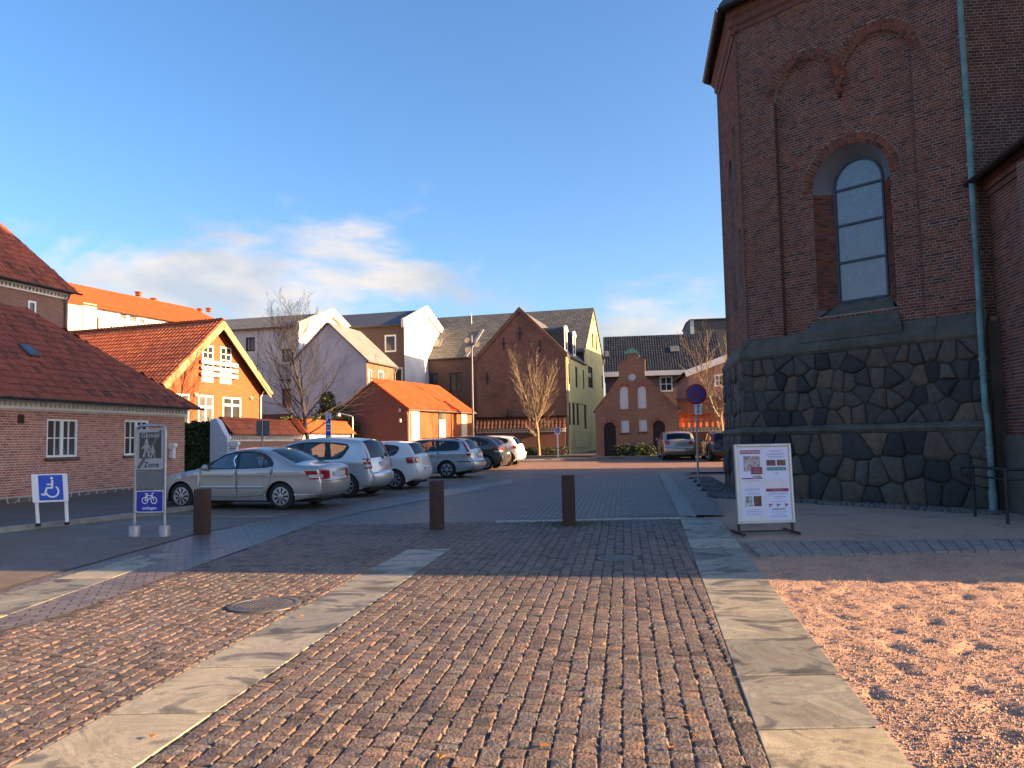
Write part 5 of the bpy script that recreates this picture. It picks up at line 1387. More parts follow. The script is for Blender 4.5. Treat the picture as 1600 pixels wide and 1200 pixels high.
# ------------------------------------------------------------------ garden walls
def garden_wall(name, label, a, b, zt, mat, mt, cop=.62, th=.36, white=True, stag=1, w=.2, l=.3, limit=0):
    """brick wall with a little pantile saddle roof and white corbelled band"""
    a, b = V((a[0], a[1], 0)), V((b[0], b[1], 0)); d = (b - a); L = d.length; u = d.normalized(); n = V((u.y, -u.x, 0))
    if n.dot(CAMP - a) < 0: n = -n
    t = thing(name, label, 'wall', (a.x, a.y, gz(a.y))); fr = Fr(a, u, n=n)
    hgt = zt - cop
    mb = MB(); mb.fbox(fr, 0, L, gz(a.y) - .3, hgt, -th, 0); mb.build('brickwork', mat, t)
    mb = MB(); mb.fbox(fr, -.02, L + .02, hgt - .1, hgt + .02, -th - .1, .10); mb.fbox(fr, -.02, L + .02, hgt - .26, hgt - .19, -th - .03, .035); bd = mb.build('white_band', m_white, t)
    mb = MB(); nn = int(L / .2)
    for i in range(nn): mb.fbox(fr, i * L / nn + .02, i * L / nn + .12, hgt - .19, hgt - .1, 0, .07)
    tag(mb.build('dentils', m_white, bd), kind='stuff')
    mid = -th / 2; hw_ = th / 2 + .34
    mb = MB(); mb.prism([fr.p(-.05, hgt + .02, mid + hw_), fr.p(-.05, zt - .02, mid), fr.p(-.05, hgt + .02, mid - hw_)], u * (L + .1)); ro = mb.build('coping', m_tile_under, t)
    v = (n * -hw_ + V((0, 0, zt - hgt - .02))); sl = v.length
    for s_ in (1, -1):
        vv = V((v.x * s_, v.y * s_, v.z)).normalized(); f2_ = Fr(fr.p(-.05, hgt + .02, mid + hw_ * s_), u, vv); 
        if f2_.n.z < 0: f2_.n = -f2_.n
        tile_roof(f2_, [(0, -.05), (L + .1, -.05), (L + .1, sl), (0, sl)], mt, ro, w, l, off=.015, limit=limit if s_ == 1 else 0)
    ridge_tiles(fr.p(-.05, zt + .02, mid), fr.p(L + .05, zt + .02, mid), mt, ro, .1)
    return t, fr, L
wA, wB = at_depth(352, 690, 30.4), at_depth(545, 690, 43.4)
wM = V((wA.x, wA.y, 0)).lerp(V((wB.x, wB.y, 0)), .46)
garden_wall('garden_wall', 'brick garden wall with red tile coping beside the white gatepost', wA, wM, 2.85, m_brick_gar, m_tile_red, limit=0)
garden_wall('garden_wall', 'brick garden wall with orange tile coping running up to the garage', V((wM.x, wM.y, 0)) + (wB - wA).normalized() * .1, wB, 2.95, m_brick_gar, m_tile_org)
# white gatepost with swept top
g0 = at_depth(345, 690, 30.2); gu = D(9); gn = V((gu.y, -gu.x, 0)); ft = Fr((g0.x, g0.y, 0), gn, n=-gu)
sw_ = [(-.25, .1), (.44, .1), (.44, 2.12), (.36, 2.2), (.22, 2.45), (.10, 2.68), (.0, 2.82), (-.10, 2.86), (-.2, 2.82), (-.25, 2.74)]
mb = MB(); mb.prism([ft.p(a, b, 0) for a, b in sw_], ft.n * .34); mb.build('gatepost', M('blue_white_lime', (.62, .64, .68), (.56, .58, .62), 2, .85))
tag(bpy.data.objects['gatepost'], 'white rendered gatepost with swept shoulder at the end of the garden wall', 'gatepost')
# low wall with tiles in front of the brown gable; wall by the parked beige car
w0, w1_ = at_depth(745, 700, 54.6), at_depth(884, 700, 54.0)
garden_wall('garden_wall', 'dark brick wall with old tile coping in front of the brown gable', w0, w1_, 3.25, m_brick_red, m_tile_shaded, w=.26, l=.36)
w0, w1_ = at_depth(1057, 690, 47.5), at_depth(1175, 690, 46.3)
garden_wall('garden_wall', 'brick wall with sunlit ribbed red tile coping behind the beige hatchback', w0, w1_, 3.0, m_brick_brn, m_tile_red, w=.34, l=.5)
mb = MB(); a = at_depth(1060, 640, 50); b = at_depth(1135, 640, 49.4); mb.obox((a.x, a.y, .3), (b.x - a.x, b.y - a.y, 0), (0, .3, 0), (0, 0, 3.9)); o = mb.build('yard_wall', m_brick_brn)
tag(o, 'plain ochre brick yard wall above the ribbed tile coping', 'wall')
mb = MB(); mb.obox((a.x - .1, a.y - .08, 4.2), (b.x - a.x + .2, b.y - a.y, 0), (0, .46, 0), (0, 0, .1)); mb.build('coping', m_lead, o)
# ------------------------------------------------------------------ cars
m_tyre = M('tyre_rubber', (0.014, 0.014, 0.014), (0.02, 0.02, 0.02), 30, .85)
m_rim = M('alloy', (0.42, 0.43, 0.45), (0.36, 0.37, 0.39), 30, .35, .7)
m_under = M('underbody', (0.010, 0.010, 0.010), None, rough=.9)
m_trim = M('black_trim', (0.014, 0.014, 0.016), None, rough=.45)
m_carglass = Mglass('car_glass', (0.42, 0.46, 0.47))
m_carglass_dark = Mglass('privacy_glass', (0.10, 0.11, 0.12))
m_seat = M('seat_fabric', (0.05, 0.05, 0.055), None, rough=.95)
m_tail = M('tail_light_red', (0.42, 0.010, 0.014), (0.32, 0.008, 0.012), 20, .12, coat=1)
m_tailclear = M('tail_light_clear', (0.62, 0.60, 0.60), None, rough=.12, coat=1)
m_headl = M('headlight', (0.45, 0.47, 0.5), None, rough=.1, metal=.4, coat=1)
m_plate = M('number_plate', (0.66, 0.66, 0.65), None, rough=.5)
m_chrome = M('chrome', (0.6, 0.6, 0.62), None, rough=.15, metal=1)
def paint(name, c, metal=.55, rough=.32):
    m, t, b = nodes(name); v = coord(t)
    b.inputs['Base Color'].default_value = c4(c); b.inputs['Metallic'].default_value = metal; b.inputs['Roughness'].default_value = rough
    b.inputs['Coat Weight'].default_value = .8; b.inputs['Coat Roughness'].default_value = .06
    t.links.new(mix(t, mth(t, 'MULTIPLY', noise(t, 1.6, 6, v), .22), c, (c[0] * .5, c[1] * .48, c[2] * .45)), b.inputs['Base Color'])
    return m
def chaikin(P, n=2):
    for _ in range(n):
        Q = [P[0]]
        for a, b in zip(P[:-1], P[1:]): Q += [(a[0] * .78 + b[0] * .22, a[1] * .78 + b[1] * .22), (a[0] * .22 + b[0] * .78, a[1] * .22 + b[1] * .78)]
        P = Q + [P[-1]]
    return P
def segdist(x, z, P):
    best = 9
    for (ax, az), (bx, bz) in zip(P[:-1], P[1:]):
        dx, dz = bx - ax, bz - az; l2 = dx * dx + dz * dz or 1e-9
        t = max(0, min(1, ((x - ax) * dx + (z - az) * dz) / l2)); d = math.hypot(x - ax - dx * t, z - az - dz * t)
        if d < best: best = d
    return best
def make_car(name, label, S, loc, heading, group=None):
    """S: prof (nose-bottom over the roof to tail-bottom, s from nose), W, wheels, glass outlines..."""
    L, W, prof0 = S['L'], S['W'], S['prof']
    prof = chaikin(prof0, 2); zbelt = S['belt']; RND = .075
    xf, xr, Rw = S['wf'], S['wr'], S.get('R', .31); Ra = Rw * 1.16; sill = S.get('sill', .21)
    tum = S.get('tum', .26)
    def hw(s, z):
        t = (s - L / 2) / (L / 2); b = W / 2 * (1 - .10 * abs(t) ** 3.2 - (.07 if t > 0 else .10) * abs(t) ** 9)
        if z > zbelt: b -= (z - zbelt) * tum + .012
        elif z < .48: b -= (.48 - z) ** 2 * .55
        b += .014 * math.exp(-((z - zbelt + .05) / .07) ** 2)
        return b
    def side_y(s, z):
        d = min(1, segdist(s, z, prof) / RND); return hw(s, z) - RND * (1 - math.sqrt(max(0, 1 - (1 - d) ** 2)))
    def P3(s, y, z): return (L / 2 - s, y, z)
    t = thing(name, label, 'car', (0, 0, 0), group)
    bottom = []
    s_first, s_last = prof[0][0], prof[-1][0]
    for xc in (xf, xr):
        h = max(0, Rw - sill); a0 = math.asin(min(1, (sill - Rw) / Ra)) if sill < Rw else 0
        n = 14
        for i in range(n + 1):
            an = math.pi - a0 + (2 * a0 - math.pi) * i / n
            bottom.append((xc + Ra * math.cos(an), Rw + Ra * math.sin(an)))
    outer = [(s_first, prof[0][1])] + bottom + [(s_last, prof[-1][1])] + prof[::-1][1:-1]
    dlo = chaikin(S['dlo'] + [S['dlo'][0]], 1)[:-1] if S.get('dlo_round', True) else S['dlo']
    doors = S.get('doors', [])
    extra = []
    stp = .085
    x = .03
    while x < L:
        z = .2
        while z < 1.7:
            if inpoly(x, z, outer) and segdist(x, z, prof) > .03: extra.append((x, z))
            z += stp
        x += stp
    for (a, b), (c, d) in zip(prof[:-1], prof[1:]):
        dx, dz = c - a, d - b; l = math.hypot(dx, dz) or 1; nx, nz = dz / l, -dx / l
        for k in (.14, .42, .85):
            q = ((a + c) / 2 + nx * RND * k, (b + d) / 2 + nz * RND * k)
            if inpoly(q[0], q[1], outer): extra.append(q)
    def cdt(loops, pts, keep):
        vs_, es = [], []
        for Lp in loops:
            k = len(vs_); vs_ += [V(p) for p in Lp]; es += [(k + i, k + (i + 1) % len(Lp)) for i in range(len(Lp))]
        vs_ += [V(p) for p in pts]
        r = delaunay_2d_cdt(vs_, es, [], 0, 1e-4); out = []
        for f in r[2]:
            cx = sum(r[0][i].x for i in f) / 3; cz = sum(r[0][i].y for i in f) / 3
            if keep(cx, cz): out.append((tuple(f), cx, cz))
        return r[0], out
    loops = [outer, dlo] + doors
    pv_, tris = cdt(loops, extra, lambda x, z: inpoly(x, z, outer) and not inpoly(x, z, dlo))
    def sided(name, sel, mat, off=0.0, parent=None, both=True, vs_=None):
        vs_ = vs_ or pv_
        for sg in (1, -1):
            mb = MB(); mp_ = {}
            for f, cx, cz in sel:
                ids = []
                for i in f:
                    if i not in mp_:
                        q = vs_[i]; mp_[i] = len(mb.v); mb.v.append(P3(q.x, sg * (side_y(q.x, q.y) + off), q.y))
                    ids.append(mp_[i])
                mb.f.append(tuple(ids) if sg < 0 else tuple(ids[::-1])); mb.m.append(0)
            yield sg, mb
    mats_body = S['paint']
    body = MB()
    dsel = [[q for q in tris if inpoly(q[1], q[2], d)] for d in doors]
    rest = [q for q in tris if not any(inpoly(q[1], q[2], d) for d in doors)]
    for sg, mb in sided('body', rest, mats_body): body.add(mb.v, mb.f)
    # skin over bonnet, screens, roof, boot and bumpers
    bow = S.get('bow', .10); NY = 8
    def edge(i):
        s, z = prof[i]; return max(.05, hw(s, z) - RND)
    def skin(i, k):
        s, z = prof[i]; ye = edge(i); y = ye * k
        a = prof[max(0, i - 1)]; b = prof[min(len(prof) - 1, i + 1)]; dx, dz = b[0] - a[0], b[1] - a[1]; l = math.hypot(dx, dz) or 1
        nx, nz = -dz / l, dx / l
        endness = abs(nx); o = (bow * endness + .035 * (1 - endness)) * (1 - k * k)
        return P3(s + nx * o, y, z + nz * o)
    ws0, ws1, rw0, rw1 = S['screen']
    glass = {'windscreen': MB(), 'rear_window': MB()}
    for i in range(len(prof) - 1):
        sm, zm = (prof[i][0] + prof[i + 1][0]) / 2, (prof[i][1] + prof[i + 1][1]) / 2
        g = None
        if zm > S.get('gz', zbelt - .02):
            if ws0 < sm < ws1: g = 'windscreen'
            elif rw0 < sm < rw1 and zm < S.get('rwtop', 9) and zm > S.get('rwbot', 0): g = 'rear_window'
        ks = [-1, -.9, -.6, -.3, 0, .3, .6, .9, 1]
        for k0, k1 in zip(ks[:-1], ks[1:]):
            q = [skin(i, k0), skin(i, k1), skin(i + 1, k1), skin(i + 1, k0)]
            if g and abs(k0 + k1) / 2 < .89: glass[g].add(q, [(0, 1, 2, 3)])
            else: body.add(q, [(0, 1, 2, 3)])
    bo = body.build('body', mats_body, t)
    # weld so the paint shades smoothly
    import bmesh
    bm = bmesh.new(); bm.from_mesh(bo.data); bmesh.ops.remove_doubles(bm, verts=bm.verts, dist=.0015); bmesh.ops.recalc_face_normals(bm, faces=bm.faces); bm.to_mesh(bo.data); bm.free()
    for p in bo.data.polygons: p.use_smooth = True
    bo.data.set_sharp_from_angle(angle=R(38))
    for nm, mb in glass.items():
        if mb.f: mb.build(nm, S.get('rearglass', m_carglass) if nm == 'rear_window' else m_carglass, t, 60)
    for ds, dp in zip(dsel, doors):
        for sg, mb in sided('door', ds, mats_body):
            do = mb.build('door', mats_body, t, 38)
            if S.get('handles', True):
                xs_ = max(p[0] for p in dp); h = MB(); zz = zbelt - .12; s_ = xs_ - .22
                y = side_y(s_, zz); hb = Fr(P3(s_, sg * y, zz), (1, 0, 0), (0, 0, 1), n=(0, sg, 0)); h.bbox(hb, -.09, .09, -.018, .018, -.01, .032, .012)
                h.build('handle', S.get('handle_mat', mats_body), do, 40)
            # shut line
            rb = MB(); Q = dp + [dp[0]]
            for a, b in zip(Q[:-1], Q[1:]):
                m_ = max(1, int(math.hypot(b[0] - a[0], b[1] - a[1]) / .08))
                for k in range(m_):
                    p = (a[0] + (b[0] - a[0]) * k / m_, a[1] + (b[1] - a[1]) * k / m_); q = (a[0] + (b[0] - a[0]) * (k + 1) / m_, a[1] + (b[1] - a[1]) * (k + 1) / m_)
                    if inpoly((p[0] + q[0]) / 2, (p[1] + q[1]) / 2, dlo): continue
                    dx, dz = q[0] - p[0], q[1] - p[1]; l = math.hypot(dx, dz) or 1; nx, nz = -dz / l * .004, dx / l * .004
                    pts = [(p[0] + nx, p[1] + nz), (q[0] + nx, q[1] + nz), (q[0] - nx, q[1] - nz), (p[0] - nx, p[1] - nz)]
                    rb.add([P3(a_, sg * (side_y(a_, b_) + .0022), b_) for a_, b_ in pts], [(0, 1, 2, 3)])
            if rb.f: rb.build('shut_line', m_trim, do)
    # side glazing: panes with black pillars between
    panes = S['panes']
    ex = [q for q in extra if inpoly(q[0], q[1], dlo)]
    v2, tr2 = cdt([dlo] + panes, ex, lambda x, z: inpoly(x, z, dlo) and not any(inpoly(x, z, p) for p in panes))
    for sg, mb in sided('trim', tr2, m_trim, -.006, vs_=v2): mb.build('window_trim', m_trim, t, 60)
    for k, pn in enumerate(panes):
        v3, tr3 = cdt([pn], [q for q in ex if inpoly(q[0], q[1], pn)], lambda x, z: inpoly(x, z, pn))
        for sg, mb in sided('g', tr3, m_carglass, -.010, vs_=v3): mb.build('side_window', S.get('dark_panes', {}).get(k, m_carglass), t, 60)
    # underside, wheel housings, wheels
    mb = MB(); wI = W / 2 - .06
    mb.box(L / 2 - (L - .18), L / 2 - .18, -wI + .2, wI - .2, .17, .5)
    mb.box(L / 2 - (xr - Ra - .02), L / 2 - (xf + Ra + .02), -wI, wI, sill - .01, .45)
    mb.build('underbody', m_under, t)
    for xc in (xf, xr):
        for sg in (1, -1):
            w = MB(); wy = sg * (W / 2 - .045); ax = V((0, sg, 0)); o = P3(xc, wy - sg * .19, Rw)
            w.lathe([(.19, .0), (Rw - .03, 0), (Rw, .03), (Rw, .16), (Rw - .03, .19), (Rw * .70, .2), (Rw * .68, .185)], 36, o, ax)
            wo = tag(bpy.data.objects.new('wheel', None)); col.objects.link(wo); wo.parent = t
            w.build('tyre', m_tyre, wo, 40)
            r = MB(); rr = Rw * .68
            r.lathe([(rr, .10), (rr, .19), (rr - .018, .193), (rr - .03, .17)], 36, o, ax)
            ns = S.get('spokes', 7); o2 = V(o) + ax * .165; ux = V((1, 0, 0)); uz = V((0, 0, 1)); sw = S.get('spokew', .55)
            for i in range(ns):
                a0 = 2 * math.pi * (i - sw / 2) / ns; a1 = 2 * math.pi * (i + sw / 2) / ns
                def pp_(rad, an, d): return V(o) + ax * d + (ux * math.cos(an) + uz * math.sin(an)) * rad
                r.prism([pp_(.045, a0 + .12, .178), pp_(rr - .02, a0, .17), pp_(rr - .02, a1, .17), pp_(.045, a1 - .12, .178)], ax * .012)
            r.lathe([(.06, .17), (.06, .19), (.04, .196), (0.001, .196)], 18, o, ax)
            r.build('rim', m_rim, wo, 40)
            k = MB(); k.lathe([(rr - .005, .12), (0.001, .12)], 24, o, ax); k.build('brake_disc', m_under, wo)
            h = MB(); nA = 14
            for i in range(nA):
                b0, b1 = math.pi * (i / nA) * 1.16 - .25, math.pi * ((i + 1) / nA) * 1.16 - .25
                c = P3(xc, 0, Rw)
                h.add([(c[0] + Ra * math.cos(b), y, Rw + Ra * math.sin(b)) for b in (b0, b1) for y in (sg * (W / 2 - .05), sg * (W / 2 - .42))], [(0, 1, 3, 2)])
            h.build('wheel_housing', m_under, t)
    # lamps that wrap round the corners
    def end_s(z, rear):
        best = None
        seg = range(len(prof) - 1)
        for i in (reversed(seg) if rear else seg):
            a, b = prof[i], prof[i + 1]
            if min(a[1], b[1]) <= z <= max(a[1], b[1]):
                k = (z - a[1]) / ((b[1] - a[1]) or 1e-9); s = a[0] + (b[0] - a[0]) * k; return s
        return L if rear else 0
    def lamp(nm, mat, z0, z1, side_len, y_in, rear, sg, skew=0, off=.007, parent=None):
        mb = MB(); nz_ = 5; cols = []
        for iz in range(nz_ + 1):
            z = z0 + (z1 - z0) * iz / nz_; se = end_s(z, rear); sl = side_len * (1 + skew * (iz / nz_ - .5)); row = []
            for k in range(6):
                s = se + (-1 if rear else 1) * sl * (1 - k / 5.0) * .999
                row.append(P3(s, sg * (side_y(s, z) + off), z))
            ye = max(.05, hw(se, z) - RND)
            for k in range(1, 5):
                y = ye - (ye - y_in) * k / 4; o = (bow) * (1 - (y / ye) ** 2) + off
                row.append(P3(se + (o if rear else -o), sg * y, z))
            cols.append(row)
        n = len(cols[0])
        for row in cols: mb.v += row
        for iz in range(nz_):
            for k in range(n - 1): mb.f.append((iz * n + k, iz * n + k + 1, (iz + 1) * n + k + 1, (iz + 1) * n + k)); mb.m.append(0)
        return mb.build(nm, mat, parent or t, 40)
    for sg in (1, -1):
        for q in S['tail']: lamp('tail_light', q[0], q[1], q[2], q[3], q[4], True, sg, q[5] if len(q) > 5 else 0, .007 if q[0] is m_tail else .011)
        q = S['head']; lamp('headlight', m_headl, q[0], q[1], q[2], q[3], False, sg)
        # mirror
        ms, mz = S['mirror']; y = sg * (side_y(ms, mz) + .10); mb = MB()
        mb.lathe([(.0, -.07), (.055, -.06), (.075, 0), (.06, .05), (0.0, .06)], 12, P3(ms, y, mz), V((1, sg * .2, 0))); mb.obox(P3(ms, sg * side_y(ms, mz) - sg * .02, mz - .05), (.04, 0, 0), (0, sg * .08, 0), (0, 0, .03))
        mb.build('mirror', S.get('mirror_mat', mats_body), t, 50)
    # number plate, blank as in the blurred photograph
    z = S.get('plate', .62); se = end_s(z, True); mb = MB(); mb.box(L / 2 - se - bow - .018, L / 2 - se - bow + .02, -.26, .26, z - .055, z + .055); mb.build('number_plate', m_plate, t)
    # rubbing strips and bumper lines
    for nm, mat, s0, s1, z0, z1 in S.get('strips', []):
        for sg in (1, -1):
            mb = MB(); n = 14
            for i in range(n):
                a, b = s0 + (s1 - s0) * i / n, s0 + (s1 - s0) * (i + 1) / n
                mb.add([P3(a, sg * (side_y(a, z0) + .001), z0), P3(b, sg * (side_y(b, z0) + .001), z0), P3(b, sg * (side_y(b, (z0 + z1) / 2) + .014), (z0 * .7 + z1 * .3)), P3(a, sg * (side_y(a, (z0 + z1) / 2) + .014), (z0 * .7 + z1 * .3)),
                        P3(b, sg * (side_y(b, z1) + .012), (z0 * .3 + z1 * .7)), P3(a, sg * (side_y(a, z1) + .012), (z0 * .3 + z1 * .7)), P3(b, sg * (side_y(b, z1) + .001), z1), P3(a, sg * (side_y(a, z1) + .001), z1)], [(0, 1, 2, 3), (3, 2, 4, 5), (5, 4, 6, 7)])
            mb.build(nm, mat, t, 40)
    for nm, mat, z0, z1 in S.get('rear_bands', []):
        mb = MB(); n = 10
        for i in range(n):
            for (za, zb_) in ((z0, z1),):
                k0, k1 = -1 + 2 * i / n, -1 + 2 * (i + 1) / n; pts = []
                for z, k in ((za, k0), (za, k1), (zb_, k1), (zb_, k0)):
                    se = end_s(z, True); ye = hw(se, z) - RND; pts.append(P3(se + bow * (1 - k * k) + .008, ye * k, z))
                mb.add(pts, [(0, 1, 2, 3)])
        mb.build(nm, mat, t, 60)
    # wheel-arch lips of contrasting plastic
    if S.get('cladding'):
        for xc in (xf, xr):
            for sg in (1, -1):
                mb = MB(); n = 16
                for i in range(n):
                    q = []
                    for an, rr_ in ((math.pi * i / n, Ra), (math.pi * (i + 1) / n, Ra), (math.pi * (i + 1) / n, Ra + .09), (math.pi * i / n, Ra + .09)):
                        s_, z_ = xc + rr_ * math.cos(an), Rw + rr_ * math.sin(an); q.append(P3(s_, sg * (side_y(s_, z_) + .008), z_))
                    mb.add(q, [(0, 1, 2, 3)])
                mb.build('arch_trim', m_trim, t, 60)
    if S.get('rails'):
        for sg in (1, -1):
            a, b = S['rails']; mb = MB(); pts = []
            for k in range(9):
                s = a + (b - a) * k / 8; zt = max((p[1] + (q[1] - p[1]) * ((s - p[0]) / ((q[0] - p[0]) or 1e-9))) for p, q in zip(prof[:-1], prof[1:]) if min(p[0], q[0]) <= s <= max(p[0], q[0]))
                pts.append(P3(s, sg * (hw(s, zt) - .14), zt + (.045 if 0 < k < 8 else .0)))
            mb.tube(pts, .016, 6); mb.build('roof_rail', m_trim, t, 50)
    # seats
    for s_, ys in ((S['seats'][0], (.36, -.36)), (S['seats'][1], (.36, -.36))):
        for y in ys:
            mb = MB(); hb = Fr(P3(s_, y - .22, .35), (0, 1, 0), V((-.28, 0, 1)), n=V((1, 0, .28)))
            mb.bbox(hb, 0, .46, 0, .62, 0, .14, .05); mb.bbox(hb, .12, .34, .64, .82, .02, .11, .03); mb.box(P3(s_, 0, 0)[0] + .05, P3(s_, 0, 0)[0] + .55, y - .23, y + .23, .3, .48); mb.build('seat', m_seat, t)
    mb = MB(); mb.box(L / 2 - S['mirror'][0] - .35, L / 2 - S['mirror'][0] + .25, -W / 2 + .16, W / 2 - .16, .55, zbelt - .04); mb.build('dashboard', m_seat, t)
    mb = MB(); mb.box(L / 2 - xr - .45, L / 2 - xr + .3, -W / 2 + .2, W / 2 - .2, .45, zbelt - .22); mb.build('parcel_shelf', m_seat, t)
    if S.get('wiper'):
        mb = MB(); s, z = S['wiper']; mb.tube([P3(s - .0, 0, z), P3(s - .1, .35, z + .14)], .012, 5); mb.lathe([(0, 0), (.05, 0), (.05, .05), (0, .06)], 10, P3(s + .02, 0, z), V((-1, 0, 0))); mb.build('rear_wiper', m_trim, t)
    nrm = V((0, -SLOPE, 1)).normalized()
    h = V((heading[0], heading[1], 0)); h = (h - nrm * h.dot(nrm)).normalized(); yv = nrm.cross(h)
    M4 = Matrix((h, yv, nrm)).transposed().to_4x4(); t.matrix_world = M4
    t.location = V((loc[0], loc[1], gz(loc[1]) + .022))
    return t
def rect4(s0, s1, z0, z1): return [(s0, z0), (s1, z0), (s1, z1), (s0, z1)]
silver1 = paint('silver_taupe_paint', (0.46, 0.43, 0.41)); silver2 = paint('silver_paint', (0.58, 0.59, 0.60)); white1 = paint('white_car_paint', (0.72, 0.72, 0.70), 0, .35)
silver3 = paint('blue_silver_paint', (0.42, 0.45, 0.48)); grey1 = paint('dark_grey_paint', (0.085, 0.085, 0.08)); beige = paint('beige_paint', (0.40, 0.36, 0.29)); black1 = paint('black_car_paint', (0.02, 0.02, 0.022))
sedan = dict(L=4.62, W=1.80, belt=.93, wf=.92, wr=3.60, R=.315, paint=silver1, tum=.30, sill=.22,
    prof=[(.14, .26), (.05, .34), (.02, .50), (.06, .66), (.28, .76), (.85, .87), (1.36, .945), (1.75, 1.16), (2.08, 1.34), (2.45, 1.415), (2.85, 1.425), (3.22, 1.37), (3.62, 1.18), (3.92, 1.035), (4.30, 1.01), (4.50, 1.00), (4.555, .93), (4.575, .72), (4.61, .66), (4.61, .46), (4.56, .34), (4.42, .27)],
    dlo=[(1.42, .95), (1.86, 1.19), (2.14, 1.325), (2.5, 1.37), (2.95, 1.365), (3.25, 1.27), (3.42, 1.10), (3.40, .985), (2.6, .955)],
    panes=[[(1.66, .985), (1.93, 1.18), (2.17, 1.29), (2.40, 1.325), (2.42, .975)], [(2.50, .978), (2.50, 1.33), (2.92, 1.325), (3.12, 1.24), (3.14, .995)], [(3.17, 1.0), (3.15, 1.215), (3.30, 1.10), (3.32, 1.01)]],
    screen=(1.40, 2.15, 3.18, 3.92), gz=.98, doors=[[(1.45, .32), (2.46, .30), (2.46, 1.385), (1.95, 1.27), (1.48, .98)], [(2.46, .30), (3.16, .34), (3.34, .62), (3.40, 1.0), (3.30, 1.27), (2.95, 1.385), (2.46, 1.385)]],
    tail=[(m_tail, .70, .90, .30, .42, .3), (m_tailclear, .735, .81, .26, .66)], head=(.56, .72, .35, .45), mirror=(1.66, 1.0), plate=.80, seats=(2.45, 3.25), spokes=9, spokew=.62,
    strips=[('rubbing_strip', silver1, .95, 1.0, .5, .5), ('rubbing_strip', silver1, 1.46, 2.44, .50, .57), ('rubbing_strip', silver1, 2.48, 3.18, .50, .57), ('crease', m_trim, 3.0, 4.1, .855, .865), ('bumper_strip', m_chrome, 3.95, 4.52, .345, .365)], rear_bands=[('bumper_strip', m_chrome, .35, .37), ('bumper_line', m_trim, .655, .665)])
sedan['strips'] = sedan['strips'][1:]
mpv = dict(L=4.36, W=1.77, belt=1.02, wf=.88, wr=3.60, R=.32, paint=silver2, tum=.22,
    prof=[(.14, .27), (.04, .36), (.02, .55), (.07, .72), (.35, .88), (.95, 1.04), (1.30, 1.25), (1.70, 1.46), (2.10, 1.575), (2.6, 1.62), (3.3, 1.605), (3.85, 1.55), (4.00, 1.49), (4.13, 1.25), (4.22, 1.02), (4.27, .82), (4.29, .68), (4.35, .62), (4.35, .44), (4.28, .33), (4.16, .28)],
    dlo=[(1.05, 1.06), (1.45, 1.28), (1.85, 1.45), (2.3, 1.535), (3.2, 1.52), (3.72, 1.44), (3.50, 1.10), (3.36, 1.045), (2.4, 1.02)],
    panes=[[(1.45, 1.10), (1.62, 1.30), (1.90, 1.43), (2.10, 1.475), (2.14, 1.055)], [(2.28, 1.055), (2.28, 1.495), (2.95, 1.49), (2.95, 1.06)], [(3.10, 1.075), (3.10, 1.475), (3.58, 1.41), (3.40, 1.12)]],
    screen=(1.0, 2.05, 3.93, 4.25), gz=1.06, rwbot=1.06, doors=[[(1.50, .32), (2.22, .30), (2.22, 1.56), (1.85, 1.49), (1.45, 1.20)], [(2.22, .30), (3.08, .32), (3.20, .62), (3.30, 1.05), (3.05, 1.56), (2.22, 1.56)]],
    tail=[(m_tail, .78, 1.06, .14, .66), (m_tailclear, .83, .90, .13, .70), (m_tailclear, .96, 1.03, .26, .70)], head=(.66, .84, .4, .45), mirror=(1.42, 1.12), plate=.90, seats=(2.25, 3.05), spokes=8, spokew=.6, wiper=(4.25, 1.06),
    rear_bands=[('bumper_line', m_trim, .655, .665)], strips=[('bumper_lip', m_chrome, 3.98, 4.25, .335, .35)])
hatchw = dict(L=3.97, W=1.68, belt=.97, wf=.78, wr=3.25, R=.30, paint=white1, tum=.24,
    prof=[(.12, .26), (.04, .35), (.02, .52), (.08, .68), (.40, .82), (.95, .94), (1.45, 1.22), (1.80, 1.38), (2.3, 1.46), (3.0, 1.455), (3.55, 1.40), (3.66, 1.34), (3.80, 1.10), (3.88, .95), (3.91, .70), (3.96, .62), (3.96, .42), (3.90, .32), (3.80, .28)],
    dlo=[(1.15, .99), (1.6, 1.22), (1.95, 1.36), (2.4, 1.40), (3.2, 1.37), (3.42, 1.30), (3.30, 1.06), (3.0, 1.0)],
    panes=[[(1.40, 1.03), (1.66, 1.20), (1.98, 1.33), (2.22, 1.36), (2.24, 1.0)], [(2.36, 1.0), (2.36, 1.365), (3.0, 1.35), (3.0, 1.03)], [(3.08, 1.05), (3.08, 1.33), (3.32, 1.27), (3.24, 1.08)]],
    screen=(1.0, 1.85, 3.60, 3.88), gz=1.0, rwbot=1.03, rearglass=m_carglass_dark, doors=[[(1.28, .32), (2.28, .30), (2.28, 1.42), (1.62, 1.26)], [(2.28, .30), (2.88, .34), (3.05, .7), (3.05, 1.40), (2.28, 1.42)]],
    tail=[(m_tail, .80, .99, .24, .44)], head=(.58, .74, .35, .42), mirror=(1.36, 1.05), plate=.62, seats=(2.1, 2.9), wiper=(3.86, 1.03), rear_bands=[('bumper_line', m_trim, .60, .608)])
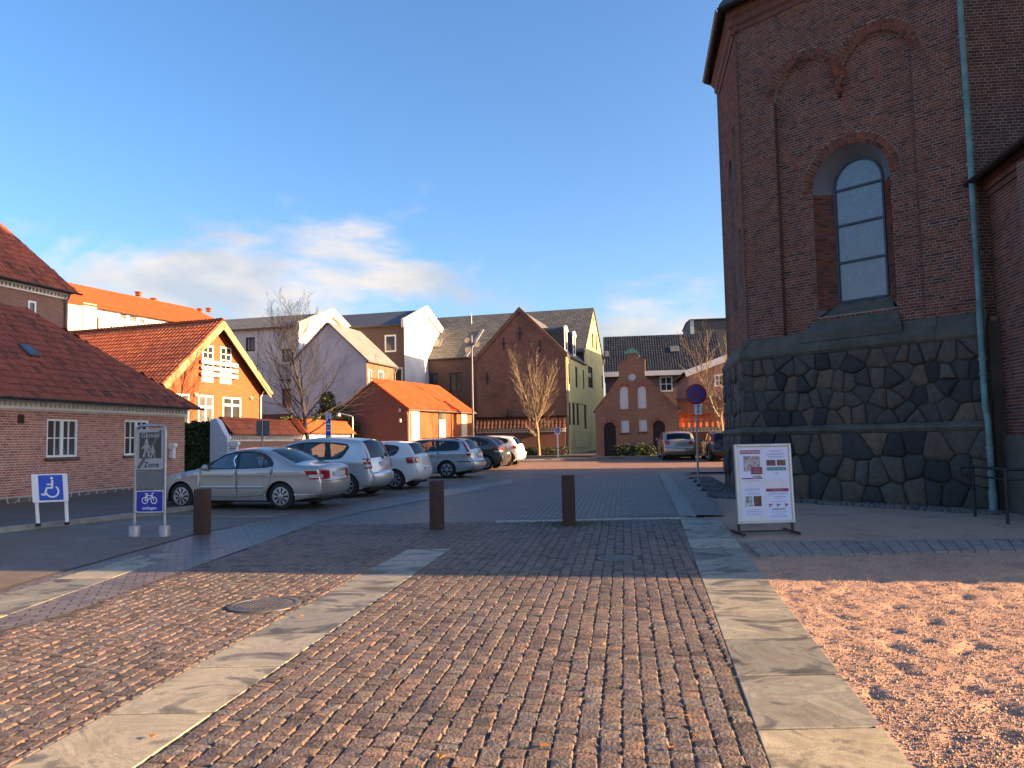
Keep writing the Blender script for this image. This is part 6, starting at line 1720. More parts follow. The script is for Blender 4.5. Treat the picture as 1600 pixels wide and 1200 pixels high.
wagon = dict(L=4.80, W=1.82, belt=.97, wf=.95, wr=3.70, R=.32, paint=silver3, tum=.24,
    prof=[(.14, .26), (.04, .35), (.02, .52), (.08, .68), (.45, .80), (1.30, .95), (1.80, 1.22), (2.15, 1.38), (2.6, 1.46), (3.4, 1.475), (4.20, 1.43), (4.38, 1.37), (4.56, 1.06), (4.64, .90), (4.68, .70), (4.78, .62), (4.79, .44), (4.72, .34), (4.58, .29)],
    dlo=[(1.45, .99), (1.92, 1.24), (2.25, 1.37), (2.7, 1.415), (3.9, 1.405), (4.20, 1.36), (4.22, 1.10), (4.12, 1.03), (2.6, 1.0)],
    panes=[[(1.68, 1.03), (1.98, 1.22), (2.27, 1.34), (2.50, 1.375), (2.52, 1.02)], [(2.60, 1.02), (2.60, 1.38), (3.26, 1.385), (3.30, 1.03)], [(3.42, 1.05), (3.42, 1.37), (4.12, 1.345), (4.15, 1.08)]],
    dark_panes={2: m_carglass_dark}, screen=(1.35, 2.25, 4.30, 4.62), gz=1.0, rwbot=1.04, rails=(2.1, 4.15), doors=[[(1.52, .32), (2.55, .30), (2.55, 1.43), (1.95, 1.28)], [(2.55, .30), (3.20, .34), (3.36, .66), (3.38, 1.43), (2.55, 1.43)]],
    tail=[(m_tail, .98, 1.36, .10, .80), (m_tail, .84, .97, .15, .70), (m_tailclear, .92, .965, .12, .74)], head=(.56, .72, .4, .45), mirror=(1.72, 1.05), plate=.86, seats=(2.5, 3.35), spokes=6, spokew=.5, strips=[('rubbing_strip', m_trim, 4.12, 4.66, .60, .635)], rear_bands=[('rubbing_strip', m_trim, .60, .635)])
hatchg = dict(L=4.30, W=1.80, belt=1.02, wf=.86, wr=3.50, R=.325, paint=grey1, tum=.28,
    prof=[(.12, .27), (.04, .36), (.02, .55), (.08, .72), (.45, .90), (1.1, 1.03), (1.55, 1.30), (1.90, 1.45), (2.4, 1.52), (3.1, 1.50), (3.65, 1.42), (3.80, 1.34), (4.05, 1.08), (4.15, .96), (4.20, .72), (4.28, .64), (4.28, .44), (4.20, .34), (4.06, .29)],
    dlo=[(1.25, 1.05), (1.70, 1.30), (2.05, 1.43), (2.5, 1.46), (3.2, 1.42), (3.60, 1.30), (3.68, 1.16), (3.3, 1.08)],
    panes=[[(1.5, 1.09), (1.76, 1.28), (2.08, 1.40), (2.32, 1.42), (2.34, 1.06)], [(2.46, 1.07), (2.46, 1.425), (3.10, 1.39), (3.12, 1.10)], [(3.2, 1.11), (3.2, 1.37), (3.5, 1.27), (3.54, 1.17)]],
    screen=(1.15, 1.98, 3.72, 4.12), gz=1.06, rwbot=1.08, rearglass=m_carglass_dark, doors=[[(1.45, .34), (2.40, .32), (2.40, 1.48), (1.72, 1.34)], [(2.40, .32), (3.08, .36), (3.25, .7), (3.28, 1.44), (2.40, 1.48)]],
    tail=[(m_tail, .88, 1.03, .32, .44), (m_tailclear, .80, .875, .26, .55)], head=(.64, .8, .4, .45), mirror=(1.5, 1.1), plate=.70, seats=(2.3, 3.1), spokes=10, spokew=.6, strips=[('window_chrome', m_chrome, 1.4, 3.6, 1.035, 1.05)])
c3 = dict(L=3.99, W=1.75, belt=1.0, wf=.80, wr=3.32, R=.32, paint=white1, tum=.24, cladding=True,
    prof=[(.12, .27), (.04, .38), (.02, .6), (.10, .80), (.45, .95), (1.0, 1.04), (1.45, 1.30), (1.80, 1.44), (2.3, 1.49), (3.0, 1.47), (3.50, 1.40), (3.64, 1.30), (3.80, 1.06), (3.87, .90), (3.91, .70), (3.97, .62), (3.97, .44), (3.90, .34), (3.80, .30)],
    dlo=[(1.15, 1.04), (1.58, 1.28), (1.95, 1.41), (2.4, 1.44), (3.1, 1.41), (3.40, 1.32), (3.42, 1.16), (3.0, 1.06)],
    panes=[[(1.42, 1.08), (1.64, 1.26), (1.98, 1.38), (2.20, 1.40), (2.22, 1.04)], [(2.36, 1.05), (2.36, 1.40), (2.98, 1.37), (2.98, 1.08)], [(3.06, 1.09), (3.06, 1.35), (3.32, 1.28), (3.32, 1.17)]],
    screen=(1.05, 1.85, 3.55, 3.86), gz=1.05, rwbot=1.06, rearglass=m_carglass_dark, doors=[[(1.35, .34), (2.28, .32), (2.28, 1.46), (1.62, 1.32)], [(2.28, .32), (2.86, .36), (3.0, .7), (3.02, 1.43), (2.28, 1.46)]],
    tail=[(m_tail, .86, 1.0, .20, .58)], head=(.6, .72, .3, .45), mirror=(1.4, 1.1), plate=.62, seats=(2.1, 2.9), rear_bands=[('lower_bumper', m_trim, .36, .52)])
peug = dict(hatchg); peug.update(paint=beige, tail=[(m_tail, .84, 1.04, .34, .50, .6)], strips=[], L=4.28, plate=.55, rear_bands=[('lower_bumper', m_trim, .33, .46)])
darkc = dict(wagon); darkc.update(paint=black1, strips=[], rails=None)
del darkc['rails']; th = R(14.5); hd = (-math.cos(th), math.sin(th)); bk = (math.cos(th), -math.sin(th))
GRP = 'cars parked along the left side of the square'
def park(S, name, label, px, py, tweak=0.0, hd_=None, g=GRP):
    """px,py: where the camera-side rear tyre touches the ground"""
    a = th + R(tweak); h = V((-math.cos(a), math.sin(a), 0)); lft = V((-h.y, h.x, 0))       # lft = driver's left = camera side
    p = G(px, py); p.z = 0
    side = lft if lft.dot(V((0, -1, 0))) > 0 else -lft
    c = p - side * (S['W'] / 2 - .12) + h * (S['wr'] - S['L'] / 2)
    return make_car(name, label, S, (c.x, c.y), (h.x, h.y), g)
park(sedan, 'sedan', 'taupe silver four-door saloon parked beside the pedestrian zone sign', 441, 798)
park(mpv, 'people_carrier', 'light silver people carrier with quarter windows parked next to the saloon', 543, 779)
park(hatchw, 'hatchback', 'small white hatchback with square red tail lights between the silver cars', 618, 766)
park(wagon, 'estate_car', 'blue-silver estate car with black roof rails and full-height tail lights', 699, 748)
park(hatchg, 'hatchback', 'dark grey hatchback parked between the estate car and the white crossover', 760, 735)
park(c3, 'crossover', 'white crossover with black wheel arches and oval tail light parked at the row end', 792, 729)
p = G(1069, 720); make_car('hatchback', 'beige hatchback seen from behind in front of the stepped gable house', peug, (p.x, p.y + 2.1), (math.sin(R(6)), math.cos(R(6))))
p = G(1148, 722); make_car('estate_car', 'black estate car half hidden by the church corner', darkc, (p.x, p.y + 2.3), (math.sin(R(6)), math.cos(R(6))))
# ------------------------------------------------------------------ lettering and pictograms
def text_on(fr, s, u, v, size, mat, parent, off=.003, name='lettering', bold=.0, center=True):
    cu_ = bpy.data.curves.new('t', 'FONT'); cu_.body = s; cu_.size = size; cu_.align_x = 'CENTER' if center else 'LEFT'; cu_.align_y = 'CENTER'; cu_.offset = bold; cu_.resolution_u = 3
    ob = bpy.data.objects.new('t', cu_); col.objects.link(ob)
    bpy.context.view_layer.update()
    me = bpy.data.meshes.new_from_object(ob.evaluated_get(bpy.context.evaluated_depsgraph_get()))
    bpy.data.objects.remove(ob)
    mb = MB(); mb.add([fr.p(u + q.co.x, v + q.co.y, off) for q in me.vertices], [tuple(p.vertices) for p in me.polygons])
    bpy.data.meshes.remove(me)
    return mb.build(name, mat, parent)
def stroke(mb, fr, pts, w, off=.003):
    for a, b in zip(pts[:-1], pts[1:]):
        dx, dy = b[0] - a[0], b[1] - a[1]; l = math.hypot(dx, dy) or 1; nx, ny = -dy / l * w / 2, dx / l * w / 2; ex, ey = dx / l * w * .3, dy / l * w * .3
        mb.add([fr.p(a[0] + nx - ex, a[1] + ny - ey, off), fr.p(a[0] - nx - ex, a[1] - ny - ey, off), fr.p(b[0] - nx + ex, b[1] - ny + ey, off), fr.p(b[0] + nx + ex, b[1] + ny + ey, off)], [(0, 1, 2, 3)])
def disc(mb, fr, u, v, r, off=.003, n=20, r0=0.0, a0=0, a1=2 * math.pi):
    for i in range(n):
        p, q = a0 + (a1 - a0) * i / n, a0 + (a1 - a0) * (i + 1) / n
        mb.add([fr.p(u + r0 * math.cos(p), v + r0 * math.sin(p), off), fr.p(u + r * math.cos(p), v + r * math.sin(p), off), fr.p(u + r * math.cos(q), v + r * math.sin(q), off), fr.p(u + r0 * math.cos(q), v + r0 * math.sin(q), off)], [(0, 1, 2, 3)])
def rrect(u0, u1, v0, v1, r, n=4):
    P = []
    for cx, cy, a in ((u1 - r, v0 + r, -90), (u1 - r, v1 - r, 0), (u0 + r, v1 - r, 90), (u0 + r, v0 + r, 180)):
        for i in range(n + 1): an = R(a + 90 * i / n); P.append((cx + r * math.cos(an), cy + r * math.sin(an)))
    return P
def wheelchair(fr, u, v, s, mat, parent, mir=1):
    mb = MB(); k = lambda x, y: (u + mir * x * s, v + y * s)
    disc(mb, fr, *k(.02, .40), .055 * s); w = .075 * s
    stroke(mb, fr, [k(.0, .30), k(.02, .0)], w * 1.1); stroke(mb, fr, [k(.01, .14), k(.20, .14)], w * .8); stroke(mb, fr, [k(.02, -.01), k(.22, -.01), k(.32, -.30), k(.42, -.27)], w)
    disc(mb, fr, *k(.02, -.16), .27 * s, r0=.20 * s, a0=R(128 if mir > 0 else -170), a1=R(350 if mir > 0 else 52), n=24)
    return mb.build('pictogram', mat, parent)
def plate(parent, fr, u0, u1, v0, v1, th, mat, name='panel', r=.03, off=0.0):
    mb = MB(); mb.prism([fr.p(a, b, off) for a, b in rrect(u0, u1, v0, v1, r)], fr.n * th); return mb.build(name, mat, parent)
# disabled-parking board on two posts
a, b = G(66, 822, .1), G(97, 817, .1); a.z = gz(a.y) + .1
fu = (b - a); fu.z = 0; W_ = .62
fu = D(72); c = (a + b) / 2
hs_ = thing('disabled_parking_sign', 'white board with blue wheelchair symbol on two short posts by the pavement', 'sign', (c.x, c.y, gz(c.y) + .1))
ff = Fr((c.x, c.y, gz(c.y) + .1), fu, V((-.07, -.02, 1)))
if ff.n.dot(CAMP - c) < 0: ff.n = -ff.n
for s_ in (-.25, .25):
    mb = MB(); mb.tube([ff.p(s_ * 1.0, .0, -.03), ff.p(s_ * 1.05, .95, -.03)], .034, 10); po = mb.build('post', m_white, hs_, 50)
    mb = MB(); mb.lathe([(.05, -.02), (.05, .03), (.036, .035)], 10, ff.p(s_, 0, -.03)); mb.build('foot', m_black, po, 50)
plate(hs_, ff, -.31, .31, .44, .99, .03, m_signwhite, 'board', .02)
bl = plate(hs_, ff, -.19, .23, .475, .965, .004, m_blue, 'blue_field', .01, .031)
wheelchair(ff, .05, .72, .46, m_signwhite, bl, -1)
for o_ in [x for x in bl.children]: o_.location = ff.n * .034
# pedestrian-zone sign frame
a, b = G(210, 838, .02), G(257, 838, .02); c = (a + b) / 2; fu = (b - a); fu.z = 0; W_ = fu.length
zs = thing('zone_sign', 'grey pedestrian zone sign with bicycle panel in a tall tubular frame', 'sign', (c.x, c.y, gz(c.y) + .02))
ff = Fr((c.x, c.y, gz(c.y) + .02), fu, V((0, 0, 1)))
if ff.n.dot(CAMP - c) < 0: ff.n = -ff.n
hw_ = W_ / 2; Ht = 1.95
pts = [(-hw_, .05), (-hw_, Ht - .1)] + [(-hw_ + .1 - .1 * math.cos(R(t_)), Ht - .1 + .1 * math.sin(R(t_))) for t_ in (30, 60, 90)] + [(hw_ - .1 + .1 * math.sin(R(t_)), Ht - .1 + .1 * math.cos(R(t_))) for t_ in (0, 30, 60, 90)] + [(hw_, .05)]
mb = MB(); mb.tube([ff.p(x, y) for x, y in pts], .026, 10); mb.build('frame', m_greymetal, zs, 50)
for s_ in (-hw_, hw_):
    mb = MB(); mb.lathe([(.095, -.03), (.095, .17), (.085, .185), (.03, .19)], 16, ff.p(s_, 0)); mb.build('foot', M('foot_zinc', (.36, .37, .37), (.28, .29, .29), 12, .5, .4), zs, 50)
w_ = hw_ - .025
pnl = plate(zs, ff, -w_, w_, 1.17, Ht - .06, .012, M('pale_grey_sign', (.36, .35, .37), (.32, .31, .33), 5, .5), 'zone_panel', .03)
dk = plate(zs, ff, -w_ + .055, w_ - .05, 1.37, Ht - .12, .003, m_signdark, 'dark_field', .004, .0125)
text_on(ff, 'Gågade', .0, Ht - .175, .115, M('grey_letter', (.34, .33, .34), None, rough=.5), dk, .0175, bold=.002)
mb = MB(); k = lambda x, y: (x * .95 - .03, y + 1.385)
for (ox, oy, s) in ((-.04, .02, 1.0), (.09, .0, .66)):
    q = lambda x, y: k(ox + x * s, oy + y * s)
    disc(mb, ff, *q(.0, .285), .028 * s, .0178); stroke(mb, ff, [q(0, .24), q(-.01, .13)], .07 * s, .0178); stroke(mb, ff, [q(-.01, .13), q(-.06, .0)], .036 * s, .0178); stroke(mb, ff, [q(-.0, .13), q(.05, .07), q(.05, .0)], .036 * s, .0178); stroke(mb, ff, [q(-.01, .23), q(-.085, .14)], .026 * s, .0178); stroke(mb, ff, [q(.02, .23), q(.07, .13)], .026 * s, .0178)
mb.build('pictogram', bpy.data.materials['grey_letter'], dk)
text_on(ff, 'Zone', .03, 1.255, .135, m_letter, pnl, .0145, bold=.002)
mb = MB(); stroke(mb, ff, [(-w_ + .05, 1.21), (w_ - .06, Ht - .1)], .055, .0160); mb.build('end_bar', M('bar_grey', (.10, .095, .095), None, rough=.5), pnl)
plate(zs, ff, -w_, w_, .85, 1.14, .012, m_signgrey, 'blank_panel', .03)
bp = plate(zs, ff, -w_, w_, .42, .80, .010, m_signwhite, 'bicycle_panel', .03)
bf = plate(zs, ff, -w_ + .012, w_ - .012, .432, .788, .003, m_darkblue, 'blue_field', .025, .0105)
mb = MB(); o_ = .0155; cy_ = .63
for s_ in (-.085, .085): disc(mb, ff, s_, cy_, .062, o_, 24, .048)
stroke(mb, ff, [(-.085, cy_), (-.03, cy_), (.055, cy_ + .085), (-.05, cy_ + .085), (-.03, cy_)], .014, o_); stroke(mb, ff, [(-.085, cy_), (-.055, cy_ + .11), (-.085, cy_ + .115), (-.03, cy_ + .115)], .014, o_); stroke(mb, ff, [(.085, cy_), (.045, cy_ + .12), (.08, cy_ + .13)], .014, o_)
mb.build('pictogram', m_signwhite, bf); text_on(ff, 'undtagen', 0, .495, .075, m_signwhite, bf, .0155, bold=.0008)
for i, z in enumerate((1.155, .83, .405)):
    mb = MB(); mb.tube([ff.p(-hw_, z, -.02), ff.p(hw_, z, -.02)], .012, 6); mb.build('cross_bar', m_greymetal, zs)
# rusted steel bollards: square posts with a slightly sloping top
for (px, py, h, lab) in ((312, 836, .80, 'rusted square steel bollard beside the zone sign and the paver path'), (682, 828, .86, 'rusted square steel bollard standing alone on the bare setts beyond the slab end'), (890, 822, .90, 'rusted square steel bollard in front of the kerbstone row with moss at its foot')):
    p = G(px, py, .03); w = .112; f_ = Fr((p.x, p.y + w, p.z), pv, pu, n=(0, 0, 1)); bo = thing('bollard', lab, 'bollard', (p.x, p.y + w, p.z), 'rusted steel bollards across the square')
    mb = MB(); P = rrect(-w, w, -w, w, .018, 3); tilt = [(a, b) for a, b in P]
    n_ = len(P); vs_ = [f_.p(a, b, -.06) for a, b in P] + [f_.p(a, b, h - .01 + b * .03) for a, b in P] + [f_.p(a * .95, b * .95, h + b * .03) for a, b in P]
    mb.add(vs_, [(i, (i + 1) % n_, n_ + (i + 1) % n_, n_ + i) for i in range(n_)] + [(n_ + i, n_ + (i + 1) % n_, 2 * n_ + (i + 1) % n_, 2 * n_ + i) for i in range(n_)])
    mb.build('post', m_corten, bo, 40)
    mb = MB(); mb.poly([f_.p(a * .95, b * .95, h + b * .03) for a, b in P]); mb.build('cap', m_corten, bo)
r_ = random.Random(77); mb = MB(); c_ = G(890, 822)
for i in range(900):
    a_ = r_.uniform(0, 6.28); d_ = abs(r_.gauss(0, .38)) + .10; p = V((c_.x + math.cos(a_) * d_ * 1.5, c_.y + .1 + math.sin(a_) * d_, 0)); s_ = r_.uniform(.006, .016); z_ = gz(p.y) + .03
    mb.add([(p.x - s_, p.y, z_), (p.x, p.y - s_, z_), (p.x + s_, p.y, z_), (p.x, p.y + s_, z_), (p.x, p.y, z_ + s_ * .8)], [(0, 1, 4), (1, 2, 4), (2, 3, 4), (3, 0, 4)])
tag(mb.build('moss', M('moss_green', (.05, .065, .022), (.035, .05, .018), 20, .95)), kind='stuff', label='green moss in the joints round the steel bollard')
# poster board
p0, p1 = G(1152, 836), G(1246, 833); c = (p0 + p1) / 2; fu = (p1 - p0); fu.z = 0; BW = .96; BH = 1.29
ab = thing('poster_board', 'white framed poster board with four church posters on a black wheeled stand', 'poster board', (c.x, c.y, gz(c.y) + .015))
fb = Fr((c.x, c.y, gz(c.y) + .03), fu, V((.0, .05, 1)))
if fb.n.dot(CAMP - c) < 0: fb.n = -fb.n
u_, v_ = fb.u, fb.v
def FBX(mb, *a): mb.fbox(fb, *a)
z0 = .14
mb = MB(); mb.fbox(fb, -BW / 2, BW / 2, z0, z0 + BH, -.035, .0); mb.build('back_panel', M('paper_back', (.66, .67, .68), (.62, .63, .64), 4, .6), ab)
for nm, a in (('left', (-BW / 2, -BW / 2 + .045, z0, z0 + BH)), ('right', (BW / 2 - .045, BW / 2, z0, z0 + BH)), ('top', (-BW / 2 + .045, BW / 2 - .045, z0 + BH - .045, z0 + BH)), ('bottom', (-BW / 2 + .045, BW / 2 - .045, z0, z0 + .045))):
    mb = MB(); mb.bbox(fb, *a, -.04, .022, .012); mb.build('frame_bar', M('silver_frame', (.56, .57, .56), (.5, .51, .5), 6, .35, .4) if 'silver_frame' not in bpy.data.materials else bpy.data.materials['silver_frame'], ab)
mb = MB()
for s_ in (-1, 1):
    x = s_ * (BW / 2 - .03); mb.fbox(fb, x - .02, x + .02, -.02, z0 + .16, -.075, -.045)
    g_ = V((0, -1, 0)); q0 = fb.p(x - .02, -.02, -.08); mb.obox(q0 + V((0, -.02, 0)) , u_ * .04, V((0, .42, 0)), V((0, 0, .035))); mb.obox(q0 + V((0, -.34, 0)), u_ * .04, V((0, .33, 0)), V((0, 0, .035)))
mb.fbox(fb, -BW / 2 + .03, BW / 2 - .03, .0, .03, -.075, -.047); mb.build('stand', m_black, ab)
m_paper = M('poster_paper', (.60, .66, .86), (.56, .62, .82), 3, .35)
m_maroon = M('poster_maroon', (.22, .012, .05), None, rough=.4); m_tealp = M('poster_teal', (.05, .24, .22), None, rough=.4); m_grayline = M('poster_text', (.22, .24, .34), None, rough=.5)
def photo(name, stops, sc): m, t, b = nodes(name); t.links.new(ramp(t, noise(t, sc, 4, coord(t)), stops), b.inputs['Base Color']); b.inputs['Roughness'].default_value = .35; return m
ph1 = photo('flower_photo', [(.3, (.03, .03, .04)), (.42, (.22, .20, .22)), (.6, (.45, .42, .44)), (.75, (.10, .22, .05))], 26)
ph2 = photo('dark_red_photo', [(.3, (.02, .01, .03)), (.55, (.12, .02, .04)), (.75, (.2, .08, .05))], 30); ph3 = photo('warm_photo', [(.3, (.02, .01, .01)), (.55, (.14, .05, .02)), (.75, (.3, .13, .05))], 30)
ph4 = photo('plant_photo', [(.35, (.04, .12, .04)), (.55, (.40, .46, .48)), (.75, (.5, .55, .6))], 22); ph5 = photo('candle_photo', [(.3, (.015, .008, .006)), (.55, (.10, .03, .012)), (.75, (.4, .16, .05))], 26)
def R_(mb, a, b, c_, d, off): mb.fbox(fb, a, b, c_, d, off - .001, off)
def patch(par, nm, mat, a, b, c_, d, off=.004): mb = MB(); R_(mb, a, b, c_, d, off); return mb.build(nm, mat, par)
def lines(par, rows, off=.004):
    mb = MB()
    for (cx, y, w, h) in rows: R_(mb, cx - w / 2, cx + w / 2, y - h / 2, y + h / 2, off)
    tag(mb.build('small_print', m_grayline, par), kind='stuff')
Y1 = z0 + BH - .075; Y0 = z0 + .06; x0_, x1_ = -.415, .415
def poster(nm, a, b, c_, d): return patch(ab, 'poster', m_paper, a, b, c_, d, .0025)
P1 = poster('p1', x0_ + .01, -.01, Y1 - .53, Y1)
cx = (x0_ + .01 - .01) / 2
patch(P1, 'banner', m_maroon, x0_ + .03, -.045, Y1 - .085, Y1 - .025); text_on(fb, 'BABYSALMESANG', cx - .005, Y1 - .055, .040, m_signwhite, P1, .006)
patch(P1, 'picture', ph1, cx - .13, cx + .15, Y1 - .37, Y1 - .115); patch(P1, 'red_box', m_maroon, cx - .01, cx + .18, Y1 - .42, Y1 - .30, .006); lines(P1, [(cx + .085, Y1 - .335, .10, .012), (cx + .085, Y1 - .37, .14, .006), (cx + .085, Y1 - .39, .14, .006)], .007)
patch(P1, 'footer', m_maroon, x0_ + .04, -.03, Y1 - .495, Y1 - .475, .005); patch(P1, 'picture', ph1, cx + .01, cx + .16, Y1 - .485, Y1 - .44, .006); lines(P1, [(cx, Y1 - .52, .3, .004)])
P2 = poster('p2', .015, x1_ - .005, Y1 - .51, Y1 + .01); cx = (.015 + x1_) / 2
lines(P2, [(cx, Y1 - .035, .22, .007), (cx, Y1 - .055, .18, .007), (cx, Y1 - .135, .26, .01), (cx, Y1 - .16, .18, .007), (cx, Y1 - .395, .08, .008), (cx, Y1 - .43, .02, .02)]); text_on(fb, 'JULEKONCERT', cx, Y1 - .095, .045, M('poster_violet', (.20, .14, .34), None, rough=.5), P2, .005)
patch(P2, 'picture', ph2, cx - .165, cx - .01, Y1 - .285, Y1 - .19); patch(P2, 'picture', ph3, cx + .01, cx + .16, Y1 - .285, Y1 - .19); patch(P2, 'banner', m_tealp, cx - .165, cx + .165, Y1 - .365, Y1 - .305); lines(P2, [(cx, Y1 - .335, .26, .012)], .006)
P3_ = poster('p3', x0_ + .02, -.02, Y0 + .05, Y0 + .56); cx = (x0_ + 0) / 2
text_on(fb, 'JULEKAFFE', cx, Y0 + .49, .052, m_grayline, P3_, .005); lines(P3_, [(cx + .02, Y0 + .44, .2, .007), (cx + .02, Y0 + .415, .22, .007), (cx, Y0 + .17, .22, .006), (cx, Y0 + .135, .28, .009), (cx, Y0 + .105, .22, .006), (cx, Y0 + .08, .26, .006)])
patch(P3_, 'picture', ph4, cx - .14, cx - .01, Y0 + .22, Y0 + .385); patch(P3_, 'picture', ph5, cx + .01, cx + .14, Y0 + .22, Y0 + .385)
P4 = poster('p4', .01, x1_, Y0 - .01, Y0 + .51); cx = (.01 + x1_) / 2
patch(P4, 'banner', m_maroon, .02, x1_ - .015, Y0 + .45, Y0 + .50); lines(P4, [(cx, Y0 + .475, .18, .010)], .006); text_on(fb, 'JULEKONCERT', cx + .01, Y0 + .415, .048, m_grayline, P4, .005)
lines(P4, [(cx + .03, Y0 + .365, .2, .008), (cx, Y0 + .335, .12, .007), (cx, Y0 + .29, .26, .007), (cx, Y0 + .12, .3, .006), (cx, Y0 + .09, .14, .007), (cx, Y0 + .06, .3, .006), (cx, Y0 + .04, .28, .006), (cx, Y0 + .165, .22, .022)])
for q_ in (-.13, -.0, .14):
    mb = MB(); disc(mb, fb, cx + q_, Y0 + .225, .028, .0045, 9, .008, .3, 4.6); stroke(mb, fb, [(cx + q_ - .03, Y0 + .25), (cx + q_ + .03, Y0 + .235)], .012, .0048); mb.build('ornament', m_maroon, P4)
# no-stopping sign
p = G(1091, 757, .02); tz = gz(p.y)
ns = thing('no_stopping_sign', 'round red and blue no-stopping sign with arrow plate on a grey pole', 'sign', (p.x, p.y, tz))
fn = Fr((p.x, p.y, tz), D(97), V((.012, 0, 1)));
if fn.n.dot(CAMP - p) < 0: fn.n = -fn.n
mb = MB(); mb.tube([fn.p(0, 0), fn.p(0, 3.05)], .032, 10); mb.build('pole', m_greymetal, ns, 50)
mb = MB(); mb.lathe([(.06, 0), (.06, .03), (.034, .04)], 10, fn.p(0, 0)); mb.build('foot', m_black, ns, 50)
q = at_depth(1086, 616, p.y - .05); zc = q.z - tz; uc = (q - fn.o).dot(fn.u)
mb = MB(); mb.lathe([(0.001, 0), (.315, 0), (.315, .012), (.305, .014), (0.001, .014)], 40, fn.p(uc, zc, .035), fn.n); ds = mb.build('disc', m_red, ns, 50)
mb = MB()
for k_ in range(4): disc(mb, fn, uc + .025 * math.cos(k_ * math.pi / 2) * 1.9, zc + .025 * math.sin(k_ * math.pi / 2) * 1.9, .20, .051, 12, 0, k_ * math.pi / 2 - math.pi / 4 + .0, k_ * math.pi / 2 + math.pi / 4 - .0)
mb.build('blue_quarters', m_darkblue, ds)
q = at_depth(1089.5, 639, p.y - .05); zc = q.z - tz; uc = (q - fn.o).dot(fn.u)
pl_ = plate(ns, fn, uc - .11, uc + .11, zc - .17, zc + .17, .01, m_signwhite, 'arrow_plate', .01, .034)
mb = MB(); stroke(mb, fn, [(uc, zc - .11), (uc, zc + .11)], .022, .046)
for s_ in (-1, 1): mb.add([fn.p(uc - .045, zc + s_ * .07, .046), fn.p(uc + .045, zc + s_ * .07, .046), fn.p(uc, zc + s_ * .13, .046)], [(0, 1, 2)])
mb.build('arrow', m_letter, pl_)
# parking sign with blue and white bands, back of a grey sign, small disabled sign
def pole_at(px, y): q = at_depth(px, 690, y); return V((q.x, q.y, gz(q.y)))
p = pole_at(513.5, 34.5); ps = thing('parking_sign', 'tall blue and white P sign on a white pole behind the people carrier', 'sign', p); fp = Fr(p, D(100))
if fp.n.dot(CAMP - p) < 0: fp.n = -fp.n
zt_, zb_ = at_depth(512, 645, 34.5).z - p.z, at_depth(512, 690, 34.5).z - p.z
mb = MB(); mb.tube([fp.p(0, 0), fp.p(0, zt_ - .05)], .03, 8); mb.build('pole', m_white, ps, 50)
pb = plate(ps, fp, -.13, .13, zb_, zt_, .012, m_signwhite, 'panel', .04, .03); hh = zt_ - zb_
for i, (a, b) in enumerate(((.64, .96), (.51, .57), (.42, .48), (.20, .36), (.12, .17), (.02, .07))): plate(pb, fp, -.10, .10, zb_ + a * hh, zb_ + b * hh, .003, m_blue, 'blue_band', .005, .0425)
text_on(fp, 'P', 0, zb_ + .81 * hh, .40, m_signwhite, pb, .047, bold=.01)
p = pole_at(410, 27.5); bs_ = thing('sign_back', 'plain grey back of a traffic sign on a pole behind the saloon', 'sign', p); fp = Fr(p, D(100))
if fp.n.dot(CAMP - p) < 0: fp.n = -fp.n
zt_, zb_ = at_depth(410, 657, 27.5).z - p.z, at_depth(410, 681, 27.5).z - p.z
mb = MB(); mb.tube([fp.p(0, 0), fp.p(0, zt_ + .02)], .03, 8); mb.build('pole', m_greymetal, bs_, 50); plate(bs_, fp, -.25, .25, zb_, zt_, .01, m_signgrey, 'panel', .03, -.045)
p = G(872, 717); p = V((p.x, p.y, gz(p.y))); ds_ = thing('disabled_parking_sign', 'tiny blue wheelchair sign on a white pole beside the pale bare tree', 'sign', p); fp = Fr(p, D(95))
if fp.n.dot(CAMP - p) < 0: fp.n = -fp.n
mb = MB(); mb.tube([fp.p(0, 0), fp.p(0, 1.85)], .045, 8); mb.build('pole', m_white, ds_, 50); q = plate(ds_, fp, -.16, .16, 1.5, 1.9, .012, m_signwhite, 'panel', .02, .05); q2 = plate(q, fp, -.13, .13, 1.56, 1.86, .003, m_blue, 'blue_field', .01, .0625)
wc = wheelchair(fp, -.03, 1.71, .26, m_signwhite, q); wc.location = fp.n * .065
# lamp mast with two floodlights
p = pole_at(739.5, 48.5); lm = thing('lamp_mast', 'tall grey lamp mast with two round floodlights beside the garage', 'lamp post', p); zt_ = at_depth(737, 524, 48.5).z - p.z
fl_ = Fr(p, D(95))
mb = MB(); mb.tube([fl_.p(0, -.2), fl_.p(0, 1), fl_.p(0, zt_)], [.085, .075, .045], 10); mb.build('pole', m_signgrey, lm, 50)
mb = MB(); mb.fbox(fl_, -.28, .28, zt_ - .62, zt_ - .45, -.06, .06); mb.build('bracket', m_signgrey, lm)
for (u, z) in ((-.28, zt_ - .30), (-.26, zt_ - .88), (.34, zt_ - .55)):
    mb = MB(); mb.lathe([(0.001, -.14), (.12, -.12), (.18, .04), (.19, .06), (0.001, .05)], 14, fl_.p(u, z, .06), V((.35, -.8, -.45))); mb.build('floodlight', m_zinc, lm, 50)
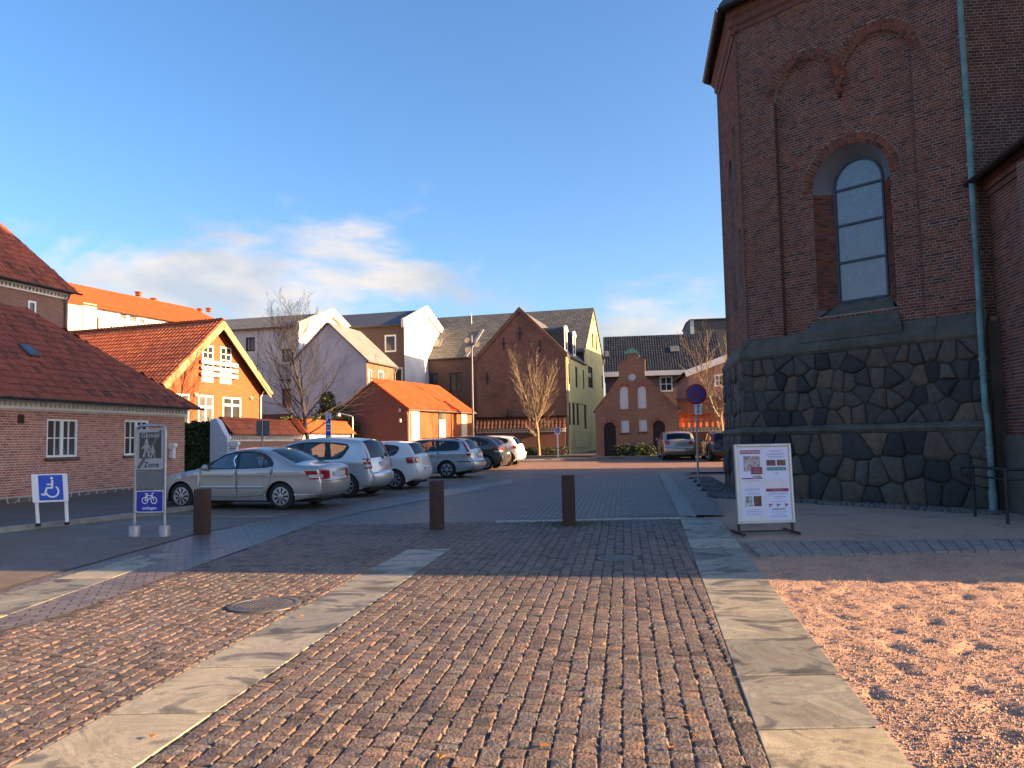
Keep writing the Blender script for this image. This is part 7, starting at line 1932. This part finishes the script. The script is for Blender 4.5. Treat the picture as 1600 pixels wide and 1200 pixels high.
# bent wall lamp by the garage gable
p = pole_at(551, 43.9); bl_ = thing('short_lamp', 'slim grey lamp post with a bent arm against the garage gable', 'lamp post', p); zt_ = at_depth(549, 652, 43.9).z - p.z
mb = MB(); mb.tube([p, p + V((0, 0, zt_)), p + V((-.05, 0, zt_ + .06)), p + V((-.75, .05, zt_ + .22))], .05, 8); mb.build('pole', m_greymetal, bl_, 50)
mb = MB(); mb.lathe([(0.001, .0), (.09, .0), (.13, -.16), (0.001, -.17)], 12, p + V((-.78, .05, zt_ + .24))); mb.build('lamp_head', m_white, bl_, 50)
# mailboxes and a name plate
def mailbox(px, py, y, lab):
    q = at_depth(px, py, y); f_ = Fr(q, D(100));
    if f_.n.dot(CAMP - q) < 0: f_.n = -f_.n
    t = thing('mailbox', lab, 'mailbox', (q.x, q.y, q.z - .3)); mb = MB(); mb.bbox(f_, -.17, .17, -.36, 0, -.02, .12, .02); mb.build('box', m_white, t); mb = MB(); mb.prism([f_.p(a, b, -.02) for a, b in rrect(-.2, .24, .0, .16, .07)], f_.n * .18); mb.build('lid', m_white, t); mb = MB(); mb.fbox(f_, -.12, .12, -.1, -.08, .12, .125); mb.build('slot', m_dark, t)
    mb = MB(); mb.tube([f_.p(0, -.36, .03), V((q.x, q.y, gz(q.y))) + f_.n * .03], .025, 6); mb.build('post', m_greymetal, t)
mailbox(366, 697, 29.8, 'white mailbox with rounded lid in front of the garden wall'); mailbox(267, 700, 27.2, 'white mailbox at the corner of the low brick house')
q = at_depth(279, 727, 28.6); f_ = Fr(q, D(98)); f_.n = f_.n if f_.n.dot(CAMP - q) > 0 else -f_.n
npz = thing('name_plate', 'small white name plate standing in front of the dark hedge', 'sign', (q.x, q.y, gz(q.y))); mb = MB(); mb.fbox(f_, -.2, .2, -.1, .1, 0, .02); pn_ = mb.build('plate', m_signwhite, npz)
mb = MB(); mb.fbox(f_, -.15, .15, .02, .04, .02, .022); mb.fbox(f_, -.15, .15, -.04, -.02, .02, .022); tag(mb.build('small_print', m_grayline, pn_), kind='stuff')
mb = MB(); mb.fbox(f_, -.02, .02, -(q.z - gz(q.y)), -.1, -.01, .01); mb.build('post', m_greymetal, npz)
# open white garden gate leaf and dark gate
q = at_depth(323, 740, 30.6); f_ = Fr((q.x, q.y, gz(q.y)), D(60)); f_.n = f_.n if f_.n.dot(CAMP - q) > 0 else -f_.n
gt = thing('garden_gate', 'narrow pale garden gate leaf between the hedge and the white gatepost', 'gate', f_.o); mb = MB(); mb.fbox(f_, -.3, .22, .3, 2.1, -.02, .02); mb.build('leaf', m_greywall, gt)
mb = MB(); mb.fbox(f_, .22, .32, 0, 2.4, -.05, .05); mb.build('post', m_black, gt); mb = MB(); mb.lathe([(.001, 0), (.03, 0), (.03, .05), (.001, .06)], 8, f_.p(.12, 1.1, .02), f_.n); mb.build('handle', m_black, gt)
# iron railing in front of the annex
r0, r1 = G(1524, 806), G(1575, 818); r2 = r1 + V((1.6, -.5, 0))
rl = thing('railing', 'black iron handrail with curled end beside the church downpipe', 'railing', (r0.x, r0.y, gz(r0.y)))
T = .92
for q in (r0, r1, r2): mb = MB(); z_ = gz(q.y); mb.tube([(q.x, q.y, z_ - .05), (q.x, q.y, z_ + T)], .026, 8); mb.lathe([(.026, 0), (.04, .015), (.026, .03)], 10, (q.x, q.y, z_ + .5)); mb.build('post', m_black, rl, 50)
d_ = (r0 - r2); d_.z = 0; d_.normalize()
up = lambda q, h: V((q.x, q.y, gz(q.y) + h))
e_ = up(r0, T) + d_ * .14
mb = MB(); mb.tube([up(r2, T), up(r1, T), up(r0, T), e_, e_ + d_ * .07 + V((0, 0, -.05)), e_ + d_ * .075 + V((0, 0, -.12)), e_ + d_ * .02 + V((0, 0, -.17)), e_ + d_ * -.05 + V((0, 0, -.15))], .027, 8); mb.build('handrail', m_black, rl, 50)
mb = MB(); mb.tube([up(r2, T - .17), up(r1, T - .17), up(r0, T - .17)], .018, 8); mb.build('lower_rail', m_black, rl, 50)

# ------------------------------------------------------------------ trees and plants
def bare_tree(name, label, base, Ht, style, mat, seed, crown_w=2.2):
    r = random.Random(seed); base = V(base)
    t = thing(name, label, 'tree', base); tr, tw = MB(), MB()
    def limb(p, d, ln, rad, lev, n=6, curve=.25, minr=.004):
        pts, rr = [p], [rad]; dd = d.normalized()
        for i in range(n):
            dd = (dd + V((r.uniform(-1, 1), r.uniform(-1, 1), r.uniform(-.6, 1))) * .15 + V((0, 0, curve / n))).normalized()
            p = p + dd * (ln / n); pts.append(p); rr.append(max(minr, rad * (1 - .82 * (i + 1) / n)))
        (tr if lev <= 1 else tw).tube(pts, rr, 8 if lev == 0 else (5 if lev == 1 else 3), caps=False)
        return pts, rr
    def kids(pts, rr, ln, lev, count, spread, lo=.2):
        for k in range(count):
            f = lo + (1 - lo) * (k + r.random() * .8) / count; x = f * (len(pts) - 1); i = min(len(pts) - 2, int(x)); p = pts[i].lerp(pts[i + 1], x - i)
            ax = (pts[i + 1] - pts[i]).normalized(); s = ax.cross(V((r.uniform(-1, 1), r.uniform(-1, 1), r.uniform(-.5, .5)))).normalized()
            d = ax * math.cos(spread) + s * math.sin(spread); l2 = ln * r.uniform(.55, 1.0) * (1.05 - .55 * f)
            ra = max(.004, rr[i] * .55); q, qr = limb(p, d, l2, ra, lev, 5 if lev < 3 else 3, .25)
            if lev < 3: kids(q, qr, l2 * .55, lev + 1, 7 if lev == 1 else 5, R(32))
    if style == 'leader':
        pts, rr = limb(base - V((0, 0, .2)), V((0, 0, 1)), Ht, .125, 0, 14, .3)
        nb = 36
        for k in range(nb):
            f = .25 + .72 * (k / nb); x = f * 14; i = min(13, int(x)); p = pts[i].lerp(pts[i + 1], x - i); az = k * 2.4 + r.uniform(-.4, .4)
            el = R(14 + 50 * f); d = V((math.cos(az) * math.cos(el), math.sin(az) * math.cos(el), math.sin(el)))
            l2 = crown_w * (1.15 - .75 * (f - .25) / .75) * r.uniform(.75, 1.1); q, qr = limb(p, d, l2, max(.012, rr[i] * .42), 1, 7, .40); kids(q, qr, l2 * .55, 2, 9, R(38))
    else:
        pts, rr = limb(base - V((0, 0, .2)), V((.02, 0, 1)), Ht * .34, .14, 0, 6, .1, .10)
        top = pts[-1]
        for k in range(9):
            az = k * 2.4 + .5; el = R(57 + r.uniform(-9, 22)); d = V((math.cos(az) * math.cos(el), math.sin(az) * math.cos(el), math.sin(el)))
            l2 = Ht * .62 * r.uniform(.75, 1.05); q, qr = limb(top - V((0, 0, .1 * k)), d, l2, .052, 1, 9, .62); kids(q, qr, l2 * .42, 2, 19, R(32), .12)
        for k in range(10):
            az = k * 2.1; d = V((math.cos(az), math.sin(az), .35)); q, qr = limb(pts[3].lerp(top, r.random()), d, Ht * .2, .02, 2, 5, .2); kids(q, qr, Ht * .08, 3, 5, R(35))
    tr.build('trunk', mat, t, 60); tag(tw.build('crown', mat, t), kind='stuff')
    return t
m_bark = M('dark_bark', (0.06, 0.048, 0.04), (0.035, 0.03, 0.026), 9, .9, bmp=.5, bsc=40)
m_bark2 = M('pale_bark', (0.30, 0.225, 0.14), (0.21, 0.155, 0.10), 9, .9, bmp=.4, bsc=40)
p = at_depth(486, 700, 37.0); bare_tree('street_tree', 'leafless dark street tree with a tall pointed crown by the garden wall', (p.x, p.y, gz(p.y)), 8.0, 'leader', m_bark, 3, 4.2)
p = at_depth(842, 715, 52.6); bare_tree('street_tree', 'leafless pale-barked tree with forked upswept crown before the brown gable', (p.x, p.y, gz(p.y)), 7.9, 'vase', m_bark2, 11)
p = at_depth(1128, 700, 45.0); bare_tree('yard_tree', 'leafless sunlit tree spreading above the ribbed tile wall by the church corner', (p.x, p.y, gz(p.y)), 8.6, 'vase', m_bark2, 23)
def leaf(mb, p, s, r):
    a = V((r.gauss(0, 1), r.gauss(0, 1), r.gauss(0, 1))).normalized(); b = a.cross(V((r.gauss(0, 1), r.gauss(0, 1), r.gauss(0, 1)))).normalized()
    mb.add([p - a * s, p + b * s * .5, p + a * s, p - b * s * .5], [(0, 1, 2, 3)])
m_leaf_d = Meach('dark_leaf', [(0, (.018, .035, .014)), (.5, (.032, .058, .020)), (1, (.05, .08, .028))], bmp=0, rough=.6, var=.2)
m_leaf_l = Meach('olive_leaf', [(0, (.05, .075, .018)), (.5, (.085, .11, .026)), (1, (.12, .14, .035))], bmp=0, rough=.6, var=.2)
m_leaf_y = Meach('yellow_green_leaf', [(0, (.10, .14, .02)), (.5, (.16, .18, .03)), (1, (.2, .22, .04))], bmp=0, rough=.6, var=.1)
def blob(mb, c, rx, ry, rz, n, s, r, shell=.55):
    for _ in range(n):
        d = V((r.gauss(0, 1), r.gauss(0, 1), r.gauss(0, 1))).normalized(); k = (shell + (1 - shell) * r.random()) * (1 + .18 * mnoise.noise(d * 2.5 + c))
        leaf(mb, c + V((d.x * rx, d.y * ry, d.z * rz)) * k, s * r.uniform(.7, 1.3), r)
def shrub(name, label, cat, blobs, n, s, mat, seed, stem=True):
    r = random.Random(seed); b0 = blobs[0]; base = V((b0[0], b0[1], gz(b0[1]))); t = thing(name, label, cat, base); mb = MB()
    for (x, y, z, rx, ry, rz) in blobs: blob(mb, V((x, y, z)), rx, ry, rz, n, s, r)
    tag(mb.build('foliage', mat, t), kind='stuff'); mb = MB()
    for i in range(6): x, y, z, rx, ry, rz = r.choice(blobs); mb.tube([(x + r.uniform(-.15, .15) * rx, y, gz(y) - .05), (x + r.uniform(-.3, .3) * rx, y + r.uniform(-.3, .3) * ry, z), (x + r.uniform(-.6, .6) * rx, y + r.uniform(-.5, .5) * ry, z + rz * .7)], [.05, .03, .012], 5)
    tag(mb.build('stems', m_bark, t), kind='stuff')
    return t
# hedge beside the low house
r = random.Random(4); p0, p1 = at_depth(266, 720, 29.0), at_depth(328, 720, 30.2); hb = thing('hedge', 'dense dark evergreen hedge between the low brick house and the white gatepost', 'hedge', (p0.x, p0.y, gz(p0.y))); mb = MB()
for i in range(9000):
    k = r.random(); x, y = p0.x + (p1.x - p0.x) * k, p0.y + (p1.y - p0.y) * k; hh = 2.3 + .16 * mnoise.noise(V((k * 6, 0, 2))); z = r.uniform(.05, 1) ** .8 * hh; dep = r.choice((0, 0, 0, r.random())) * 1.2
    leaf(mb, V((x + r.gauss(0, .05), y + dep + .12 * mnoise.noise(V((k * 7, z * 2, 5))), gz(y) + z)), .065 * r.uniform(.7, 1.3), r)
tag(mb.build('foliage', m_leaf_d, hb), kind='stuff'); mb = MB(); mb.obox((p0.x, p0.y + .35, gz(p0.y) - .1), (p1.x - p0.x, p1.y - p0.y, 0), (0, .8, 0), (0, 0, 2.2)); mb.build('inner_branches', m_leaf_d, hb)
q = at_depth(325, 668, 30.3); shrub('climbing_rose', 'thin yellow-green climber above the dark hedge by the gatepost', 'shrub', [(q.x, q.y, q.z, .35, .3, .35), (q.x - .7, q.y, q.z - .15, .4, .3, .2)], 110, .06, m_leaf_y, 6)
q = at_depth(515, 660, 45.5); shrub('yew_tree', 'bushy sunlit evergreen behind the garden wall next to the garage', 'tree', [(q.x - .5, q.y, 2.7, 1.1, .9, 1.3), (q.x + .3, q.y, 3.2, .8, .8, 1.0), (q.x + 1.1, q.y, 2.6, .8, .8, 1.1), (q.x - .1, q.y, 4.0, .5, .5, .9)], 1100, .09, m_leaf_l, 8)
q = at_depth(466, 664, 38.6); shrub('ivy', 'bright green ivy spilling over the garden wall coping', 'ivy', [(q.x - .5, q.y + .1, 3.0, .55, .3, .22), (q.x + .3, q.y + .3, 2.95, .6, .3, .2)], 420, .055, m_leaf_y, 9)
q = at_depth(992, 706, 46.7); shrub('shrub', 'low leafy bushes between the two arched doors of the stepped gable house', 'shrub', [(q.x + dx, q.y, 1.0 + abs(math.sin(dx * 3)) * .12, .45, .4, .42) for dx in (-.95, -.5, 0, .45, .9)], 420, .06, m_leaf_d, 12)
for (a, b, y, lab, sd) in ((820, 835, 53.0, 'sparse low shrub at the wall foot next to the white crossover', 41), (850, 884, 53.0, 'dark low shrub between the pale tree and the yellow flank', 42), (1098, 1122, 46.0, 'low dark shrub behind the beige hatchback under the ribbed coping', 43)):
    q0, q1 = at_depth(a, 708, y), at_depth(b, 708, y); shrub('shrub', lab, 'shrub', [(q0.x + (q1.x - q0.x) * k, y, gz(y) + .3, .5, .4, .38) for k in (.1, .5, .9)], 260, .06, m_leaf_d, sd)
# kerb and soil strip at the far side of the road
mb = MB(); fk = [G(800, 721), G(1040, 721)]; 
kr = tag(bpy.data.objects.new('far_kerb', None), kind='structure'); col.objects.link(kr)
kerb_row([(-4.4, 44.2), (4.8, 43.2), (14, 42.6)], 'kerb_stone', kr, w=.14, h1=.11, ln=1.0)
sheet('planting_strip', [(-4.4, 44.4), (4.8, 43.4), (30, 42.2), (30, 49), (-4.4, 57)], .09, M('soil', (.06, .048, .038), (.045, .037, .03), 3, .95, bmp=.5, bsc=20))
for (a, b, y) in ((802, 852, 722.5), (862, 915, 721.0), (978, 1030, 719)):
    p0, p1 = G(a, y), G(b, y - 1); d_ = (p1 - p0); mb = MB(); f_ = Fr((p0.x, p0.y, gz(p0.y) + .02), d_, n=(0, -1, 0)); mb.prism([f_.p(0, z, o) for o, z in ((0, 0), (0, .08), (-.03, .12), (-.12, .12), (-.15, .08), (-.15, 0))], f_.u * d_.length)
    tag(mb.build('wheel_stop', m_kerb), 'low pale stone beam lying along the sunlit road edge', 'kerb', 'stone beams along the far road edge')
# painted bay lines
for (x0, y0, x1, y1) in ((262, 812, 470, 842), (560, 771, 700, 790), (600, 755, 690, 771)):
    a, b = G(x0, y0), G(x1, y1)
m_line = M('worn_paint', (.42, .42, .40), (.20, .20, .20), 7, .7)
for k in range(6):
    base = V((-5.55, 17.0, 0)).lerp(V((-.45, 36.8, 0)), k / 5.0); h = V((-math.cos(th), math.sin(th), 0)); n_ = V((h.y, -h.x, 0)) * .05
    a, b = base + h * -.6, base + h * 4.6
    sheet('bay_line', [(a + n_)[:2], (b + n_)[:2], (b - n_)[:2], (a - n_)[:2]], .027, m_line)
